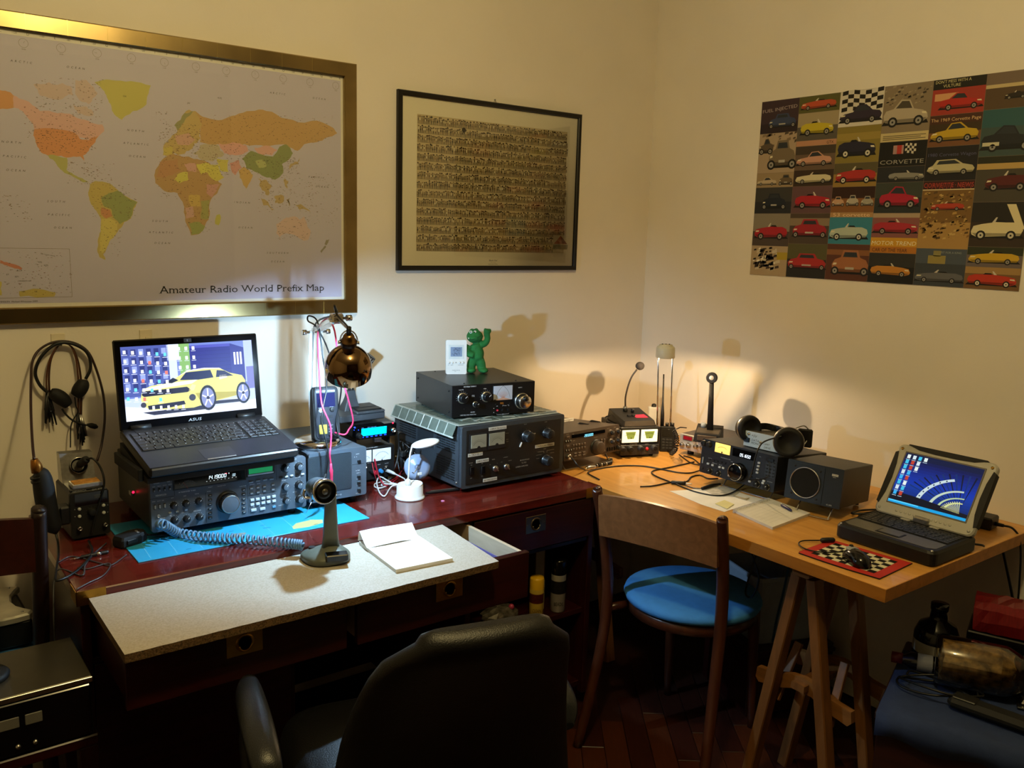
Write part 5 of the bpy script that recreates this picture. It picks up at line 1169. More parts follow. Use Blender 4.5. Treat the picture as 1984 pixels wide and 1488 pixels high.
t = thing('red_probe', 'red multimeter probe hanging on its lead in front of the speaker', 'probe', (0, 0, 0))
MB().tube([jack, jack+Vector((.02, -.02, -.004)), q(676, 832, 2.17), q(684, 815, 2.16), q(675, 775, 2.14), q(668, 750, 2.12), q(655, 690, 2.12), q(648, 640, 2.10), q(636, 618, 2.13), q(621, 628, 2.19), q(616, 650, 2.20), q(617, 690, 2.19), q(620, 745, 2.17), q(624, 785, 2.14), q(640, 825, 2.12), q(641, 860, 2.11), q(639, 880, 2.10), q(641, 900, 2.10)], .0024, 7).build('lead', M_PRB, t)
MB().sweep([q(641, 898, 2.10), q(641.5, 908, 2.10), q(641.5, 912, 2.10), q(642, 917, 2.10), q(642.5, 962, 2.10), q(643, 966, 2.10)], [.0030, .0038, .0055, .0045, .0042, .0025], 12).build('grip', M_PRB, t)
MB().sweep([q(643, 966, 2.10), q(644, 985, 2.10)], [.0012, .0005], 8).build('needle', M_STEEL, t)
t = thing('black_probe', 'black multimeter probe hanging beside the red one before the speaker', 'probe', (0, 0, 0))
MB().tube([jb, jb+Vector((.012, -.018, -.004)), q(652, 815, 2.18), q(658, 780, 2.18), q(660, 740, 2.15), q(640, 690, 2.16), q(628, 660, 2.18), q(612, 632, 2.19), q(597, 622, 2.2), q(598, 612, 2.2), q(612, 618, 2.2), q(619, 640, 2.19), q(625, 690, 2.19), q(633, 745, 2.16), q(626, 790, 2.14), q(624, 820, 2.13), q(634, 865, 2.11), q(636, 890, 2.1), q(632, 920, 2.095)], .0022, 7).build('lead', M_CABLE, t)
MB().sweep([q(632, 918, 2.095), q(626, 932, 2.095), q(616, 955, 2.095), q(604, 972, 2.095)], [.003, .0045, .0042, .0022], 10).build('grip', M_BLKM, t)
MB().sweep([q(604, 972, 2.095), q(593, 994, 2.095)], [.0012, .0005], 8).build('needle', M_STEEL, t)
# ================================================================== POWER SUPPLY, MOBILE RADIO AND THEIR MICROPHONE
t = thing('power_supply', 'black bench power supply with two white meters behind the speaker', 'power supply', (1.136, 2.33, DZ))
W_, D_, H_ = .182, .17, .112
feet(t, W_, D_, .008, ins=.02, r=.007)
MB().box(0, W_, .004, D_, .008, H_, .002).build('cabinet', M_BLK, t)
MB().box(.001, W_-.001, -.001, .005, .009, H_-.001, .001).build('front_panel', M_BLKM, t)
P8 = lambda x, y: RL(640+x/8.267, 780+y/8.267, t)
wm_ = mat('meter_white', '#e6ecf0', .4, emit='#cfe4ff', es=.25)
for (x0, y0), (x1, y1) in (((440, 780), (648, 940)), ((668, 750), (958, 905))):
    u0, v1 = P8(x0, y0); u1, v0 = P8(x1, y1); v0 = P8(x0, y0+190)[1]
    plate(t, u0-.002, u1+.002, v0-.002, v1+.002, M_BLK, .003, -.001, 'meter_frame'); plate(t, u0, u1, v0, v1, wm_, .0045, -.001, 'meter_face')
    p = Print(-.0057); mx = (u0+u1)/2
    p.arc(mx, v0+.001, (u1-u0)*.42, radians(145), radians(35), .0006, '#20242a', 0); ticks(p, mx, v0+.001, (u1-u0)*.42, 13, 145, 35, .002, '#20242a')
    p.line([(mx, v0+.002), (mx+.012, v0+.014)], .0005, '#20242a', 1); p.disc(mx, v0+.002, .0022, '#20242a', 1, 10); p.text('V' if x0 < 600 else 'A', mx-.001, v0+.006, .003, '#20242a', 1)
    p.build('meter_scale', M_LET, t)
p = Print(-.0012); u, v = P8(545, 745); p.text('REGULATED POWER SUPPLY', u-.012, v, .0034, '#d8dce0', 0, 'l', width=.058); u, v = P8(590, 975); p.text('SPS-30', u, v, .0034, '#d8dce0', 0)
for x, y, s in ((555, 1012, 'ON'), (755, 1000, 'PRESET'), (870, 980, 'OUTPUT')): u, v = P8(x, y); p.text(s, u, v, .0024, '#d8dce0', 0)
u, v = P8(800, 1090); ticks(p, u, v, .0068, 9, col='#d8dce0'); p.build('panel_lettering', M_LET, t)
knob(t, P8(795, 1090), .0055, .014, mat('blue_knob', '#2a86c8', .4), None, y=-.001, ptr=None)
knob(t, P8(900, 1050), .0085, .006, M_CHROME, M_BLK, y=-.001, ptr=None, name='output_socket')
for x, y, m in ((700, 1110, M_RED), (640, 1090, M_BLK)): knob(t, P8(x, y), .0058, .016, m, m, y=-.001, ptr=None, name='terminal')
u, v = P8(572, 1035); MB().ball((u, -.002, v), .0018, 8, 6).build('pilot_lamp', mat('white_led', '#ffffff', .4, emit='#ffffff', es=3), t)
topz = DZ+H_
t = thing('mobile_transceiver', 'small black mobile radio with glowing cyan display on the power supply', 'radio', (1.176, 2.315, topz+.032), rx=radians(4))
W_, D_, H_ = .139, .15, .042
for x in (.01, W_-.014): MB().box(x, x+.004, .02, .13, -.03, .02, .001).build('bracket', M_BLK, t)
MB().box(-.0, W_, .02, D_, .002, H_-.002, .003).build('body', M_BLK, t)
MB().prism(rrect(0, W_, 0, H_, .006, 3), 0, .022, 'y').build('front_panel', M_BLKG, t)
P8 = lambda x, y: RL(640+x/8.267, 780+y/8.267, t)
u0, v1 = P8(502, 382); u1, v0 = P8(898, 455); v1 = P8(890, 345)[1]; v0 = P8(505, 475)[1]
v0, v1 = .011, .034
plate(t, u0, u1, v0, v1, mat('cyan_lcd', '#00b8d8', .2, emit='#00c8f0', es=2.0), .0012, name='display')
M_BLED = mat('blue_lit_key', '#1030c0', .3, emit='#1a48ff', es=2.2)
for k in range(6): button(t, (u0+.004+(u1-u0-.008)*k/5, v0-.004), .0075, .003, .0018, M_BLED)
for x, y, r_ in ((390, 400, .0028), (380, 440, .0015), (450, 440, .0015)): u, v = P8(x, y); MB().ball((u, -.0005, v), r_, 10, 6).build('lit_key', M_BLED, t)
u, v = P8(455, 500); knob(t, (u, .014), .008, .014, M_BLK, M_BLK, ptr=None); u, v = P8(1000, 325); MB().ball((u, -.001, v), .0024, 8, 6).build('red_lamp', mat('red_led', '#ff2040', .3, emit='#ff1030', es=6), t)
p = Print(-.0003); p.text('MHz', u0, v1+.0015, .0028, '#7fb0ff', 0); p.text('MONI  SCAN  SHIFT', u0+.02, v1+.0015, .0024, '#7fb0ff', 0); p.build('panel_lettering', M_LET, t)
plug(t, P8(985, 425), .0075, M_CHROME, .016)
mp_ = t.matrix_basis @ Vector((P8(1030, 435)[0], -.018, P8(1030, 440)[1]))
MB().box(W_*.45, W_*.62, -.004, .012, -.012, -.0005, .001).build('mount_tab', M_STEEL, t)
cable('radio_mic_cord', 'black microphone cord dropping from the cyan lit mobile radio', [mp_, mp_+Vector((.012, -.012, -.005)), q(772, 840, 2.285), q(773, 862, 2.285), q(771, 885, 2.28), q(765, 908, 2.27)], .0026)
zt = topz+.032+H_+.004
t = thing('table_microphone', 'dark grey table microphone standing on the mobile radio', 'microphone', (1.135, 2.335, zt+.006), radians(2), rx=radians(4))
M_TMIC = mat('microphone_dark_grey', '#3c4045', .45)
MB().box(0, .155, 0, .10, 0, .022, .003).build('base', M_TMIC, t)
MB().box(.055, .153, -.003, .092, .0215, .030, .0025).build('control_deck', M_TMIC, t)
MB().box(.062, .145, .004, .03, .030, .034, .0015).build('talk_bar', M_BLK, t)
MB().box(.062, .145, .038, .082, .030, .033, .001).build('switch_plate', mat('switch_plate', '#1f2124', .4), t)
b = MB(); b.rings([[Vector((.07+x, .07+y, z)) for x, y in rrect(-w2, w2, -w2*.7, w2*.7, .003, 2)] for z, w2 in ((.022, .030), (.045, .02), (.06, .0155), (.082, .0125))], 0, False); b.build('column', M_TMIC, t)
hp = RL(715, 688, t, .06); ho = RL(700, 712, t, .065)
MB().cyl((.066, .07, .08), (.062, .07, .13), .005, n=10).build('stem', M_CHROME, t)
MB().cyl((.078, .07, .08), (.08, .068, .14), .004, n=10).build('stem', M_CHROME, t)
a_ = Vector((hp[0], .045, hp[1])); b_ = Vector((ho[0]-.03, .075, ho[1]-.045)); d_ = (a_-b_).normalized()
MB().sweep([b_, b_.lerp(a_, .3), b_.lerp(a_, .31), a_], [.010, .0135, .0158, .0158], 22).build('capsule', M_BLK, t)
for k in range(12):
    an = 2*pi*k/12; uu = d_.orthogonal().normalized(); vv = d_.cross(uu); o_ = (uu*cos(an)+vv*sin(an))*.0160
    MB().cyl(a_-d_*.016+o_, a_-d_*.003+o_, .0012, n=5).build('slot_rib', M_STEEL, t)
MB().tube([(.078, .09, .01), (.09, .13, .005), (.12, .16, -.03), (.14, .15, -.10)], .0025, 6).build('cord', M_CABLE, t)
# cables piled right of the supply
M_CR = mat('red_cable', '#9c1c2c', .4)
rc = random.Random(9)
def pile(name, label, n_, c0, spread, m, r, zlo):
    for k in range(n_):
        pts = [Vector((c0[0]+rc.uniform(-1, 1)*spread[0], c0[1]+rc.uniform(-1, 1)*spread[1], zlo+r+abs(rc.uniform(0, 1))*spread[2])) for _ in range(6)]
        cable(name, label[k % len(label)], pts, r, m, group='cables heaped beside the power supply')
pile('black_power_cable', ['tangled black power cable heaped beside the power supply'], 5, (1.345, 2.31, 0), (.022, .06, .13), M_CABLE, .0032, DZ)
t = thing('mains_plug', 'black mains plug hooked over the cables by the power supply', 'plug', (1.318, 2.285, .835), radians(10))
MB().box(-.009, .009, -.012, .012, -.004, .014, .003).sweep([(0, 0, 0), (.004, .004, -.02), (.01, .01, -.05)], [.007, .006, .0035], 10).build('plug_body', M_BLKM, t)
cable('red_supply_lead', 'red supply lead arching from the power supply terminals', [q(727, 905, 2.31), q(726, 890, 2.30), q(733, 920, 2.29), q(745, 940, 2.26), RZ(757, 937, DZ+.004), RZ(775, 922, DZ+.004), q(783, 905, 2.34)], .0024, M_CR)
cable('thin_red_lead', 'thin red lead lying behind the white lamp cable', [q(721, 897, 2.31), q(726, 920, 2.29), RZ(735, 935, DZ+.003), RZ(760, 930, DZ+.003), q(779, 912, 2.33), q(776, 895, 2.36)], .0016, M_CR)
cable('coax_lead', 'dark coaxial lead with metal plug in front of the power supply', [RZ(705, 918, DZ+.012), RZ(718, 924, DZ+.006), RZ(730, 930, DZ+.004), RZ(752, 930, DZ+.004), RZ(766, 918, DZ+.006)], .0032, mat('grey_coax', '#5a5652', .4))
# ================================================================== SMALL WHITE LAMP
ub = RZ(794, 964, DZ)
t = thing('white_clip_lamp', 'small white gooseneck lamp with drum base beside the amplifier', 'lamp', (ub.x, ub.y, DZ))
MB().lathe([(0, .0004), (.0435, .0004), (.0445, .003), (.042, .007), (.039, .010), (.0385, .038), (.036, .041)], 40, cap=(0, 0)).build('base', M_WHITE, t)
b = MB(); N_ = 32; rg = []
for k in range(N_):
    a = 2*pi*k/N_; rg.append((.037*cos(a), .037*sin(a), .0405+.004*(1 if cos(a) > .2 else 0)*abs(cos(a))))
b.add(rg+[(0, 0, .036)], [(k, (k+1) % N_, N_) for k in range(N_)], 0, True); b.build('base_dish', M_WHITE, t)
MB().lathe([(.0075, .036), (.0070, .052), (.005, .056)], 16, c=(-.004, .004, 0)).build('neck_socket', M_WHITE, t)
hd = RY(798, 866, ub.y)-Vector(t.location); hd2 = RY(850, 852, ub.y-.01)-Vector(t.location)
MB().tube([(-.004, .004, .052), RY(792, 915, ub.y)-t.location, RY(794, 885, ub.y)-t.location, hd], .0026, 8).build('gooseneck', M_WHITE, t)
cc = (hd+hd2)/2; d_ = (hd2-hd).normalized(); side_ = Vector((0, 0, 1)).cross(d_).normalized(); nn = d_.cross(side_)
Rm = Matrix((d_, side_, nn)).transposed()
MB().ball(cc, .044, 24, 12, sc=(1, .72, .22), R=Rm).build('lamp_head', M_WHITE, t)
MB().ball(cc-nn*.0045, .034, 20, 8, sc=(1, .7, .18), R=Rm).build('diffuser', mat('lamp_diffuser', '#f4f6f8', .4), t)
M_WC = mat('white_cable', '#dedede', .4)
t = thing('usb_cable', 'white charging cable coiled on the desk beside the small lamp', 'cable', (0, 0, 0))
F = lambda x, y, h=.004: RZ(640+x/8.267, 780+y/8.267, DZ+h)
MB().tube([F(1160, 1330), F(1000, 1290), F(850, 1270), F(720, 1300), F(715, 1350), F(800, 1370), F(930, 1320), F(980, 1290, .01), F(900, 1240, .014), F(800, 1190, .016), F(745, 1260, .014), F(770, 1400), F(820, 1480), F(880, 1490), F(950, 1380), F(1010, 1330, .01), F(1150, 1320, .01)], .0022, 7).build('cable_run', M_WC, t)
MB().tube([F(1230, 1310, .012), F(1000, 1310, .01), F(850, 1300, .008), F(820, 1330), F(900, 1310), F(985, 1300, .01)], .0022, 7).build('cable_run', M_WC, t)
MB().sweep([F(885, 1085, .03), F(940, 1100, .032), F(1010, 1130, .034), F(1040, 1145, .034)], [.004, .006, .0045, .0028], 10).build('plug', M_WHITE, t)
MB().tube([F(1040, 1145, .034), F(1110, 1180, .036), F(1190, 1225, .04), ub+Vector((-.01, .006, .048))], .0022, 7).build('plug_lead', M_WC, t)
t = thing('suction_cup', 'clear plastic suction cup with metal hook in front of the amplifier flank', 'suction cup', RY(808.5, 905, 2.17))
a_ = Vector((-.45, -.85, .25)).normalized()
MB().lathe([(.039, -.0065), (.039, -.005), (.027, .001), (.012, .004), (.006, .006), (.0055, .011), (0, .0115)], 36, ax=a_, cap=(0, 0)).build('cup', mat('frosted_plastic', '#aebfe0', .25, trans=.35), t)
MB().lathe([(.0062, .004), (.008, .007), (.0065, .0095)], 20, ax=a_, cap=(0, 0)).build('collar', M_CHROME, t)
MB().tube([a_*.01, a_*.016+Vector((-.004, 0, -.006)), a_*.018+Vector((-.012, 0, -.016)), a_*.02+Vector((-.018, 0, -.014))], .0016, 7).build('hook', M_CHROME, t)
MB().box(-.013, .001, -.026, -.022, -.018, -.010, .001).build('white_tag', M_WHITE, t)
MB().lathe([(.016, -.0068), (.0165, -.028), (.016, -.0300)], 16, ax=a_).build('stalk', mat('frosted_plastic', '#aebfe0', .25, trans=.35), t)
t = thing('ballpoint_pen', 'silver and black ballpoint pen lying before the amplifier corner', 'pen', RZ(869, 950, DZ+.005), radians(-11))
MB().lathe([(.0008, -.075), (.003, -.066), (.0045, -.055), (.0045, .045), (.004, .05), (.0025, .052), (.0025, .06), (0, .061)], 12, ax=(1, 0, 0)).build('barrel', M_BLK, t)
MB().box(-.058, .035, -.0016, .0016, .0042, .0056, .0004).build('clip', M_STEEL, t)
MB().lathe([(.0047, .036), (.0047, .042)], 12, ax=(1, 0, 0)).build('red_band', M_RED, t)
t = tag(MB().lathe([(.0055, 0), (.0058, .001), (.004, .0022), (0, .0026)], 16).build('pink_eraser_chip', mat('pink_rubber', '#c87aa8', .5), None, RZ(858, 971, DZ)), 'tiny pink rubber chip lying on the desk before the amplifier', 'eraser')
# ================================================================== LINEAR AMPLIFIER
t = thing('linear_amplifier', 'large charcoal linear amplifier with slotted flank and strips of label tape', 'amplifier', (1.402, 2.081, DZ))
W_, D_, z0, z1 = .396, .40, .015, .205
for x in (.05, W_-.06):
    for y in (.05, D_-.05): MB().cyl((x, y, 0), (x, y, .016), .016, .018, 14).build('foot', M_RUB, t)
M_AMP = mat('amplifier_grey', '#353b41', .5, noise=.08, bump=.15, bscale=700)
MB().box(0, W_, .006, D_, z0, z1, .004).build('cabinet', M_AMP, t)
MB().prism(rrect(.0, W_, z0, z1, .007, 3), -.004, .012, 'y').build('front_bezel', M_AMP, t)
M_PNL = mat('amplifier_panel', '#171614', .45, noise=.08)
MB().box(.014, W_-.014, -.006, 0, z0+.012, z1-.012, .001).build('front_panel', M_PNL, t)
FA = lambda x, y: RL(870+x/8.626, 800+y/8.625, t, -.006)
for (x0, y0), (x1, y1) in (((360, 380), (612, 560)), ((662, 345), (915, 510))):
    u0, v1 = FA(x0, y0); u1, v0 = FA(x1, y1); plate(t, u0-.004, u1+.004, v0-.012, v1+.004, M_BLK, .003, -.006, 'meter_frame')
    plate(t, u0, u1, v0, v1, mat('aged_meter_face', '#8d8b78', .35), .0045, -.006, 'meter_face')
    p = Print(-.0107); mx = (u0+u1)/2; p.arc(mx, v0-.002, (u1-u0)*.40, radians(150), radians(30), .0006, '#3a3830', 0); p.arc(mx, v0-.002, (u1-u0)*.48, radians(145), radians(35), .0004, '#3a3830', 0); ticks(p, mx, v0-.002, (u1-u0)*.40, 11, 150, 30, .002, '#3a3830'); p.disc(mx, v0, .006, '#15140f', 1, 14); p.build('meter_scale', M_LET, t)
for x, y, r_ in ((1290, 385, .0165), (1628, 335, .0148), (1612, 785, .0150)):
    knob(t, FA(x, y), r_, .026, M_BLK, M_BLKM, y=-.006, skirt=1.16, ptr=None, n=28, ribs=24); u, v = FA(x, y)
    MB().lathe([(r_*1.12, -.001), (r_*1.17, -.004), (r_*1.06, -.0045)], 28, ax=(0, 1, 0), cap=(0, 0)).build('knob_ring', M_STEEL, t, (u, -.006, v))
for x, y in ((765, 925), (950, 895)):
    u, v = FA(x, y); MB().lathe([(.0095, 0), (.0095, -.006), (.007, -.0075), (0, -.008)], 20, ax=(0, 1, 0), cap=(0, 0)).box(-.0018, .0018, -.015, -.007, -.008, .008, .0006).build('selector', M_STEEL, t, (u, -.006, v), (0, radians(-35), 0))
for x, y in ((375, 965), (560, 945)): button(t, FA(x, y), .016, .027, .006, M_BLKG, -.006, 'rocker_switch', .002)
u, v = FA(1195, 530); MB().box(-.002, .002, -.003, 0, -.008, .008, .0004).build('lever', M_PAPER, t, (u, -.006, v), (0, radians(28), 0))
u, v = FA(1425, 345); MB().ball((u, -.0075, v), .0025, 8, 6).build('index_screw', M_STEEL, t)
M_TAPE = mat('label_tape', '#c9c7bd', .45)
for (x0, y0, x1, y1), s in (((665, 245, 958, 305), 'CORR.IP TRA 0,2 E 0,6'), ((318, 680, 560, 750), 'Vs. CIRCA 300 mA'), ((452, 785, 662, 845), 'CHECK MODE!'), ((1440, 538, 1755, 595), 'CONTROLLARE MANUALE'), ((570, 1100, 800, 1165), 'HV TENS.USCITA')):
    u0, v1 = FA(x0, y0-10); u1, v0 = FA(x1, y1-35); vm = (FA(x0, y0)[1]+FA(x0, y1)[1])/2; hh = .0052
    plate(t, u0, u1, vm-hh, vm+hh, M_TAPE, .0007, -.006, 'label_tape', .0002)
    p = Print(-.0069); p.text(s, (u0+u1)/2, vm-.0028, .0056, '#1f1e1a', 0, 'c', width=(u1-u0)*.9); p.build('tape_lettering', M_LET, t)
p = Print(-.0062); KA = '#a8a69c'
for x, y, s, h in ((1255, 198, 'PLATE', .0026), (1600, 158, 'LOAD', .0026), (720, 788, 'METER', .0026), (910, 752, 'LOADING', .0026), (1580, 608, 'BAND', .0026), (335, 850, 'POWER', .0028), (360, 882, 'ON', .0026), (352, 1102, 'OFF', .0026), (535, 1066, 'CW', .0026), (540, 852, 'SSB', .0026), (948, 348, 'ON AIR', .0022), (955, 450, 'OVER', .0022), (960, 485, 'HEAT', .0022), (1210, 848, 'TL-922', .0046), (1115, 918, 'LINEAR AMPLIFIER', .0042), (1215, 800, 'KENWOOD', .004), (680, 872, 'RF', .0022), (800, 848, 'IP', .0022), (865, 830, 'STBY', .0022), (990, 805, 'OPERATE', .0022)): u, v = FA(x, y); p.text(s, u, v, h, KA, 0)
u, v = FA(1198, 793); p.disc(u, v, .002, KA, 0, 12)
for (a0, b0), (a1, b1) in (((1480, 655), (1585, 640)), ((1585, 640), (1585, 670)), ((1755, 608), (1635, 628)), ((1635, 628), (1635, 660)), ((1455, 710), (1545, 695)), ((1690, 670), (1755, 660)), ((1460, 765), (1510, 755)), ((320, 775), (1100, 655)), ((1100, 655), (1840, 545))): p.line([FA(a0, b0), FA(a1, b1)], .0007, KA if a1-a0 < 400 else '#0f0f0e', 0)
for x, y, r_ in ((1290, 385, .021), (1628, 335, .019)): u, v = FA(x, y); ticks(p, u, v, r_, 9, 200, -20, .002, KA)
p.build('panel_lettering', M_LET, t)
# slotted left flank, seen from the side: rows of short raised louvres
lv = MB().box(-.0022, .0005, -.011, .011, -.0016, .0016, .0007).mesh('louvre', mat('louvre_black', '#0b0c0d', .6))
for cx in (.060, .088, .116, .144, .172): pass
n_l = 0
for y in [.032+.0265*k for k in range(4)]+[.26+.0265*k for k in range(4)]:
    for k in range(20):
        z = .035+k*.0076
        if k in (9, 10): continue
        put(lv, 'louvre', t, (0, y+.011, z)); n_l += 1
MB().box(-.002, .001, .145, .25, .105, .178, .001).build('rating_plate', M_AMP, t)
MB().box(-.003, .001, .150, .245, .108, .175, .001).build('plate_face', mat('plate_dark', '#262b2f', .4), t)
for y, z in ((.02, .03), (.385, .03)): MB().ball((-.001, y, z), .004, 8, 6).build('screw', M_STEEL, t)
AT = DZ+z1
# ------------------------------------------------------------------ taped cover sheet on the amplifier
t = thing('taped_cover', 'grey-green sheet of taped panels draped over the amplifier top', 'cover', (1.402, 2.081, AT))
M_PANEL2 = mat('dull_green_panel', '#5d685f', .25, noise=.15, nscale=30); M_CLR = mat('clear_tape', '#a9b0a8', .2, noise=.15, nscale=60)
MB().box(-.004, W_-.01, .012, .39, .0004, .0032, .0008).build('sheet', M_CLR, t)
for i in range(5):
    for j in range(5):
        x = .006+i*.077; y = .02+j*.0735
        MB().box(x, x+.071, y, y+.068, .003, .0046, .0006).build('top_panel', M_PANEL2, t)
for k in range(8):
    y = .018+k*.0455
    Mx = Matrix.Translation((-.006, 0, .002)) @ Matrix.Rotation(radians(24), 4, 'Y')
    b = MB(Mx); b.box(-.0012, .0012, y, y+.043, -.036, .0, .0006); b.build('flap_panel', M_PANEL2, t)
    b = MB(Mx); b.box(-.0018, .0014, y+.0425, y+.0465, -.0375, .001, .0004); b.build('tape_seam', M_CLR, t)
b = MB(Matrix.Translation((-.006, 0, .002)) @ Matrix.Rotation(radians(24), 4, 'Y')); b.box(-.0016, .0016, .012, .384, -.040, -.0355, .0005); b.build('tape_edge', M_CLR, t)
rt = random.Random(4)
for k in range(9):
    x = rt.uniform(.02, .34); w2 = rt.uniform(.03, .08)
    b = MB(Matrix.Translation((x, rt.uniform(.02, .06), .0048)) @ Matrix.Rotation(rt.uniform(-.5, .5), 4, 'Z')); b.box(0, w2, 0, .012, 0, .0006); b.build('tape_strip', M_CLR, t)
# ================================================================== ANTENNA TUNER
TZ0 = AT+.0056
fl = RZ(874.4, 813, TZ0)
t = thing('antenna_tuner', 'black antenna tuner with large crank knob on top of the amplifier', 'tuner', fl, radians(-9))
W_, D_, H_ = .288, .29, .104
feet(t, W_, D_, .005, ins=.02, r=.007)
MB().box(0, W_, .003, D_, .005, H_, .0012).build('case', mat('tuner_black', '#151719', .35, noise=.1), t)
MB().box(.0, W_, -.0015, .0035, .005, H_-.0005, .0008).build('front_panel', mat('tuner_front', '#08080a', .4), t)
FT = lambda x, y: RL(860+x/10.442, 730+y/10.44, t, -.0015)
M_KB = mat('knob_black', '#0b0b0c', .35)
for x, y, r_ in ((375, 432, .0135), (855, 402, .0135), (632, 555, .0075)):
    knob(t, FT(x, y), r_, .017, M_KB, M_KB, y=-.0015, skirt=1.0, ptr='#c8c8c8', ang=40, n=26); u, v = FT(x, y)
    MB().lathe([(r_*1.05, 0), (r_*1.28, -.0015), (r_*1.22, -.0035), (r_*1.0, -.004)], 28, ax=(0, 1, 0), cap=(0, 0)).build('knob_skirt', M_STEEL, t, (u, -.0015, v))
u, v = FT(1570, 485)
MB().lathe([(.0255, 0), (.0265, -.002), (.0255, -.006), (.023, -.007)], 36, ax=(0, 1, 0), cap=(0, 0)).build('counter_ring', M_STEEL, t, (u, -.0015, v))
MB().lathe([(.0225, -.006), (.0222, -.014), (.021, -.015)], 36, ax=(0, 1, 0), cap=(0, 0)).build('crank_body', M_KB, t, (u, -.0015, v))
MB().lathe([(.0215, -.015), (.0215, -.026), (.0205, -.0275), (0, -.0275)], 40, ax=(0, 1, 0), cap=(0, 0)).build('crank_knob', mat('spun_aluminium', '#c8bfb0', .25, 1, noise=.15, nscale=8), t, (u, -.0015, v))
MB().lathe([(.008, -.027), (.0085, -.034), (.007, -.038), (0, -.0385)], 20, ax=(0, 1, 0), cap=(0, 0)).build('finger_knob', M_KB, t, (u-.002, -.0015, v+.012))
u0, v1 = FT(1003, 190); u1, v0 = FT(1375, 465); v1 = FT(1400, 165)[1]; v0 = FT(1000, 478)[1]
plate(t, u0-.002, u1+.004, v0-.002, v1+.002, M_BLK, .002, -.0015, 'meter_frame'); plate(t, u0, u1, v0, v1, mat('tuner_meter', '#b9bcc8', .3), .003, -.0015, 'meter_face')
p = Print(-.0047); mx = (u0+u1)/2; h_ = v1-v0
for k in range(9): a = radians(40+12.5*k); p.line([(mx, v0+.004), (mx+.024*cos(a), v0+.004+.024*sin(a))], .0006, '#c87a60', 0)
p.arc(u0+.002, v0-.002, h_*1.25, radians(8), radians(72), .0008, '#20222a', 1); p.arc(u1-.002, v0-.002, h_*1.25, radians(172), radians(108), .0008, '#20222a', 1)
p.poly([(u0+.004, v0), (u1-.004, v0), (mx+.006, v0+.007), (mx-.006, v0+.007)], '#c89a80', 1); p.rect(u0, u0+.008, v0, v0+.003, '#1a1a1c', 2)
p.build('meter_scale', M_LET, t)
p = Print(-.0017); KT = '#e2e4e6'
for x, y, s, h, wd in ((400, 218, 'MFJ VERSA TUNER III', .0038, .042), (300, 278, 'TRANSMITTER', .0028, .016), (800, 252, 'ANTENNA', .0028, .010), (565, 385, 'ANTENNA', .0022, .0095), (565, 408, 'SELECTOR', .0022, .0095), (1508, 228, 'INDUCTANCE', .0028, .013), (540, 728, 'MFJ-989D', .003, .0145), (330, 792, '1.5 KW Roller Inductor Antenna Tuner', .0034, .054), (1060, 602, 'LAMP', .0024, .005), (1225, 592, 'POWER', .0022, .007), (1180, 762, 'METER', .002, .006)): u, v = FT(x, y); p.text(s, u, v, h, KT, 0, 'l', width=wd)
u, v = FT(1140, 555); p.text('MFJ', u, v, .0056, '#e08a20', 0, 'l', width=.0108)
for x, y in ((375, 432), (855, 402)): u, v = FT(x, y); ticks(p, u, v, .0185, 11, 200, 0, .0025, KT)
for x, y in ((1010, 640), (1008, 722)): u, v = FT(x, y); p.poly([(u-.002, v-.001), (u+.002, v-.001), (u, v+.0018)], KT, 0)
for a0, b0, a1, b1 in ((1070, 768, 1310, 748), (1070, 768, 1070, 745), (1310, 748, 1310, 730), (1190, 600, 1190, 580), (1190, 580, 1220, 576), (1285, 570, 1312, 566), (1312, 566, 1312, 590)): p.line([FT(a0, b0), FT(a1, b1)], .0006, KT, 0)
p.build('panel_lettering', M_LET, t)
for x, y in ((1175, 665), (1292, 660)): button(t, FT(x, y), .006, .006, .006, M_KB, -.0015)
u, v = FT(1078, 680); MB().lathe([(.0032, 0), (.003, -.004), (0, -.0052)], 14, ax=(0, 1, 0), cap=(0, 0)).build('red_button', M_RED, t, (u, -.0015, v))
screws(t, [FT(1045, 560), FT(1333, 545), FT(410, 655)], -.0015, .0018, M_BLK)
for y, z in ((.02, .02), (.02, .085), (.27, .02), (.27, .085)): MB().ball((-.0005, y, z), .003, 8, 5).build('screw', M_BLK, t)
for x, y in ((.05, .02), (.23, .02), (.06, .27)): MB().ball((x, y, H_), .003, 8, 5).build('screw', M_BLK, t)
TT = TZ0+H_
# ------------------------------------------------------------------ thermometer and toy
th = RZ(882, 724, TT)
t = thing('digital_thermometer', 'white digital thermometer standing on the antenna tuner', 'thermometer', (th.x, th.y-.10, TT), radians(-28), rx=radians(-4))
t.location = RZ(884, 725, TT); t.matrix_basis = Matrix.Translation(RZ(884, 725, TT)) @ Matrix.Rotation(radians(-26), 4, 'Z') @ Matrix.Rotation(radians(-5), 4, 'X')
TW = .068; THh = .112
MB().prism(rrect(-TW/2, TW/2, 0, THh, .005, 3), 0, .016, 'y').build('case', M_WHITE, t)
plate(t, -.025, .025, .050, .096, mat('pale_bezel', '#cfd6d8', .4), .0008, name='bezel'); plate(t, -.019, .019, .058, .089, mat('blue_grey_lcd', '#8496b4', .25), .0014, name='lcd')
p = Print(-.0016); seg7(p, '25.0', -.009, .076, .009, .005, '#2a3448', 0, .0025); seg7(p, '-24.7', -.016, .062, .0085, .0045, '#2a3448', 0, .0022); p.build('lcd_digits', M_LET, t)
for k, x in enumerate((-.024, -.013, -.001, .011, .022)):
    if k == 2: MB().ball((x, 0, .038), .002, 8, 5).build('sensor_dot', M_STEEL, t); continue
    MB().lathe([(.0042, 0), (.004, -.002), (0, -.0026)], 14, ax=(0, 1, 0), cap=(0, 0)).build('button', M_WHITE, t, (x, 0, .038))
p = Print(-.0002)
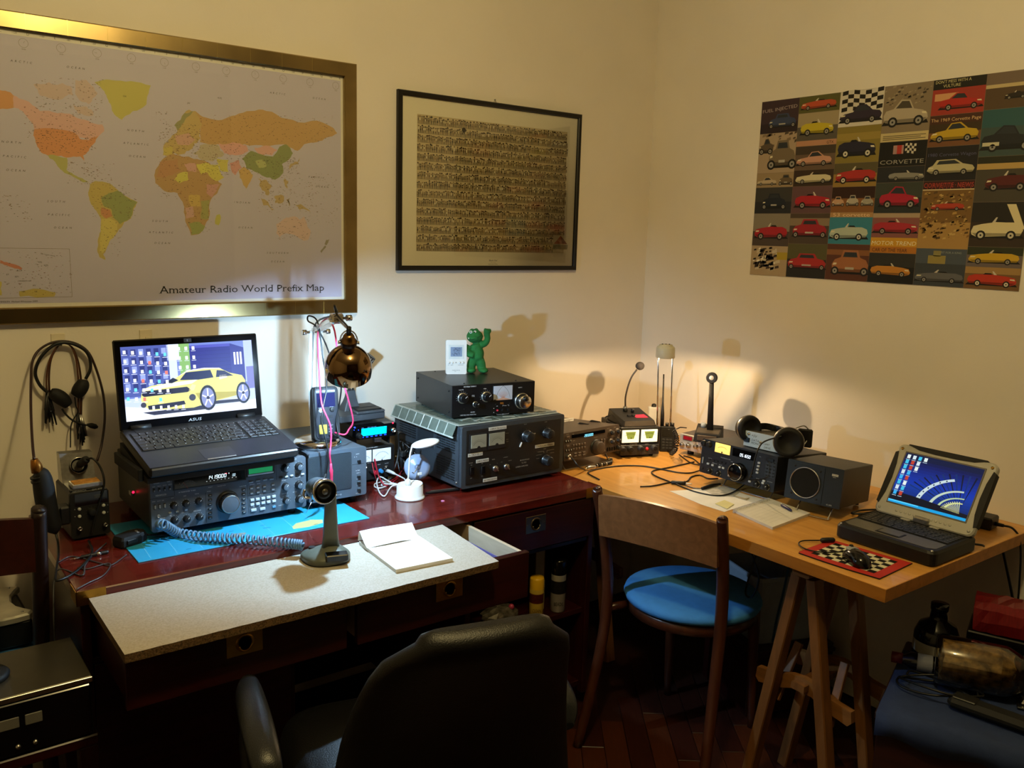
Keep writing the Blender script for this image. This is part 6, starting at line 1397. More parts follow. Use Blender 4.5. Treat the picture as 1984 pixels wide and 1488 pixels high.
for x, s in ((-.028, 'C/F'), (-.018, 'RESET'), (.006, 'MAX/MIN'), (.020, 'SET')): p.text(s, x, .029, .0022, '#4a4e52', 0)
p.text('TFA', -.006, .008, .0022, '#4a4e52', 0); p.text('THERMOMETER', -.014, .0115, .0026, '#4a4e52', 0); p.build('lettering', M_LET, t)
M_GRN = mat('green_plush', '#19642b', .85, noise=.18, nscale=60, bump=.3, bscale=700)
t = thing('plush_toy', 'green plush creature with one raised arm standing on the tuner', 'toy', (0, 0, 0))
to = RZ(922, 722, TT); t.matrix_basis = Matrix.Translation(to) @ Matrix.Rotation(radians(-28), 4, 'Z')
TY = lambda px, py, y=0.: (lambda q_: Vector((q_[0], y, q_[1])))(RL(px, py, t, y))
b = MB()
G6 = lambda x, y, d=0.: TY(740+x/4.134, 620+y/4.133, d)
# one continuous body by metaball-like sweeps remeshed together
b.sweep(catmull([G6(755, 335), G6(758, 290), G6(755, 250), G6(745, 210)], 4), [.018, .022, .0235, .0245, .025, .0248, .024, .0225, .021, .0195, .018, .017, .016], 16)
b.ball(G6(743, 150, .0), .0245, 18, 12, sc=(1.12, .95, .92)); b.ball(G6(730, 165, -.012), .017, 14, 10, sc=(1.25, 1, .7)); b.ball(G6(722, 110, -.006), .0098, 12, 8); b.ball(G6(755, 105, -.004), .0088, 12, 8)
b.sweep(catmull([G6(790, 215), G6(825, 205), G6(845, 170), G6(840, 120), G6(850, 95)], 4), [.012, .012, .0118, .0115, .011, .0108, .0105, .0102, .0100, .0100, .0102, .0105, .011, .0122, .0132, .0135, .011], 14)
for dx in (-12, 0, 12): b.sweep([G6(850+dx, 108), G6(850+dx*1.3, 88)], [.006, .004], 8)
b.sweep(catmull([G6(700, 225), G6(680, 260, -.004), G6(700, 290, -.014), G6(740, 300, -.022)], 4), [.0125, .0128, .013, .013, .013, .0128, .0125, .012, .012, .012, .0118, .0112, .009], 14)
for x, xf in ((715, 712), (795, 812)):
    b.sweep(catmull([G6(735 if x < 750 else 778, 335), G6(x, 375), G6(x, 415)], 4), [.0165, .0165, .016, .0155, .015, .015, .0148, .0145, .013], 14)
    b.ball(G6(xf, 425, -.008)+Vector((0, 0, .002)), .015, 14, 9, sc=(1.15, 1.35, .62))
body = b.build('body', M_GRN, t)
zmin = min(v.co.z for v in body.data.vertices)
rm = body.modifiers.new('r', 'REMESH'); rm.mode = 'VOXEL'; rm.voxel_size = .0022
sm_ = body.modifiers.new('s', 'SMOOTH'); sm_.factor = .6; sm_.iterations = 6
dg = bpy.context.evaluated_depsgraph_get(); me = bpy.data.meshes.new_from_object(body.evaluated_get(dg)); body.modifiers.clear()
zm = min(v.co.z for v in me.vertices); me.transform(Matrix.Translation((0, 0, -zm+.0004)))
for pl_ in me.polygons: pl_.use_smooth = True
body.data = me
for x in (714, 745): MB().ball(G6(x, 97, -.0125), .0052, 12, 8).build('eye', M_WHITE, t); MB().ball(G6(x-3, 97, -.0172), .0022, 8, 6).build('pupil', M_BLKG, t)
MB().tube([G6(690, 152, -.024), G6(715, 158, -.031), G6(750, 148, -.026), G6(790, 128, -.018)], .0011, 6).build('mouth', mat('dark_green', '#0c3818', .8), t)
MB().lathe([(.0024, 0), (.0002, -.007)], 8, c=G6(695, 143, -.024)).build('tooth', M_WHITE, t)
# ================================================================== RIGHT HAND TABLE: COMPACT TRANSCEIVER
M_BRN = mat('warm_charcoal', '#463c35', .45, noise=.08, bump=.08, bscale=800)
t = thing('compact_transceiver', 'compact dark transceiver with blue digits beside the amplifier', 'radio', (1.834, 2.112, .785), radians(2.7), rx=radians(-5))
W_, D_, H_ = .268, .30, .092
MB().box(.002, W_-.002, .012, D_, 0, H_, .002).build('cabinet', M_BRN, t)
MB().prism(rrect(0, W_, -.001, H_+.001, .004, 3), 0, .014, 'y').build('front_panel', M_BRN, t)
for x in (.03, W_-.03): MB().cyl((x, D_-.03, -.012), (x, D_-.03, 0), .010, n=12).build('foot', M_RUB, t)
MB().tube([(.03, .05, 0), (.03, .03, -.034), (.06, .028, -.037), (W_-.06, .028, -.037), (W_-.03, .03, -.034), (W_-.03, .05, 0)], .0025, 7).build('bail', M_STEEL, t)
T4 = lambda x, y: RL(1085+x/9.92, 800+y/9.92, t)
u0, v1 = T4(225, 430); u1, v0 = T4(862, 430); v1 = T4(862, 315)[1]; v0 = T4(225, 495)[1]
plate(t, u0, u1, v0+.001, v1, M_SMOKE, .0025, name='display_window')
p = Print(-.0027); u, v = T4(462, 460); seg7(p, '28500.00', u, v, .0078, .0038, '#7fd8f0', 0, .0022); p.build('frequency_digits', M_SCRB, t)
M_BKEY = mat('brown_key', '#5c5048', .5)
for j, y in enumerate((625, 695)):
    for k in range(5): button(t, T4(255+54*k, y-9*k), .0085, .0068, .003, M_BKEY)
for j, y in enumerate((780, 830)):
    for k in range(3): button(t, T4(290+82*k, y-13*k), .0125, .0045, .003, M_BKEY)
for j in range(3):
    for k in range(2): button(t, T4(795+50*k, 520+47*j-5*k), .0078, .0065, .003, M_BKEY)
for x, y in ((105, 550), (150, 545), (195, 535), (110, 725), (158, 720), (205, 712)): button(t, T4(x, y), .0038, .0085, .003, M_BLK); button(t, T4(x, y-6), .003, .004, .0045, M_LGREY, name='slide_switch')
for x, y in ((910, 700), (955, 695), (1000, 688), (1045, 680)): button(t, T4(x, y), .0042, .0125, .004, M_BLK)
for x, y in ((145, 462), (145, 640)): button(t, T4(x, y), .013, .006, .003, M_BKEY)
for x, y in ((795, 735), (848, 728)): button(t, T4(x, y), .008, .006, .003, M_BKEY)
for x, y in ((970, 380), (1098, 355), (975, 555), (1098, 525)): knob(t, T4(x, y), .0078, .014, M_BLK, M_BLKM, ang=60); knob(t, T4(x, y), .0098, .006, M_BRN, M_BRN, ptr=None, name='ring_knob')
knob(t, T4(1105, 672), .0075, .014, M_BLK, M_BLKM, ptr=None)
mk = T4(690, 655); knob(t, mk, .0262, .006, M_BLK, M_BLK, skirt=1.03, ptr=None, name='dial_ring', n=32); knob(t, mk, .0215, .025, M_BRN, M_BRN, skirt=1.04, ptr=None, name='tuning_dial', n=36)
plug(t, T4(140, 840), .009, M_STEEL, .014)
p = Print(-.0003); KB_ = '#b9aea0'
for x, y, s in ((120, 425, 'POWER'), (230, 420, 'TIMER'), (905, 310, 'NOTCH'), (1040, 285, 'AF RF'), (905, 485, 'IF'), (1040, 460, 'SQL'), (240, 545, 'TS-440S'), (650, 480, 'FUNCTION'), (120, 610, 'METER')): u, v = T4(x, y); p.text(s, u, v, .0025, KB_, 0)
for x, y in ((970, 380), (1098, 355), (975, 555), (1098, 525)): u, v = T4(x, y); ticks(p, u, v, .0108, 9, col=KB_)
p.build('panel_lettering', M_LET, t)
TM = t.matrix_basis.copy()
# things lying on it
for pts, lb in (([(366, 205), (545, 235)], 'stubby black audio plug lying on the compact transceiver near the dial'), ([(590, 160), (770, 190)], 'black audio plug with pale tip on the rear of the compact transceiver')):
    zz = TM @ Vector((.1, .1, H_)); z_ = zz.z+.006-.007
    a_ = RZ(1085+pts[0][0]/9.92, 800+pts[0][1]/9.92, z_); b_ = RZ(1085+pts[1][0]/9.92, 800+pts[1][1]/9.92, z_); d_ = (b_-a_); L_ = min(d_.length, .06); d_ = d_.normalized()*L_
    o = thing('audio_plug', lb, 'plug', (0, 0, 0)); MB().sweep([a_, a_+d_*.15, a_+d_], [.004, .0055, .0048], 12).build('plug_body', M_BLK, o); MB().sweep([a_-d_*.12, a_+d_*.05], [.0022, .003], 10).build('plug_tip', M_STEEL, o)
t = thing('white_card', 'small white handwritten card standing behind the compact transceiver', 'card', RY(1101, 822, 2.3), radians(-8))
t.location = RY(1095, 836, 2.32); zc = t.location.z
MB().box(-.03, .035, 0, .0015, 0, .048, .0003).build('card', M_PAPER, t)
p = Print(-.0002); p.text('HFS', .004, .03, .008, '#3a3530', 0, rot=.2); p.line([(-.02, .04), (.03, .043)], .0012, '#3a3530', 0); p.disc(.018, .014, .0018, '#2a2520', 0, 10); p.build('handwriting', M_LET, t)
t2 = thing('white_card_holder', 'thin pale box under the small handwritten card', 'box', (t.location.x-.035, t.location.y-.02, TM.translation.z+H_-.022), radians(-8))
MB().box(0, .075, 0, .05, 0, zc-t2.location.z-.0005, .001).build('box_body', mat('cream_card', '#d8ccb4', .7), t2)
# patch cord with metal plugs in front of it
t = thing('patch_cord', 'short patch cord with chrome plugs lying before the compact transceiver', 'cable', (0, 0, 0))
c0 = TM @ Vector((T4(1, 1)[0]*0+.02, -.018, .012))
F = lambda x, y, h=.006: RZ(1085+x/9.92, 800+y/9.92, TZ+h)
s0 = RY(1105, 885, 2.085)
MB().tube([s0, RY(1112, 892, 2.075), RY(1122, 905, 2.06), F(480, 1085, .008)], .0022, 7).build('lead', M_CABLE, t)
MB().sweep([F(490, 1075, .008), F(530, 1060, .008), F(560, 1050, .008), F(640, 1040, .008), F(700, 1020, .008)], [.004, .0075, .008, .008, .005], 14).build('plug', M_CHROME, t)
for k in range(5): MB().sweep([F(690+k*45, 1018-k*9, .007), F(715+k*45, 1013-k*9, .007)], [.006, .006], 12).build('strain_relief', M_BLK if k % 2 else M_STEEL, t)
MB().sweep([F(900, 975, .007), F(975, 950, .008)], [.0065, .008], 14).build('end_plug', M_BLK, t)
MB().lathe([(.007, -.002), (.0085, 0), (.0085, .006), (.0065, .008), (.0065, 0), (0, 0)], 18, c=F(960, 905, .012), ax=(-.3, -.9, .2), cap=(0, 0)).build('ring_socket', M_STEEL, t)
# ================================================================== TWIN METER UNIT
t = thing('twin_meter_unit', 'black control box with two glowing meters under the gooseneck microphone', 'meter unit', (2.137, 2.158, TZ), radians(-21))
W_, D_, H_ = .150, .19, .110
feet(t, W_, D_, .008, ins=.02, r=.008)
MB().box(0, W_, .004, D_, .008, H_, .002).build('cabinet', M_BLK, t)
MB().box(.0, W_, -.001, .006, .009, H_-.0005, .001).build('front_panel', M_BLKM, t)
MB().box(.0, W_, -.004, .002, .009, .046, .0015).build('control_panel', M_CHAR, t)
for (x0, x1), in (((1195, 1515),), ((1560, 1868),)):
    u0, v1 = T4(0, 0), 0
    fu = lambda x, y: RL(1085+x/9.92, 800+y/9.92, t, -.001)
    u0 = fu(x0, 400)[0]; u1 = fu(x1, 400)[0]; v1 = .101; v0 = .056
    plate(t, u0, u1, v0, v1, mat('lit_meter', '#fff6d8', .3, emit='#fff4c8', es=1.1), .003, -.001, 'meter_face')
    p = Print(-.0042); mx = (u0+u1)/2; p.poly([(mx-.02, v1-.006), (mx+.02, v1-.006), (mx+.012, v0+.013), (mx-.012, v0+.013)], '#a8ac40', 0); p.arc(mx, v0-.006, .038, radians(128), radians(52), .0008, '#2a2c10', 1); ticks(p, mx, v0-.006, .038, 11, 128, 52, .002, '#2a2c10', lay=1); p.disc(mx+.002, v0+.016, .0022, '#2a2c10', 1, 10); p.build('meter_scale', print_mat('lit_meter_print', .3, .9), t)
for x, y, r_ in ((1215, 710, .0095), (1360, 700, .0095), (1560, 690, .0095), (1815, 675, .0095)): u, v = RL(1085+x/9.92, 800+y/9.92, t, -.012); knob(t, (u, v), r_, .016, M_CHAR, M_BLKM, y=-.004, ptr=None)
u, v = RL(1085+1675/9.92, 800+690/9.92, t, -.006); MB().lathe([(.0058, 0), (.0055, -.004), (0, -.005)], 16, ax=(0, 1, 0), cap=(0, 0)).build('red_button', mat('red_key', '#d83048', .4), t, (u, -.004, v))
p = Print(-.0042)
for x, y, s in ((1160, 628, 'POWER  CAL'), (1635, 606, 'SENSOR'), (1630, 770, 'HF  V'), ): u, v = RL(1085+x/9.92, 800+y/9.92, t, -.004); p.text(s, u, v, .0026, KB_, 0)
u, v = fu(1440, 590); p.rect(u-.0005, u+.0005, .011, .045, '#0a0a0a', 0)
u, v = fu(1380, 552); p.text('ANTENNA TUNER', u-.01, .049, .003, KB_, 0, 'l', width=.03); p.build('panel_lettering', M_LET, t)
# gooseneck microphone on it
gz = TZ+H_
gm = thing('gooseneck_microphone', 'black gooseneck table microphone with red sticker on the twin meter unit', 'microphone', Matrix.Translation(Vector((0, 0, 0))) @ (t.matrix_basis @ Vector((.010, .006, H_))), radians(-21))
BW, BD = .128, .15
MB().add([(0, 0, .001), (BW, 0, .001), (BW, BD, .001), (0, BD, .001), (.006, .006, .021), (BW-.006, .006, .021), (BW-.004, BD-.004, .040), (.004, BD-.004, .040)], [(0, 3, 2, 1), (4, 5, 6, 7), (0, 1, 5, 4), (2, 3, 7, 6), (0, 4, 7, 3), (1, 2, 6, 5)]).build('base', M_BLK, gm)
MB().add([(.004, -.001, .003), (BW-.004, -.001, .003), (BW-.009, .005, .021), (.009, .005, .021)], [(0, 1, 2, 3)]).build('front_plate', mat('warm_steel', '#5c5348', .4, .6), gm)
slope = lambda y: .021+.019*(y-.006)/(BD-.01)
for x, y in ((.045, .055), (.062, .055)): MB().box(x-.006, x+.006, y-.005, y+.005, slope(y), slope(y)+.006, .001).build('slide_switch', M_BLKM, gm)
MB().cyl((.076, .095, slope(.095)), (.076, .095, slope(.095)+.014), .006, n=14).build('knob', M_BLK, gm)
MB().add([(.066, .036, slope(.036)+.0006), (.112, .034, slope(.034)+.0006), (.110, .07, slope(.07)+.0006), (.062, .066, slope(.066)+.0006)], [(0, 1, 2, 3)]).build('red_sticker', mat('red_sticker', '#d82848', .5), gm)
MB().box(.02, .115, .078, .14, slope(.078)-.003, slope(.14)+.001).build('deck_plate', mat('warm_steel', '#5c5348', .4, .6), gm) if False else None
q3 = lambda px, py, y: (lambda r_: Vector((r_[0], y, r_[1])))(RL(px, py, gm, y))
nb_ = .115
P0 = q3(1211.6, 790, nb_); P0.z = slope(nb_)
MB().lathe([(.009, 0), (.009, .012), (.006, .018)], 14, c=P0).build('neck_socket', M_STEEL, gm)
MB().tube([P0+Vector((0, 0, .012)), q3(1212, 770, nb_), q3(1217, 748, nb_-.005), q3(1224, 730, nb_-.012), q3(1234, 716, nb_-.022)], .0032, 9).build('gooseneck', mat('gooseneck_metal', '#6a6258', .35, .9), gm)
hc = q3(1240, 709, nb_-.03); MB().ball(hc, .0165, 18, 12, sc=(1, 1, .92)).build('foam_head', mat('grey_foam', '#2a2523', .95, bump=.5, bscale=900), gm)
MB().tube([(-.002, .12, .02), (-.02, .12, .012), (-.025, .09, .002), (-.01, .16, -.02)], .0024, 6).build('cord', M_CABLE, gm)
# ================================================================== TELESCOPIC LAMP
LP = RY(1289, 690, 2.045); BP = RY(1289, 800, 2.195); lb2 = Vector((BP.x, BP.y, TZ)); LO = Vector((LP.x-BP.x, LP.y-BP.y, 0))
t = thing('telescopic_lamp', 'small lamp with cream head on two telescopic chrome rods, lit', 'lamp', lb2)
hz = LP.z-TZ
M_CRM = mat('cream_plastic', '#d8d0b8', .35)
MB().box(-.034, .034, -.01, .035, .0004, .028, .005).build('base', M_CRM, t)
sd = Vector((cos(YAW), -sin(YAW), 0))
for s_ in (-1, 1):
    o_ = sd*(.0245*s_)
    W2 = lambda f: o_+LO*f+Vector((0, 0, .026+(hz-.021)*f))
    MB().sweep([W2(0), W2(.27), W2(.272), W2(.54), W2(.542), W2(1)], [.0042, .0042, .0034, .0034, .0026, .0026], 10).build('rod', M_CHROME, t)
MB().lathe([(.0315, .0), (.033, .003), (.032, .034), (.029, .040), (.024, .041), (.023, .046), (0, .047)], 36, c=LO+Vector((0, 0, hz-.006)), cap=(0, 0)).build('head', M_CRM, t)
MB().lathe([(.0315, .0), (.0305, .003), (.028, .014), (0, .015)], 36, c=LO+Vector((0, 0, hz-.006)), cap=(0, 0)).build('reflector', mat('lamp_reflector', '#f0e8d8', .3), t)
for k in range(3): MB().ball((LO+sd*(-.012+.012*k)+Vector((0, 0, hz+.041))), .0024, 8, 5).build('vent', M_BLK, t)
MB().box(LO.x+.028, LO.x+.038, LO.y-.006, LO.y+.006, hz+.004, hz+.022, .002).build('hinge_lug', M_CRM, t)
MB().ball(LO+Vector((0, 0, hz+.005)), .004, 12, 8).build('bulb', mat('halogen_bulb', '#fff2d8', .4, emit='#ffd8a0', es=30), t)
light('telescopic_lamp_bulb', 'POINT', lb2+LO+Vector((0, 0, hz-.0015)), HAL_W, (1, .70, .38), shadow_soft_size=.003)
# handheld radio
hb = RZ(1292, 876, TZ)
t = thing('handheld_radio', 'black handheld radio with long whip antenna before the telescopic lamp', 'handheld radio', (hb.x, hb.y, TZ), radians(-42), rx=radians(-8))
MB().box(-.028, .028, 0, .032, .0004, .095, .004).build('case', M_BLK, t)
plate(t, -.020, .018, .058, .085, mat('dark_lcd', '#23221e', .2), .001, name='screen')
for j in range(4):
    for k in range(3): button(t, (-.014+.013*k, .046-.0105*j), .0095, .0065, .0022, M_CHAR)
for x in (-.002, .018): MB().cyl((x, .016, .094), (x, .016, .108), .0065, n=12).build('top_knob', M_BLK, t)
w0 = Vector((-.020, .016, .094)); w1 = (lambda r_: Vector((r_[0], .016, r_[1])))(RL(1286, 725, t, .016))
MB().sweep([w0, w0+(w1-w0)*.25, w0+(w1-w0)*.45, w1], [.007, .0068, .0034, .0026], 10).build('antenna', M_RUB, t)
# coiled speaker microphone cord
pa = [RY(1306, 835, 2.05), RY(1312, 850, 2.02), RY(1309, 870, 2.0), RZ(1300, 880, TZ+.006)]
c = catmull(pa, 30); hel = []; turns = 13; N_ = len(c); u = Vector((1, 0, 0))
for i in range(turns*10+1):
    f_ = i/(turns*10)*(N_-1); k = min(int(f_), N_-2); p0 = c[k].lerp(c[k+1], f_-k); tt = (c[k+1]-c[k]).normalized(); u = (u-tt*u.dot(tt)).normalized(); v = tt.cross(u); a = 2*pi*i/10
    hel.append(p0+.0062*(cos(a)*u+sin(a)*v))
hel += [RZ(1288, 868, TZ+.006), RZ(1281, 858, TZ+.02)]
tag(MB().sweep([RY(1330, 829, 2.05), RY(1318, 828, 2.05), RY(1309, 832, 2.05)]+hel, .0021, 6).build('coiled_mic_cord', M_CABLE), 'black coiled microphone cord hanging beside the handheld radio', 'cable')
t = thing('white_charger', 'white plug-in charger with black knob standing behind the lamp rods', 'charger', (BP.x+.075, BP.y+.13, TZ), radians(-40))
MB().box(-.022, .022, -.015, .015, .0004, .125, .004).build('body', M_WHITE, t); MB().lathe([(.010, .125), (.009, .134), (.005, .137), (0, .137)], 14, cap=(0, 0)).build('knob', M_BLK, t)
# ================================================================== SILVER CB RADIO AND ITS MICROPHONE
cbp = RZ(1316, 870, .762)
t = thing('cb_radio', 'silver fronted citizens band radio under the chrome ringed microphone', 'radio', (cbp.x, cbp.y, .764), radians(-84))
W_, D_, H_ = .185, .20, .058
M_SLV = mat('silver_panel', '#c9c4bc', .35, .5)
for x in (.03, W_-.03):
    for y in (.03, D_-.03): MB().cyl((x, y, -.0185), (x, y, 0), .012, n=12).build('foot', M_RUB, t)
MB().box(.001, W_-.001, .006, D_, 0, H_, .0015).build('cabinet', M_BRN, t)
MB().box(0, W_, -.001, .008, 0, H_, .0015).build('front_panel', M_SLV, t)
CB = lambda x, y: RL(1300+x/7.086, 780+y/7.085, t, -.001)
u, v = CB(232, 490); plate(t, u-.021, u+.021, v-.009, v+.010, M_STEEL, .0015, -.001, 'display_frame'); plate(t, u-.018, u+.018, v-.006, v+.007, mat('red_display', '#5c1018', .2, emit='#a01020', es=.5), .002, -.001, 'display')
for x, y in ((340, 488), (385, 492), (428, 496), (342, 528), (386, 532), (425, 536)): button(t, CB(x, y), .0075, .0062, .003, M_BLKM, -.001)
for x, y in ((160, 578), (250, 588), (350, 600), (440, 612), (520, 622)): knob(t, CB(x, y), .0078, .012, M_STEEL, M_STEEL, y=-.001, ptr=None)
p = Print(-.0012)
for x, y, s in ((145, 548, 'SQ'), (225, 555, 'RF'), (330, 565, 'MIC')): u, v = CB(x, y); p.text(s, u, v, .003, '#3a3632', 0)
p.build('panel_lettering', M_LET, t)
cz = .764+H_
t = thing('ring_head_microphone', 'black desk microphone with round chrome ringed head on the silver radio', 'microphone', (2.36, 1.985, cz), radians(-58))
q4 = lambda px, py, y: (lambda r_: Vector((r_[0], y, r_[1])))(RL(px, py, t, y))
t.matrix_basis = Matrix.Translation(RZ(1371, 855, cz)) @ Matrix.Rotation(radians(-58), 4, 'Z')
MB().add([(-.047, -.03, .0004), (.047, -.03, .0004), (.047, .055, .0004), (-.047, .055, .0004), (-.043, -.026, .030), (.043, -.026, .030), (.045, .053, .050), (-.045, .053, .050)], [(0, 3, 2, 1), (4, 5, 6, 7), (0, 1, 5, 4), (2, 3, 7, 6), (0, 4, 7, 3), (1, 2, 6, 5)]).build('base', M_BLKM, t)
MB().box(-.033, .033, -.032, -.027, .008, .026, .001).build('name_plate', mat('warm_steel', '#9a948a', .4, .6), t)
MB().add([(-.038, -.018, .0325), (.038, -.018, .0325), (.040, .02, .0425), (-.040, .02, .0425)], [(0, 1, 2, 3)]).build('deck_plate', mat('warm_steel', '#9a948a', .4, .6), t)
MB().cyl((-.022, .03, .04), (-.022, .03, .058), .0095, n=16).build('knob', M_GREYB, t)
s0 = Vector((.004, .012, .04)); hc = q4(1379, 732, -.01)
MB().rings([[p_+Vector((x, y, 0)) for x, y in rrect(-w2, w2, -.006, .006, .003, 2)] for p_, w2 in ((s0, .011), (s0.lerp(hc, .5), .009), (s0.lerp(hc, .925), .0075))], 0, True).build('stem', M_BLKM, t)
fa = Vector((-.05, -1, .1)).normalized()
MB().lathe([(.017, -.016), (.019, -.010), (.0192, .004), (.0175, .006), (.0155, .005)], 28, c=hc, ax=fa).build('head_ring', M_BLK, t)
MB().lathe([(.0158, .0035), (.008, .005), (0, .0055)], 26, c=hc, ax=fa, cap=(0, 0)).build('grille_face', mat('bright_mesh', '#cfc9be', .4, .7), t)
# ================================================================== COMMUNICATIONS RECEIVER
t = thing('communications_receiver', 'black communications receiver with yellow lit meter under the headphones', 'receiver', (2.148, 1.803, .779), radians(-88.5), rx=radians(-5))
W_, D_, H_ = .283, .27, .108
M_ICO = mat('receiver_black', '#17191c', .45, noise=.08)
MB().box(.002, W_-.002, .012, D_, 0, H_, .002).build('cabinet', M_ICO, t)
MB().prism(rrect(0, W_, -.001, H_+.001, .004, 3), 0, .014, 'y').build('front_panel', M_ICO, t)
for x in (.03, W_-.03): MB().cyl((x, D_-.03, -.010), (x, D_-.03, 0), .010, n=12).build('foot', M_RUB, t)
MB().tube([(.08, .05, 0), (.08, .03, -.027), (.09, .028, -.0305), (W_-.04, .028, -.0305), (W_-.03, .03, -.027), (W_-.03, .05, 0)], .0022, 7).build('bail', M_STEEL, t)
IC = lambda x, y: RL(1340+x/10.63, 840+y/10.63, t)
for x, y in ((275, 195), (375, 225)): knob(t, IC(x, y), .0085, .012, M_BLK, M_BLKM, ptr=None)
u0, v1 = IC(500, 205); u1 = IC(805, 270)[0]; v0 = IC(790, 450)[1]; v1 = IC(500, 200)[1]; v1 = v0+.030
plate(t, u0, u1, v0, v1, mat('amber_meter', '#ffe08a', .3, emit='#ffd468', es=1.0), .002, name='lit_meter')
p = Print(-.0022); mx = (u0+u1)/2; p.arc(mx, v0-.01, .030, radians(125), radians(55), .0008, '#5a4410', 0); ticks(p, mx, v0-.01, .030, 9, 125, 55, .002, '#5a4410'); p.disc(mx, v0+.003, .003, '#5a4410', 0, 10); p.build('meter_scale', print_mat('amber_print', .3, .6), t)
u0 = IC(850, 380)[0]; u1 = IC(1310, 480)[0]; v0 = IC(870, 460)[1]; plate(t, u0, u1, v0, v0+.026, M_SMOKE, .002, name='display_window')
p = Print(-.0022); u, v = IC(1000, 470); seg7(p, '05.165.0', u, v+.001, .0085, .0045, '#e8f4ff', 0, .0022); p.build('frequency_digits', M_SCRB, t)
mk = IC(985, 790); knob(t, mk, .0265, .024, M_BLKG, M_BLKG, skirt=1.05, ptr=None, name='tuning_dial', n=40); MB().lathe([(.0255, -.0235), (.0262, -.0248), (.0245, -.0252)], 40, ax=(0, 1, 0), cap=(0, 0)).build('dial_rim', M_CHROME, t, (mk[0], 0, mk[1]))
MB().lathe([(.005, -.024), (.0045, -.0255), (0, -.0256)], 14, ax=(0, 1, 0), cap=(0, 0)).build('finger_dimple', M_BLK, t, (mk[0]-.012, 0, mk[1]+.008))
for x, y in ((385, 770), (560, 820), (1355, 1040), (1555, 1105)): knob(t, IC(x, y), .0085, .014, M_BLK, M_BLKM, skirt=1.22, ang=45); u, v = IC(x, y); MB().lathe([(.0098, -.0005), (.0106, -.002), (.0096, -.003)], 22, ax=(0, 1, 0), cap=(0, 0)).build('knob_ring', M_CHROME, t, (u, 0, v))
for x, y in ((345, 618), (440, 650), (585, 690), (658, 708), (780, 862), (1200, 985), (1395, 603), (1380, 670), (1365, 738), (1355, 802), (1495, 975), (1475, 1018)): button(t, IC(x, y), .0082, .0058, .004, M_LGREY)
for x, y in ((375, 530), (455, 550), (530, 570), (610, 590), (688, 608), (840, 620), (820, 690), (800, 770), (1240, 720), (1240, 810), (1225, 890)): button(t, IC(x, y), .0085, .0058, .003, M_BLK)
button(t, IC(240, 545), .004, .02, .004, M_GREYB, name='slide_switch'); plug(t, IC(225, 710), .0035, M_BLK, .003)
u0, v1 = IC(1560, 520); u1, v0 = IC(1690, 950); u1 = IC(1735, 700)[0]; u0 = IC(1520, 700)[0]; v0 = IC(1560, 900)[1]; v1 = IC(1640, 560)[1]
plate(t, u0, u1, v0, v1, mat('keypad_plate', '#2c333c', .45), .001, name='keypad_plate')
for j in range(5):
    for k in range(3): button(t, (u0+(u1-u0)*(k+.5)/3, v0+(v1-v0)*(j+.5)/5), .0062, .0036, .003, M_BLK)
u, v = IC(1620, 545); plate(t, u-.014, u+.014, v-.0045, v+.0045, M_SMOKE, .002, name='small_window')
p = Print(-.0003); KI = '#c8ccd0'
for x, y, s, h in ((600, 498, 'HF RECEIVER IC-R70', .003), (345, 505, 'MONITOR', .0022), (425, 608, 'PREAMP  ATT', .0022), (565, 645, 'NB  AGC', .0022), (805, 580, 'MODE', .0022), (1040, 345, 'FUNCTION   MHz', .0022), (1330, 925, 'SQL  AF', .0022), (1560, 990, 'PBT NOTCH', .0022), (1395, 480, 'DIAL', .0022)): u, v = IC(x, y); p.text(s, u, v, h, KI, 0)
for a_, b_ in (((195, 390), (800, 540)), ((790, 560), (730, 930))): p.line([IC(*a_), IC(*b_)], .001, '#0c0d0e', 0)
p.build('panel_lettering', M_LET, t)
RM = t.matrix_basis.copy(); rtop = lambda x, y: RM @ Vector((x, y, H_+.0003))
# homemade box on the receiver
t = thing('homemade_interface_box', 'grey homemade interface box with handwritten white front between the headphones', 'interface box', (0, 0, 0))
t.matrix_basis = RM @ Matrix.Translation((.122, .045, H_+.0012)) @ Matrix.Rotation(radians(4), 4, 'Z')
BWd, BDp, BH = .128, .12, .050
MB().box(0, BWd, .002, BDp, 0, BH, .0012).build('shell', mat('grey_aluminium', '#6a665f', .4, .5), t)
MB().box(.001, BWd-.001, 0, .003, .001, BH-.001, .0006).build('front_panel', mat('pale_blue_panel', '#c3d4e4', .45), t)
p = Print(-.0002); p.text('+5V', .026, .034, .008, '#1a2838', 0, rot=-.08, slant=.2); p.text('DATA', .028, .020, .007, '#1a2838', 0, slant=.2); p.text('MONO', .028, .011, .007, '#1a2838', 0, slant=.2); p.text('LIMIT', .072, .016, .006, '#1a2838', 0, slant=.2); p.text('DRIVE', .074, .006, .006, '#1a2838', 0, slant=.2); p.build('handwriting', M_LET, t)
MB().box(.004, .022, -.005, .001, .014, .028, .001).build('socket', mat('dark_socket', '#12202c', .4), t)
for x, z in ((.018, .040), (.062, .022)): MB().lathe([(.0048, 0), (.0045, -.003), (.003, -.006), (0, -.0065)], 14, ax=(0, 1, 0), cap=(0, 0)).build('jack', M_CHROME, t, (x, 0, z))
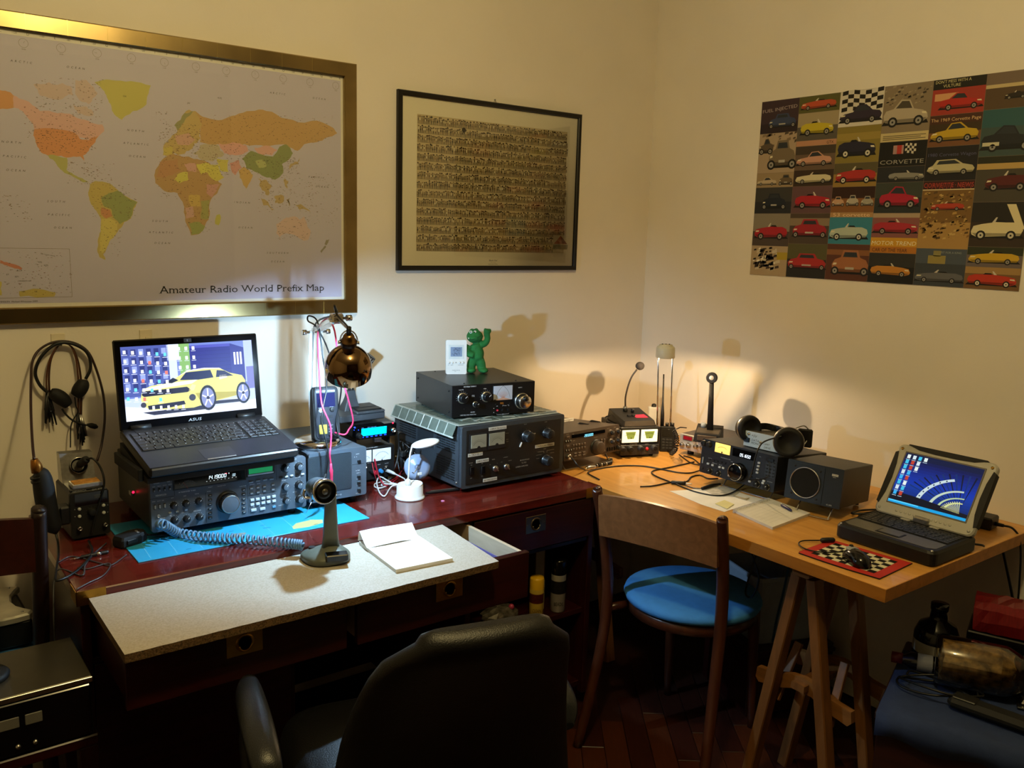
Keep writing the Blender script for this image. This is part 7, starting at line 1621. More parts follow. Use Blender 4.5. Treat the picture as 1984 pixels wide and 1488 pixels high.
# headphones lying over the box
t = thing('headphones', 'large black headphones lying over the homemade box on the receiver', 'headphones', (0, 0, 0))
M_HP = mat('headphone_black', '#0d0c0b', .4)
Q = lambda px, py, off: RM @ (lambda r_: Vector((r_[0], off, r_[1])))((lambda M_: (lambda c_, d_: ((c_+d_*((off-c_.y)/d_.y)).x, (c_+d_*((off-c_.y)/d_.y)).z))(M_ @ CAM, M_.to_3x3() @ ray(px, py)))(RM.inverted()))
cupL = Q(1452, 830, .06); cupR = Q(1528, 857, .02)
for c_, a_, r_ in ((cupL, Vector((-.35, -.9, .1)), .041), (cupR, Vector((-.75, -.55, .12)), .044)):
    a_ = a_.normalized()
    MB().lathe([(r_*.55, -.030), (r_*.9, -.024), (r_*1.0, -.010), (r_*.98, -.004)], 30, c=c_, ax=a_).build('ear_cup', M_HP, t)
    MB().lathe([(r_*1.0, -.008), (r_*1.04, -.004), (r_*1.0, .0)], 32, c=c_, ax=a_, cap=(0, 0)).build('cup_rim', M_STEEL, t)
    MB().lathe([(r_*.98, -.004), (r_*1.0, .004), (r_*.9, .012), (r_*.7, .011), (r_*.6, .004), (0, .002)], 30, c=c_, ax=a_, cap=(0, 0)).build('ear_pad', mat('ear_pad', '#0a0908', .65), t)
bp = [cupL+Vector((.03, .02, .005)), Q(1468, 826, .10), Q(1485, 826, .13), Q(1510, 832, .15), Q(1535, 840, .12), cupR+Vector((.04, -.01, .02))]
c = catmull(bp, 5); b = MB(); b.rings([[p_+Vector((0, 0, .011*sin(2*pi*k/10)))+Vector((.8, -.6, 0))*.003*cos(2*pi*k/10) for k in range(10)] for p_ in c], 0, True); b.build('headband', M_HP, t)
MB().tube([cupR+Vector((.03, 0, .04)), cupR+Vector((.06, -.01, .045)), cupR+Vector((.075, -.02, .02)), cupR+Vector((.05, -.02, -.01))], .0018, 6).build('yoke_wire', M_STEEL, t)
MB().box(-.006, .006, -.022, .022, -.028, .028, .004).build('slider_box', M_HP, t, cupR+Vector((.062, -.012, .008)), (0, 0, .5))
MB().tube([cupR+Vector((-.02, .01, .02)), Q(1482, 855, -.02), Q(1470, 868, -.04), Q(1463, 888, -.05), Q(1455, 920, -.05), RZ(1440, 940, TZ+.012), RZ(1415, 956, TZ+.006), RZ(1385, 960, TZ+.003), RZ(1345, 952, TZ+.003), RZ(1310, 938, TZ+.003), RZ(1268, 921, TZ+.003), RZ(1266, 912, TZ+.003), RZ(1300, 905, TZ+.003), RZ(1345, 895, TZ+.003)], .0024, 7).build('cord', M_CABLE, t)
# ================================================================== EXTENSION SPEAKER
t = thing('extension_speaker', 'black extension loudspeaker with silver ring on a wire stand', 'speaker', (2.136, 1.470, .783), radians(-80), rx=radians(-6))
W_, D_, H_ = .166, .225, .112
MB().box(.002, W_-.002, .010, D_, 0, H_, .002).build('cabinet', M_ICO, t)
MB().prism(rrect(0, W_, -.001, H_+.001, .003, 3), 0, .012, 'y').build('front_panel', mat('speaker_front', '#1d2630', .45), t)
SPK_ = lambda x, y: RL(1260+x/4.313, 780+y/4.314, t)
cu, cv = SPK_(1297, 668); rr_ = .0445
MB().prism(rrect(.004, .112, .003, H_-.004, .002, 2), -.0018, .001, 'y').build('baffle_plate', mat('speaker_front', '#1d2630', .45), t)
MB().lathe([(rr_, 0), (rr_*1.015, -.004), (rr_*.965, -.0045), (rr_*.95, -.001)], 48, ax=(0, 1, 0), cap=(0, 0)).build('trim_ring', M_STEEL, t, (cu, -.0016, cv))
MB().lathe([(rr_*.96, -.0025), (rr_*.5, -.0015), (0, -.0010)], 40, ax=(0, 1, 0), cap=(0, 0)).build('grille', mat('speaker_cloth', '#08080a', .9, bump=.4, bscale=900), t, (cu, -.0016, cv))
screws(t, [SPK_(1215, 525), SPK_(1425, 577), SPK_(1180, 750), SPK_(1387, 808)], -.0018, .003, M_BLK)
p = Print(-.0004); u, v = SPK_(1470, 858); p.text('IC-SP3', u, v, .004, '#c8ccd0', 0); u, v = SPK_(1545, 612); p.rect(u-.009, u+.009, v-.002, v+.004, '#c8ccd0', 0); p.text('ICOM', u-.0075, v-.0012, .0042, '#12181e', 1); p.text('JAPAN', u-.006, v-.0065, .0022, '#c8ccd0', 0); p.build('lettering', M_LET, t)
MB().tube([(.045, .02, 0), (.045, -.004, -.030), (.05, -.008, -.0345), (.135, -.008, -.0345), (.14, -.004, -.030), (.14, .02, 0)], .0022, 7).build('wire_stand', M_CHROME, t)
for x in (.03, W_-.03): MB().cyl((x, D_-.02, -.014), (x, D_-.02, 0), .008, n=10).build('foot', M_RUB, t)
# ================================================================== CORDS AND PAPERS ON THE TABLE
F = lambda x, y, h=.003: RZ(1060+x/4.65, 640+y/4.65, TZ+h)
cable('headphone_extension', 'long black audio lead looping across the table before the twin meters', [F(840, 1408), F(960, 1400), F(1110, 1370), F(1250, 1365, .004), F(1300, 1320), F(1380, 1305), F(1450, 1335), F(1540, 1335)], .0024)
cable('power_lead', 'black lead curving from behind the mahogany desk to the receiver', [F(470, 1345), F(372, 1290), F(400, 1265), F(530, 1235), F(680, 1220), F(850, 1222), F(1000, 1245), F(1180, 1280), F(1290, 1285), F(1370, 1265, .006)], .0024)
cable('receiver_lead', 'black lead running behind the receiver corner to the silver radio', [F(1190, 1120, .004), F(1270, 1180), F(1310, 1200), F(1370, 1215, .006)], .0022)
cable('antenna_jumper', 'second black lead meeting the receiver near the silver radio', [F(1230, 1130, .004), F(1300, 1150), F(1340, 1175), F(1375, 1205, .010)], .0022)
o = thing('inline_plug', 'black inline audio plug with metal tip on the table before the receiver', 'plug', (0, 0, 0))
MB().sweep([F(1115, 1370, .006), F(1125, 1370, .006), F(1235, 1378, .006), F(1250, 1380, .006)], [.003, .0062, .0062, .004], 12).build('plug_body', M_BLK, o); MB().sweep([F(1250, 1380, .006), F(1305, 1384, .006)], [.0022, .0018], 8).build('plug_tip', M_STEEL, o)
o = thing('jack_adapter', 'tapered black jack adapter lying at the edge of the papers', 'plug', (0, 0, 0))
MB().sweep([F(1390, 1425, .006), F(1400, 1424, .006), F(1480, 1400, .007), F(1560, 1385, .006)], [.003, .0055, .0065, .003], 12).build('plug_body', M_BLK, o); MB().tube([F(1390, 1425, .006), F(1320, 1420), F(1260, 1400), F(1215, 1375), F(1240, 1360)], .0018, 6).build('lead', M_CABLE, o)
# papers
Q8 = lambda x, y, z: RZ(1260+x/4.313, 780+y/4.314, z)
def sheet(name, label, corners, z, m, cat='paper', th=.0006, lines=0, group=None):
    P_ = [Q8(x, y, z) for x, y in corners]; b = MB(); n_ = len(P_)
    b.rings([[Vector((p_.x, p_.y, z)) for p_ in P_], [Vector((p_.x, p_.y, z+th)) for p_ in P_]], 0, False)
    return tag(b.build(name, m), label, cat, group)
z = TZ+.0004
sheet('loose_sheet', 'pale loose sheet of notes beneath the receiver front', [(160, 740), (330, 730), (560, 690), (800, 770), (950, 810), (720, 880), (620, 915), (420, 850)], z, M_PAPER)
sheet('photocopy_sheet', 'greyish photocopied sheet under the jack adapter', [(430, 720), (600, 700), (760, 740), (690, 790), (520, 770)], z+.001, mat('grey_print_paper', '#b9b6ae', .8, noise=.25, nscale=60))
sheet('yellow_note', 'pale yellow note lying over the loose papers', [(540, 845), (620, 815), (700, 850), (640, 890)], z+.002, mat('yellow_paper', '#d8d29a', .8))
sheet('beige_card', 'small beige card tucked among the papers by the receiver bail', [(690, 775), (790, 800), (830, 795), (800, 815), (720, 790)], z+.0022, mat('beige_card', '#b8a888', .8))
t = thing('spiral_notebook', 'open spiral notebook with grey squared pages before the speaker', 'notebook', (0, 0, 0))
pg = [(690, 915), (980, 815), (1335, 945), (1020, 1065)]
P_ = [Q8(x, y, TZ) for x, y in pg]
for k, (zz, th, m, nm) in enumerate(((z, .007, mat('page_edge', '#cfcabf', .85), 'page_stack'), (z+.007, .0006, mat('notebook_page', '#d8d3c6', .8), 'top_page'))):
    MB().rings([[Vector((p_.x, p_.y, zz)) for p_ in P_], [Vector((p_.x, p_.y, zz+th)) for p_ in P_]], 0, False).build(nm, m, t)
p2_ = [Q8(x, y, TZ) for x, y in ((640, 900), (940, 805), (975, 815), (690, 910), )]
a_, b_ = Q8(690, 908, TZ+.008), Q8(985, 812, TZ+.008)
for k in range(26):
    c_ = a_.lerp(b_, (k+.5)/26); d_ = (b_-a_).normalized(); n_ = Vector((-d_.y, d_.x, 0))
    MB().sweep([c_+n_*.0055*cos(a)+Vector((0, 0, .0055*sin(a))) for a in [2*pi*j/9 for j in range(9)]], .0007, 5, closed=True).build('spiral_loop', M_STEEL, t)
pr_ = Print(0); u_ = (P_[3]-P_[0]); v_ = (P_[1]-P_[0])
for k in range(1, 9): x0_ = P_[0]+u_*(.1*k+.04)+v_*.05; x1_ = P_[0]+u_*(.1*k+.04)+v_*.95; pr_.line([(x0_.x, x0_.y), (x1_.x, x1_.y)], .0005, '#a8a498', 0)
pr_.line([((P_[0]+v_*.5).x, (P_[0]+v_*.5).y), ((P_[3]+v_*.55).x, (P_[3]+v_*.55).y)], .0008, '#8f8b80', 0)
pr_.build('ruled_lines', M_LET, t, (0, 0, z+.0077), (-pi/2, 0, 0))
t = thing('blue_pen', 'dark blue ballpoint pen lying against the speaker stand', 'pen', (0, 0, 0))
a_, b_ = Q8(1095, 855, TZ+.013), Q8(1185, 905, TZ+.013); MB().sweep([a_, a_.lerp(b_, .1), a_.lerp(b_, .75), a_.lerp(b_, .9), b_], [.003, .0045, .0045, .003, .0008], 12).build('barrel', mat('navy_plastic', '#1c2050', .3), t); MB().sweep([a_.lerp(b_, .05)+Vector((0, 0, .005)), a_.lerp(b_, .4)+Vector((0, 0, .0055))], .001, 6).build('clip', M_CHROME, t)
# ================================================================== RUGGED LAPTOP
t = thing('rugged_laptop', 'rugged silver and black laptop with carrying bumpers showing a blue desktop', 'laptop', (2.045, 1.243, TZ+.0005), radians(-90))
LW, LD, LH = .271, .222, .040
M_RUG = mat('rugged_black', '#0e0e0f', .5, noise=.1); M_SIL = mat('magnesium_silver', '#b3b1a8', .38, .35, noise=.05); M_SILD = mat('magnesium_grey', '#6d6a63', .42, .4)
b = MB(); pol = rrect(0, LW, 0, LD, .018, 4); b.rings([[Vector((LW/2+(x-LW/2)*s_, LD/2+(y-LD/2)*s_, zz)) for x, y in pol] for s_, zz in ((.96, 0), (1, .005), (1, LH-.007), (.97, LH-.001), (.95, LH))], 0, False); b.build('base', M_RUG, t)
MB().prism([(.03, .018), (LW-.03, .018), (LW-.012, .03), (LW-.012, .082), (.012, .082), (.012, .03)], LH-.0006, LH+.0008, 'z').build('palm_rest', M_SILD, t)
MB().box(.098, .165, .026, .064, LH+.0006, LH+.0018, .0006).build('touchpad_frame', M_RUG, t); MB().box(.103, .160, .034, .062, LH+.0016, LH+.0022, .0003).build('touchpad', M_SILD, t); MB().box(.103, .160, .0265, .0325, LH+.0016, LH+.003, .0008).build('touchpad_buttons', M_RUG, t)
kx0, kx1, ky0, ky1 = .014, LW-.014, .090, .178
MB().box(kx0-.003, kx1+.003, ky0-.003, ky1+.003, LH-.001, LH+.0004).build('keyboard_well', M_BLKM, t)
for r_ in range(6):
    n_ = (8, 11, 12, 13, 14, 15)[r_]; ww = (kx1-kx0)/n_; hh = (ky1-ky0)/6; kk = ('rk', n_)
    if kk not in _mc: _mc[kk] = MB().box(-ww/2+.0008, ww/2-.0008, -hh/2+.0008, hh/2-.0008, 0, .002, .0006).mesh('key', mat('rugged_key', '#1c1b19', .45))
    for k in range(n_): put(_mc[kk], 'key', t, (kx0+ww*(k+.5), ky0+hh*(r_+.5), LH+.0003))
pr_ = Print(0)
for r_ in range(6):
    for k in range(13): x = kx0+.008+k*.0185; y = ky0+(ky1-ky0)*(r_+.55)/6; pr_.rect(x, x+.0022, y, y+.0022, '#a8a498', 0)
pr_.build('key_legends', M_LET, t, (0, 0, LH+.0025), (-pi/2, 0, 0))
for x in (.006, LW-.006): MB().ball((x+(.006 if x < .1 else -.006), .010, LH-.002), .004, 10, 6).build('corner_stud', M_CHROME, t)
MB().lathe([(.004, -.001), (.004, .001)], 12, c=(LW*.62, .0, LH*.5), ax=(0, 1, 0)).build('front_port', M_RUG, t)
MB().box(LW/2-.022, LW/2+.022, .183, .203, LH-.002, LH+.018, .004).build('swivel_hinge', M_STEEL, t)
for x in (LW/2-.04, LW/2+.04): MB().box(x-.012, x+.012, .176, .188, LH, LH+.004, .0012).build('hinge_latch', M_SIL, t)
ld = bpy.data.objects.new('screen', None); 
b = MB(); pol = rrect(0, LW, 0, .208, .016, 4); b.rings([[Vector((LW/2+(x-LW/2)*s_, yy, .104+(zz-.104)*s_)) for x, zz in pol] for s_, yy in ((.97, 0), (1, .003), (1, .016), (.97, .020))], 0, False)
ld = b.build('screen', M_SIL, t, (0, .186, LH+.003), (-radians(31), 0, 0))
def bump(pts): MB().prism(pts, -.0015, .0195, 'y').build('rubber_bumper', mat('bumper_rubber', '#171512', .7), ld)
bump([(.026, .2085), (.06, .198), (LW/2-.03, .1955), (LW/2+.03, .1955), (LW-.06, .198), (LW-.026, .2085), (LW-.03, .2105), (.03, .2105)])
for sx in (0, 1):
    f = (lambda x: x) if not sx else (lambda x: LW-x)
    bump([(f(-.002), .03), (f(.006), .025), (f(.013), .06), (f(.0155), .104), (f(.013), .148), (f(.006), .185), (f(-.002), .18)])
for x in (.013, LW-.013):
    for z_ in (.014, .194): MB().lathe([(.0042, 0), (.004, -.0015), (0, -.0018)], 12, ax=(0, 1, 0), cap=(0, 0)).build('screw', M_BRASS if z_ > .1 else M_SIL, ld, (x, -.0002, z_))
for k in range(5):
    for x in (.062, LW-.112): MB().lathe([(.0038, 0), (.0036, -.0012), (.002, -.0014)], 10, ax=(0, 1, 0), cap=(0, 1)).build('panel_button', M_SIL, ld, (x+k*.0125, 0, .016))
sx0, sx1, sz0, sz1 = .029, LW-.029, .036, .185
MB().box(sx0-.004, sx1+.004, -.001, .002, sz0-.004, sz1+.004, .001).build('screen_frame', M_SILD, ld)
p = Print(-.0012); SW, SH = sx1-sx0, sz1-sz0
S = lambda u, v: (sx0+u*SW, sz0+v*SH)
n_ = 18
for k in range(n_):
    f0, f1 = k/n_, (k+1)/n_; c_ = '#0a1848' if f0 > .75 else '#0c2c90' if f0 > .5 else '#1450b8' if f0 > .3 else '#0a1c3c' if f0 < .2 else '#1c78d0'
    m_ = f0; g = (.004+.0*m_, .010+.03*max(0, 1-abs(m_-.35)*2.2), .05+.35*max(0, 1-abs(m_-.42)*2.2))
    p.poly([S(0, f0), S(1, f0), S(1, f1), S(0, f1)], g, 0)
SP = lambda c_, l, *q_: p.poly([S(*a) for a in q_], c_, l)
def ringarc(cx, cz, rx, rz, a0, a1, w0, w1, col, lay, n_=18):
    for k in range(n_):
        A0 = a0+(a1-a0)*k/n_; A1 = a0+(a1-a0)*(k+1)/n_; W0 = w0+(w1-w0)*k/n_; W1 = w0+(w1-w0)*(k+1)/n_
        SP(col, lay, (cx+rx*cos(A0), cz+rz*sin(A0)), (cx+rx*cos(A1), cz+rz*sin(A1)), (cx+(rx-W1)*cos(A1), cz+(rz-W1)*sin(A1)), (cx+(rx-W0)*cos(A0), cz+(rz-W0)*sin(A0)))
for k in range(26): a = radians(12+6.5*k); SP('#0a1430' if k % 2 else '#12306c', 1, (.88, .12), (.88+.75*cos(a), .12+.7*sin(a)), (.88+.75*cos(a+.03), .12+.7*sin(a+.03))) if .88+.75*cos(a) > .2 and .12+.7*sin(a) < .95 and .88+.75*cos(a) < 1 else None
ringarc(.90, .08, .58, .66, radians(172), radians(110), .055, .045, '#c8dce0', 2); ringarc(.90, .10, .40, .42, radians(175), radians(95), .04, .03, '#c0d4c0', 2); ringarc(.90, .10, .29, .29, radians(175), radians(90), .03, .02, '#b8d0a0', 2); ringarc(.90, .10, .21, .2, radians(175), radians(90), .03, .02, '#d0d890', 2)
for k in range(11): a = radians(172-7*k); SP('#d8dc98', 3, (.90, .10), (.90+.24*cos(a), .10+.22*sin(a)), (.90+.24*cos(a-.05), .10+.22*sin(a-.05)))
for k in range(6): a = radians(165-9*k); p.disc(*S(.90+.555*cos(a), .08+.635*sin(a)), .0022, '#1a2c50', 4, 8)
SP('#0a1020', 3, (0, .055), (1, .055), (1, .12), (.35, .2), (0, .22)); SP('#18a0e0', 4, (0, 0), (1, 0), (1, .052), (0, .052)); SP('#58d0ff', 5, (0, .03), (.4, .03), (.4, .052), (0, .052))
for j in range(8):
    for i in range((4, 3, 3, 2, 2, 2, 2, 2)[j]):
        x, zz = S(.05+.075*i, .93-.105*j-.0*i); p.rect(x-.0045, x+.0045, zz-.005, zz+.006, rnd.choice(('#38b0f0', '#e8f4f0', '#40c0e8', '#d8e8f0', '#c04030')), 6); p.rect(x-.006, x+.006, zz-.009, zz-.0078, '#c8e0f0', 6)
p.build('display', print_mat('rugged_display', .55, 1.0, .12), ld)
MB().tube([(LW*.98, .21, .02), (LW*1.02, .235, .015), (LW*1.0, .26, .006)], .003, 7).build('power_plug', M_CABLE, t)
cable('laptop_cables', 'tangle of black leads behind the rugged laptop hinge', [Vector((2.20, 1.27, TZ+.004)), Vector((2.25, 1.29, TZ+.012)), Vector((2.30, 1.27, TZ+.02)), Vector((2.34, 1.29, TZ+.012)), Vector((2.30, 1.32, TZ+.008)), Vector((2.24, 1.31, TZ+.012)), Vector((2.29, 1.26, TZ+.018)), Vector((2.38, 1.28, TZ+.006))], .003)
# ================================================================== MOUSE PAD, MOUSE, ADAPTER
t = thing('mouse_pad', 'red bordered mouse pad with black and white chequered centre', 'mouse pad', (1.852, 1.222, TZ+.0003), radians(-86))
PW, PD = .215, .165
b = MB(); pol = [(0, .01), (.004, 0), (.07, -.004), (.14, -.005), (PW, .0), (PW+.002, PD), (.02, PD-.004), (.004, PD-.012)]
b.prism(pol, 0, .0028, 'z'); b.build('pad_base', M_RUB, t)
b = MB(); b.prism([(PW/2+(x-PW/2)*.99, PD/2+(y-PD/2)*.985) for x, y in pol], .0027, .0032, 'z'); b.build('red_border', mat('pad_red', '#b82a20', .6), t)
p = Print(0); nx, ny = 9, 7; x0, x1, y0, y1 = .026, PW-.024, .020, PD-.022
for i in range(nx):
    for j in range(ny): p.rect(x0+(x1-x0)*i/nx, x0+(x1-x0)*(i+1)/nx, y0+(y1-y0)*j/ny, y0+(y1-y0)*(j+1)/ny, ('#15130f', '#d8d4b8')[(i+j) % 2], 0)
p.build('chequers', M_PRTM, t, (0, 0, .0033), (-pi/2, 0, 0))
mz = TZ+.0042
mm = RZ(1660, 1082, mz+.01)
t = thing('computer_mouse', 'black and grey computer mouse on the chequered pad', 'mouse', (mm.x, mm.y, mz), radians(-30))
b = MB(); rg = []
for k in range(11):
    y = -.048+.096*k/10; f = sqrt(max(0, 1-(abs(y)/.0485)**2.6)); w2 = .028*f*(1-.12*cos(pi*(y/.096))); hh = .032*f**.8*(.86+.14*cos(pi*(y+.01)/.09))
    rg.append([Vector((w2*cos(pi*j/10), y, .001+max(hh, .001)*sin(pi*j/10)**.8)) for j in range(11)])
b.rings(rg, 0, True); b.build('shell', M_BLKG, t)
MB().ball((0, .022, .026), .012, 14, 8, sc=(1.3, 1.6, .42)).build('grey_top', M_GREYB, t); MB().lathe([(.006, -.003), (.006, .003)], 14, c=(0, .03, .029), ax=(1, 0, 0)).build('scroll_wheel', M_RUB, t)
e = t.matrix_basis.inverted()
MB().tube([(0, .046, .01)]+[e @ RZ(x, y, TZ+.006) for x, y in ((1640, 1068), (1600, 1070), (1565, 1065), (1548, 1055), (1555, 1048), (1588, 1047))], .0018, 6).build('cord', M_CABLE, t)
a_, b_ = e @ RZ(1590, 1047, TZ+.010), e @ RZ(1617, 1046, TZ+.010)
MB().sweep([a_, a_.lerp(b_, .08), a_.lerp(b_, .5), a_.lerp(b_, .92), b_], [.004, .0065, .0072, .0065, .004], 12).build('cord_plug', M_BLK, t)
ad = RZ(1905, 1010, TZ)
t = thing('power_adapter', 'black laptop power adapter behind the rugged screen', 'power adapter', (2.455, 1.10, TZ+.0004), radians(-84))
MB().box(0, .075, 0, .06, 0, .035, .004).build('brick', M_BLK, t); MB().lathe([(.006, 0), (.0045, .025)], 12, c=(.072, .03, .016), ax=(1, 0, 0)).build('strain_relief', M_BLK, t)
MB().tube([(.09, .03, .016), (.12, .035, .012), (.138, .05, -.03), (.146, .06, -.15), (.15, .06, -.3), (.15, .07, -.45), (.14, .05, -.60), (.08, .04, -.725)], .003, 7).build('cord', M_CABLE, t)
# ================================================================== SHELF OF THE DESK
SZ = .3435
def spray(name, label, loc, r_, h_, capc, capm, bodym, capm_cut, txt, tc, band=None):
    t = thing(name, label, 'spray can', loc, radians(-35))
    MB().lathe([(0, .0004), (r_*.92, .0004), (r_, .004), (r_, h_*.70), (r_*.97, h_*.715)], 28, cap=(0, 0)).build('can', bodym, t)
    MB().lathe([(r_*.98, h_*.705), (r_*.99, h_*.95), (r_*.9, h_*.99), (0, h_)], 28, cap=(0, 0)).build('cap', capm, t)
    if band: MB().lathe([(r_*1.006, h_*.36), (r_*1.006, h_*.60)], 28, cap=(0, 0)).build('label_band', band, t)
    p = Print(-r_*1.02); p.text(txt, 0, h_*.14, r_*.5, tc, 0, 'c', width=r_*1.2); p.text('EXTRA', 0, h_*.45, r_*.32, tc, 0, 'c'); p.build('label_lettering', M_LET, t)
    return t
a_ = RY(1036, 1188, 1.985)
spray('yellow_spray_can', 'yellow capped cleaner spray can on the open desk shelf', (1.632, 1.985, SZ), .0225, .128, 0, mat('yellow_cap', '#d8a818', .4), mat('yellow_can', '#b89a3a', .35), .7, 'CLEAN', '#3a1810', mat('maroon_band', '#4a1410', .4))
spray('black_spray_can', 'black and white spray can beside the yellow can on the shelf', (1.712, 1.975, SZ), .024, .175, 0, M_BLKG, mat('silver_can', '#b8b4ac', .3, .6), .7, 'BEADS', '#1a1a1a', mat('black_band', '#101010', .4))
t = thing('cardboard_packet', 'slim tan packet wedged between the two spray cans', 'packet', (1.672, 2.015, SZ), radians(-30)); MB().box(-.012, .012, -.008, .008, .0004, .10, .002).build('box', mat('tan_card', '#8f8058', .6), t); MB().box(-.0118, .0118, -.0083, .0083, .06, .075, .0002).build('band', mat('brown_label', '#5a4a30', .6), t)
t = thing('upright_book', 'worn paperback standing upright at the open end of the shelf', 'book', (1.722, 2.06, SZ), radians(62))
MB().box(0, .13, 0, .028, .0004, .185, .001).build('page_block', mat('book_pages', '#cfc8b8', .85), t); MB().box(-.001, .131, -.002, 0, .0004, .187, .0006).build('cover', mat('book_cover', '#8a7448', .6), t); MB().box(-.001, .131, .028, .030, .0004, .187, .0006).build('cover', mat('book_cover', '#8a7448', .6), t); MB().box(.129, .133, -.002, .03, .0004, .187, .0006).build('spine', mat('book_spine', '#b8b0a0', .6), t)
t = thing('crumpled_bag', 'crumpled printed bag lying at the left of the desk shelf', 'bag', (1.50, 2.0, SZ))
b = MB(); rb = random.Random(2); b.ball((0, 0, .028), .05, 12, 8, sc=(1.3, .9, .55)); vv = []
b.v = [(x+rb.uniform(-.006, .006), y+rb.uniform(-.006, .006), max(.0005, zz+rb.uniform(-.005, .005))) for x, y, zz in b.v]; b.sm = [False]*len(b.sm); b.build('foil', mat('printed_foil', '#5a544a', .3, .4, noise=.6, nscale=60), t); MB().ball((.03, -.02, .055), .009, 10, 7).build('pink_bead', mat('pink_plastic', '#a83858', .3), t)
t = thing('white_adapter', 'white and grey plug adapter on the lowest desk shelf', 'adapter', (1.66, 1.99, .0905), radians(-20))
b = MB(); b.box(-.035, .03, -.02, .02, .12, .15, .006); b.build('adapter_top', mat('dull_white', '#a8a6a0', .5), t); MB().box(-.02, .02, -.018, .018, .0004, .12, .004).build('adapter_body', M_CHAR, t); MB().box(.012, .03, -.021, -.012, .07, .105, .003).build('pin', mat('dull_white', '#a8a6a0', .5), t)
# ================================================================== LEFT OF THE DESK
t = thing('silver_case', 'scuffed silver equipment case with rounded corner on the wooden chair', 'case', (-.125, 2.285, .4875), radians(2))
CW, CD = .42, .215
MB().box(.005, CW-.006, .006, CD, 0, .066, .006).build('lower_shell', M_BLK, t)
b = MB(); pol = [(0, .0), (CW-.04, .0), (CW-.012, .004), (CW, .02), (CW-.012, .037), (CW-.028, .067), (CW-.034, .107), (CW-.028, .147), (CW-.012, .18), (CW, .20), (CW-.03, CD), (0, CD)]
b.rings([[Vector((CW/2+(x-CW/2)*s_, CD/2+(y-CD/2)*s_, zz)) for x, y in pol] for s_, zz in ((1, .066), (1, .078), (.975, .083))], 0, False); b.build('lid', mat('scuffed_silver', '#b9b5a8', .35, .4, noise=.2, nscale=14), t)
MB().box(CW-.05, CW-.012, .04, .175, .036, .072, .003).build('side_grip', M_RUB, t)
for x, y in ((CW-.025, .02), (CW-.2, .014), (CW-.025, .197)): MB().ball((x, y, .083), .0035, 10, 6).build('screw', M_STEEL, t)
t = thing('stereo_deck', 'dark stereo deck with silver front edge on a low stand', 'stereo', (-.16, 1.80, .49))
MB().box(0, .482, 0, .20, .0, .115, .003).build('cabinet', M_BLK, t); MB().box(-.001, .483, -.004, .204, .115, .128, .002).build('top_panel', mat('grey_top_panel', '#4a463c', .35, .5), t); MB().box(.004, .478, -.006, .002, .004, .113, .002).build('front_panel', M_BLKG, t)
MB().box(-.001, .483, -.006, -.003, .116, .127, .0008).build('silver_edge', M_STEEL, t)
for x, w2 in ((.315, .035), (.36, .03)): MB().box(x, x+w2, -.0075, -.005, .062, .084, .001).build('label_plate', mat('grey_label', '#6a6862', .5), t)
for x in (.30, .345, .375): MB().lathe([(.005, 0), (.0045, -.004), (0, -.005)], 12, ax=(0, 1, 0), cap=(0, 0)).build('jack', M_STEEL, t, (x, -.006, .022))
MB().lathe([(0, .128), (.05, .128), (.052, .134), (.045, .14), (0, .141)], 28, c=(.30, .10, 0.0005), cap=(0, 0)).build('rubber_disc', M_RUB, t)
t = thing('low_stand', 'dark wooden stand under the stereo deck beside the desk', 'stand', (-.17, 1.795, 0))
MB().box(0, .50, 0, .215, .465, .4896, .003).build('stand_top', M_MAHD, t)
for x in (.02, .48):
    for y in (.02, .195): MB().box(x-.018, x+.018, y-.018, y+.018, 0, .466, .002).build('leg', M_MAHV, t)
MB().box(.02, .48, .02, .195, .14, .155, .002).build('lower_shelf', M_MAHD, t)
# ================================================================== UNDER AND BESIDE THE TABLE
bk = RZ(1510, 1200, .12)
t = thing('storage_bin', 'pale blue-grey storage bin on a low box under the table', 'bin', (2.395, 1.665, .2205), radians(-20))
b = MB(); b.rings([[Vector((x*s_, y*s_, zz)) for x, y in rrect(-.13, .13, -.11, .11, .03, 4)] for s_, zz in ((.84, .0), (.86, .004), (1, .22), (1.04, .222), (1.04, .235), (.99, .235), (.98, .222), (.84, .01))], 0, False, (1, 1)); b.build('bin_shell', mat('bin_plastic', '#8f9cae', .5), t)
MB().tube([(-.04, -.14, .30), (-.05, -.135, .2), (-.06, -.125, .1), (-.065, -.12, .02)], .004, 7).build('hanging_cord', mat('blue_cord', '#1c4a78', .45), t)
t = thing('low_crate', 'dark wooden crate carrying the pale storage bin', 'crate', (2.395, 1.665, 0), radians(-20)); MB().box(-.16, .16, -.14, .14, .0, .22, .004).build('crate_body', M_MAHD, t); MB().box(-.165, .165, -.145, .145, .19, .205, .003).build('crate_rim', M_MAHV, t)
cable('hanging_cable', 'black cable drooping beneath the beech table top', [Vector((1.92, 1.42, .69)), Vector((1.95, 1.40, .60)), Vector((1.98, 1.44, .52)), Vector((2.03, 1.50, .50)), Vector((2.08, 1.52, .56)), Vector((2.1, 1.5, .70))], .0028)
cable('wall_cable', 'black cable drooping down the wall behind the trestle', [Vector((2.52, 1.02, .71)), Vector((2.54, 1.0, .62)), Vector((2.56, .98, .52)), Vector((2.57, .97, .42)), Vector((2.56, .97, .36))], .004)
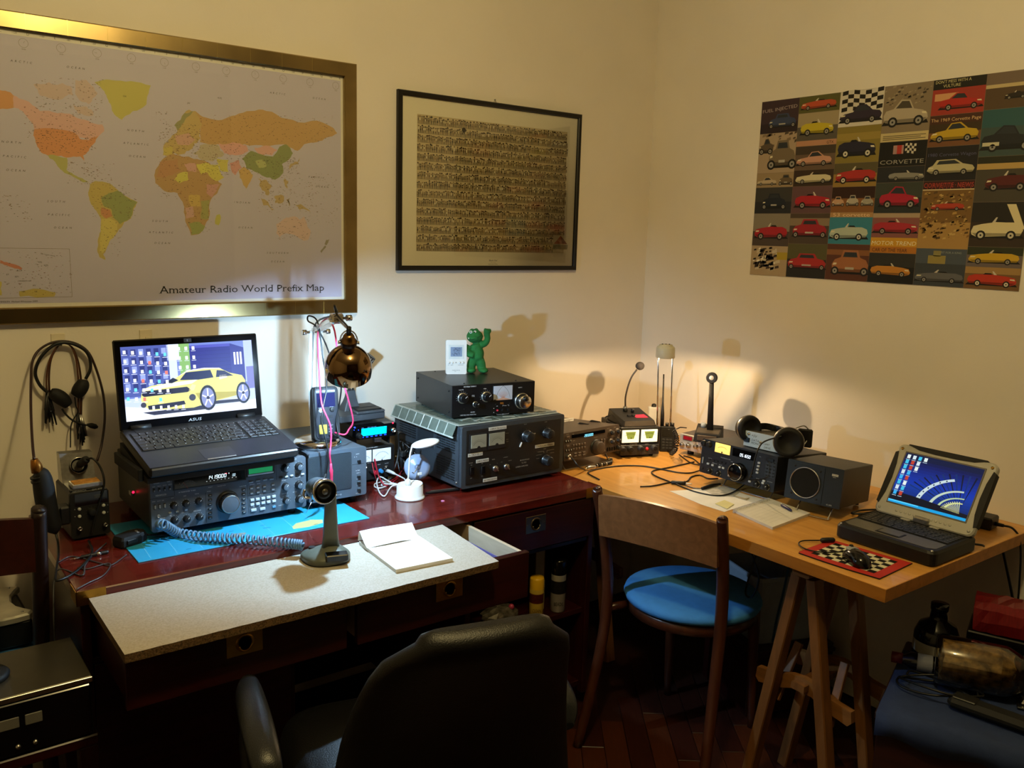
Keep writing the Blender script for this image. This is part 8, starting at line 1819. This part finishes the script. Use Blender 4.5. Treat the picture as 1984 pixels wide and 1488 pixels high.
# chest with a blue cloth and clutter: local x runs along its front, local y towards the wall
M_CHEST = wood('chest_wood', '#24100c', '#341811', .4, (1, 8, 8), 5)
CH = .447
t = thing('wooden_chest', 'dark wooden chest covered by a blue cloth beside the table', 'chest', (1.822, .962, 0), radians(-70))
chest = t
MB().box(.006, .60, .008, .44, .03, CH-.02, .004).build('chest_body', M_CHEST, t); MB().box(0, .606, 0, .446, CH-.02, CH, .004).build('chest_lid', M_CHEST, t); MB().box(.01, .596, .002, .008, .26, .275, .002).build('front_moulding', M_CHEST, t)
for x in (.035, .57):
    for y in (.035, .41): MB().box(x-.025, x+.025, y-.025, y+.025, 0, .032, .003).build('chest_foot', M_CHEST, t)
CM = chest.matrix_basis.copy()
def onchest(px, py, h): x, y = RLZ(px, py, chest, CH+h); return x, y
def cthing(name, label, cat, x, y, h, rz=0):
    o = thing(name, label, cat, (0, 0, 0)); o.matrix_basis = CM @ Matrix.Translation((x, y, CH+h)) @ Matrix.Rotation(radians(rz), 4, 'Z'); return o
rc2 = random.Random(8)
b = MB(CM); nx, ny = 16, 16; vs = []
for i in range(nx+1):
    for j in range(ny+1):
        x = .004+.585*j/ny; y = .03+.34*(i-3)/(nx-3); zz = CH+.0012+.002*(1+sin(9*i/nx+4*j/ny))
        if i == 0: y = -.006-.003*sin(j); zz = CH-.055+.010*sin(j*1.3)
        elif i == 1: y = -.0075; zz = CH-.02
        elif i == 2: y = -.003; zz = CH+.002
        vs.append((x, y, zz))
b.add(vs, [(i*(ny+1)+j, (i+1)*(ny+1)+j, (i+1)*(ny+1)+j+1, i*(ny+1)+j+1) for i in range(nx) for j in range(ny)], 0, True)
o = b.build('blue_cloth', mat('navy_cloth', '#26355c', .9, noise=.12, nscale=30, bump=.3, bscale=700)); so = o.modifiers.new('s', 'SOLIDIFY'); so.thickness = .0012; so.offset = 0
tag(o, 'dusty blue cloth draped over the wooden chest', 'cloth')
CL = .0075
x, y = onchest(1895, 1300, CL)
t = cthing('glass_jar', 'big glass jar lying on its side filled with amber odds and ends', 'jar', x, min(y+.03, .235), CL, 8)
jr = .062
Mx = Matrix.Translation((0, 0, jr+.0006)) @ Matrix.Rotation(radians(90), 4, 'Y')
b = MB(Mx); b.lathe([(0, -.09), (jr*.92, -.09), (jr, -.08), (jr, .06), (jr*.85, .085), (jr*.72, .095), (jr*.72, .11)], 36, cap=(0, 0)); b.build('jar_glass', thin_glass('jar_glass', (.95, .90, .75), 2.2), t)
b = MB(Mx); b.lathe([(0, -.085), (jr*.9, -.082), (jr*.93, .05), (jr*.75, .08), (0, .085)], 20, cap=(0, 0)); b.v = [(x_*rc2.uniform(.88, 1.0), y_*rc2.uniform(.9, 1), jr+(zz-jr)*rc2.uniform(.85, 1.0)) for x_, y_, zz in b.v]; b.sm = [False]*len(b.sm); b.build('contents', mat('amber_contents', '#2e1c0c', .5, noise=.8, nscale=55, col2='#8f7448'), t)
b = MB(Mx); b.lathe([(jr*.76, .098), (jr*.76, .118), (0, .119)], 28, cap=(1, 0)); b.build('jar_lid', M_STEEL, t)
x, y = onchest(1775, 1298, CL)
t = cthing('red_capped_bottle', 'small clear bottle with dark red cap lying on the blue cloth', 'bottle', x, y, CL, 8)
Mx = Matrix.Translation((0, 0, .0226)) @ Matrix.Rotation(radians(-90), 4, 'Y')
b = MB(Mx); b.lathe([(0, -.05), (.021, -.05), (.022, -.045), (.022, .015), (.012, .03), (.012, .036)], 22, cap=(0, 0)); b.build('bottle_glass', thin_glass('bottle_glass', (.75, .75, .75), 2), t); b = MB(Mx); b.lathe([(.014, .034), (.014, .06), (0, .061)], 18, cap=(1, 0)); b.build('cap', mat('dark_red_cap', '#5a1018', .4), t); b = MB(Mx); b.lathe([(.0223, -.035), (.0223, .0)], 22, cap=(0, 0)); b.build('label', mat('grey_paper_label', '#6a6a6c', .7), t)
x, y = onchest(1838, 1318, CL)
t = cthing('round_tin', 'round chrome rimmed tin with tan paper label on the blue cloth', 'tin', x, y, CL)
MB().lathe([(0, .0004), (.030, .0004), (.031, .004), (.031, .016), (.032, .018), (.032, .021), (.029, .022), (0, .022)], 30, cap=(0, 0)).build('tin_body', M_CHROME, t); MB().lathe([(.027, .0221), (.027, .0226), (0, .0227)], 28, cap=(0, 0)).build('paper_label', mat('tan_label', '#c09a58', .7), t)
x, y = onchest(1830, 1335, CL)
t = cthing('looped_cable', 'black cable coiled loosely on the blue cloth', 'cable', x-.01, y-.035, CL)
MB().tube([Vector((.085*cos(a)*(1+.15*sin(2.3*a)), .045*sin(a)*(1+.1*cos(1.7*a)), .006+.012*(1+sin(1.3*a)))) for a in [.75*k for k in range(22)]], .0028, 6, sub=4).build('cable_run', M_CABLE, t)
x, y = onchest(1930, 1385, CL)
t = cthing('black_handset', 'long black handset lying diagonally across the blue cloth', 'handset', x+.01, y-.03, CL, -10); MB().box(-.11, .10, -.024, .024, .0004, .028, .010).build('handset_body', M_BLKM, t); MB().box(-.10, -.05, -.018, .018, .027, .031, .003).build('ear_plate', M_BLK, t)
M_AMB = wood('amber_wood', '#5a2c12', '#6e3a18', .35, (1, 8, 8), 5)
x, y = onchest(1890, 1225, .09)
t = cthing('amber_box', 'varnished wooden box behind the glass jar on the chest', 'box', x-.01, .315, .0076); MB().box(0, .24, 0, .12, .0004, .075, .003).build('box_body', M_AMB, t); MB().box(-.003, .243, -.003, .123, .068, .084, .002).build('box_lid', M_AMB, t)
bx_ = x-.01
t = cthing('black_binder', 'glossy black binder lying on the varnished box', 'binder', bx_-.005, .308, .0076+.0845); MB().box(0, .26, 0, .13, .0004, .034, .003).build('binder_cover', M_BLKG, t); MB().box(.006, .262, .004, .126, .006, .028, .001).build('binder_pages', mat('dim_pages', '#8a8478', .8), t)
t = cthing('red_package', 'package wrapped in shiny red foil on top of the black binder', 'package', bx_+.005, .312, .0076+.1192, 3)
b = MB(); nn_ = 14; rg = []
for k in range(nn_+1):
    x_ = .24*k/nn_; rg.append([Vector((x_+rc2.uniform(-.002, .002), y_+rc2.uniform(-.002, .002), max(.0006, zz+rc2.uniform(-.003, .003)))) for y_, zz in ((0, .0006), (-.003, .03), (.004, .058), (.03, .068), (.07, .070), (.11, .066), (.122, .04), (.12, .0006))])
b.rings(rg, 0, False); b.build('wrapping', mat('red_foil', '#6e1218', .3, .35, noise=.2, nscale=40, stretch=(8, 1, 1)), t)
x, y = onchest(1975, 1345, CL)
t = cthing('metal_parts_tray', 'shallow tray of shiny metal parts beside the glass jar', 'tray', x+.045, min(y, .24), CL, 5); MB().box(-.05, .05, -.04, .04, .0004, .006, .002).build('tray_floor', M_BLK, t)
for k in range(7): MB().lathe([(.009, 0), (.009, .012), (.006, .014), (0, .014)], 10, cap=(0, 0)).build('metal_part', M_CHROME, t, (-.036+.024*(k % 4), -.02+.038*(k//4), .006), (rc2.uniform(-.4, .4), rc2.uniform(-.4, .4), 0))
x, y = onchest(1850, 1190, .05)
t = cthing('dark_flask', 'dark round flask with glossy shoulder behind the glass jar', 'flask', bx_-.075, .36, .0012)
MB().lathe([(0, .0006), (.05, .0006), (.055, .01), (.055, .075), (.045, .10), (.022, .115), (.02, .14), (.022, .142), (.022, .158), (0, .16)], 30, cap=(0, 0)).build('flask_body', M_BLKG, t)
MB().lathe([(.0556, .03), (.0556, .06)], 30, cap=(0, 0)).build('flask_label', mat('grey_label2', '#8a867c', .6), t)
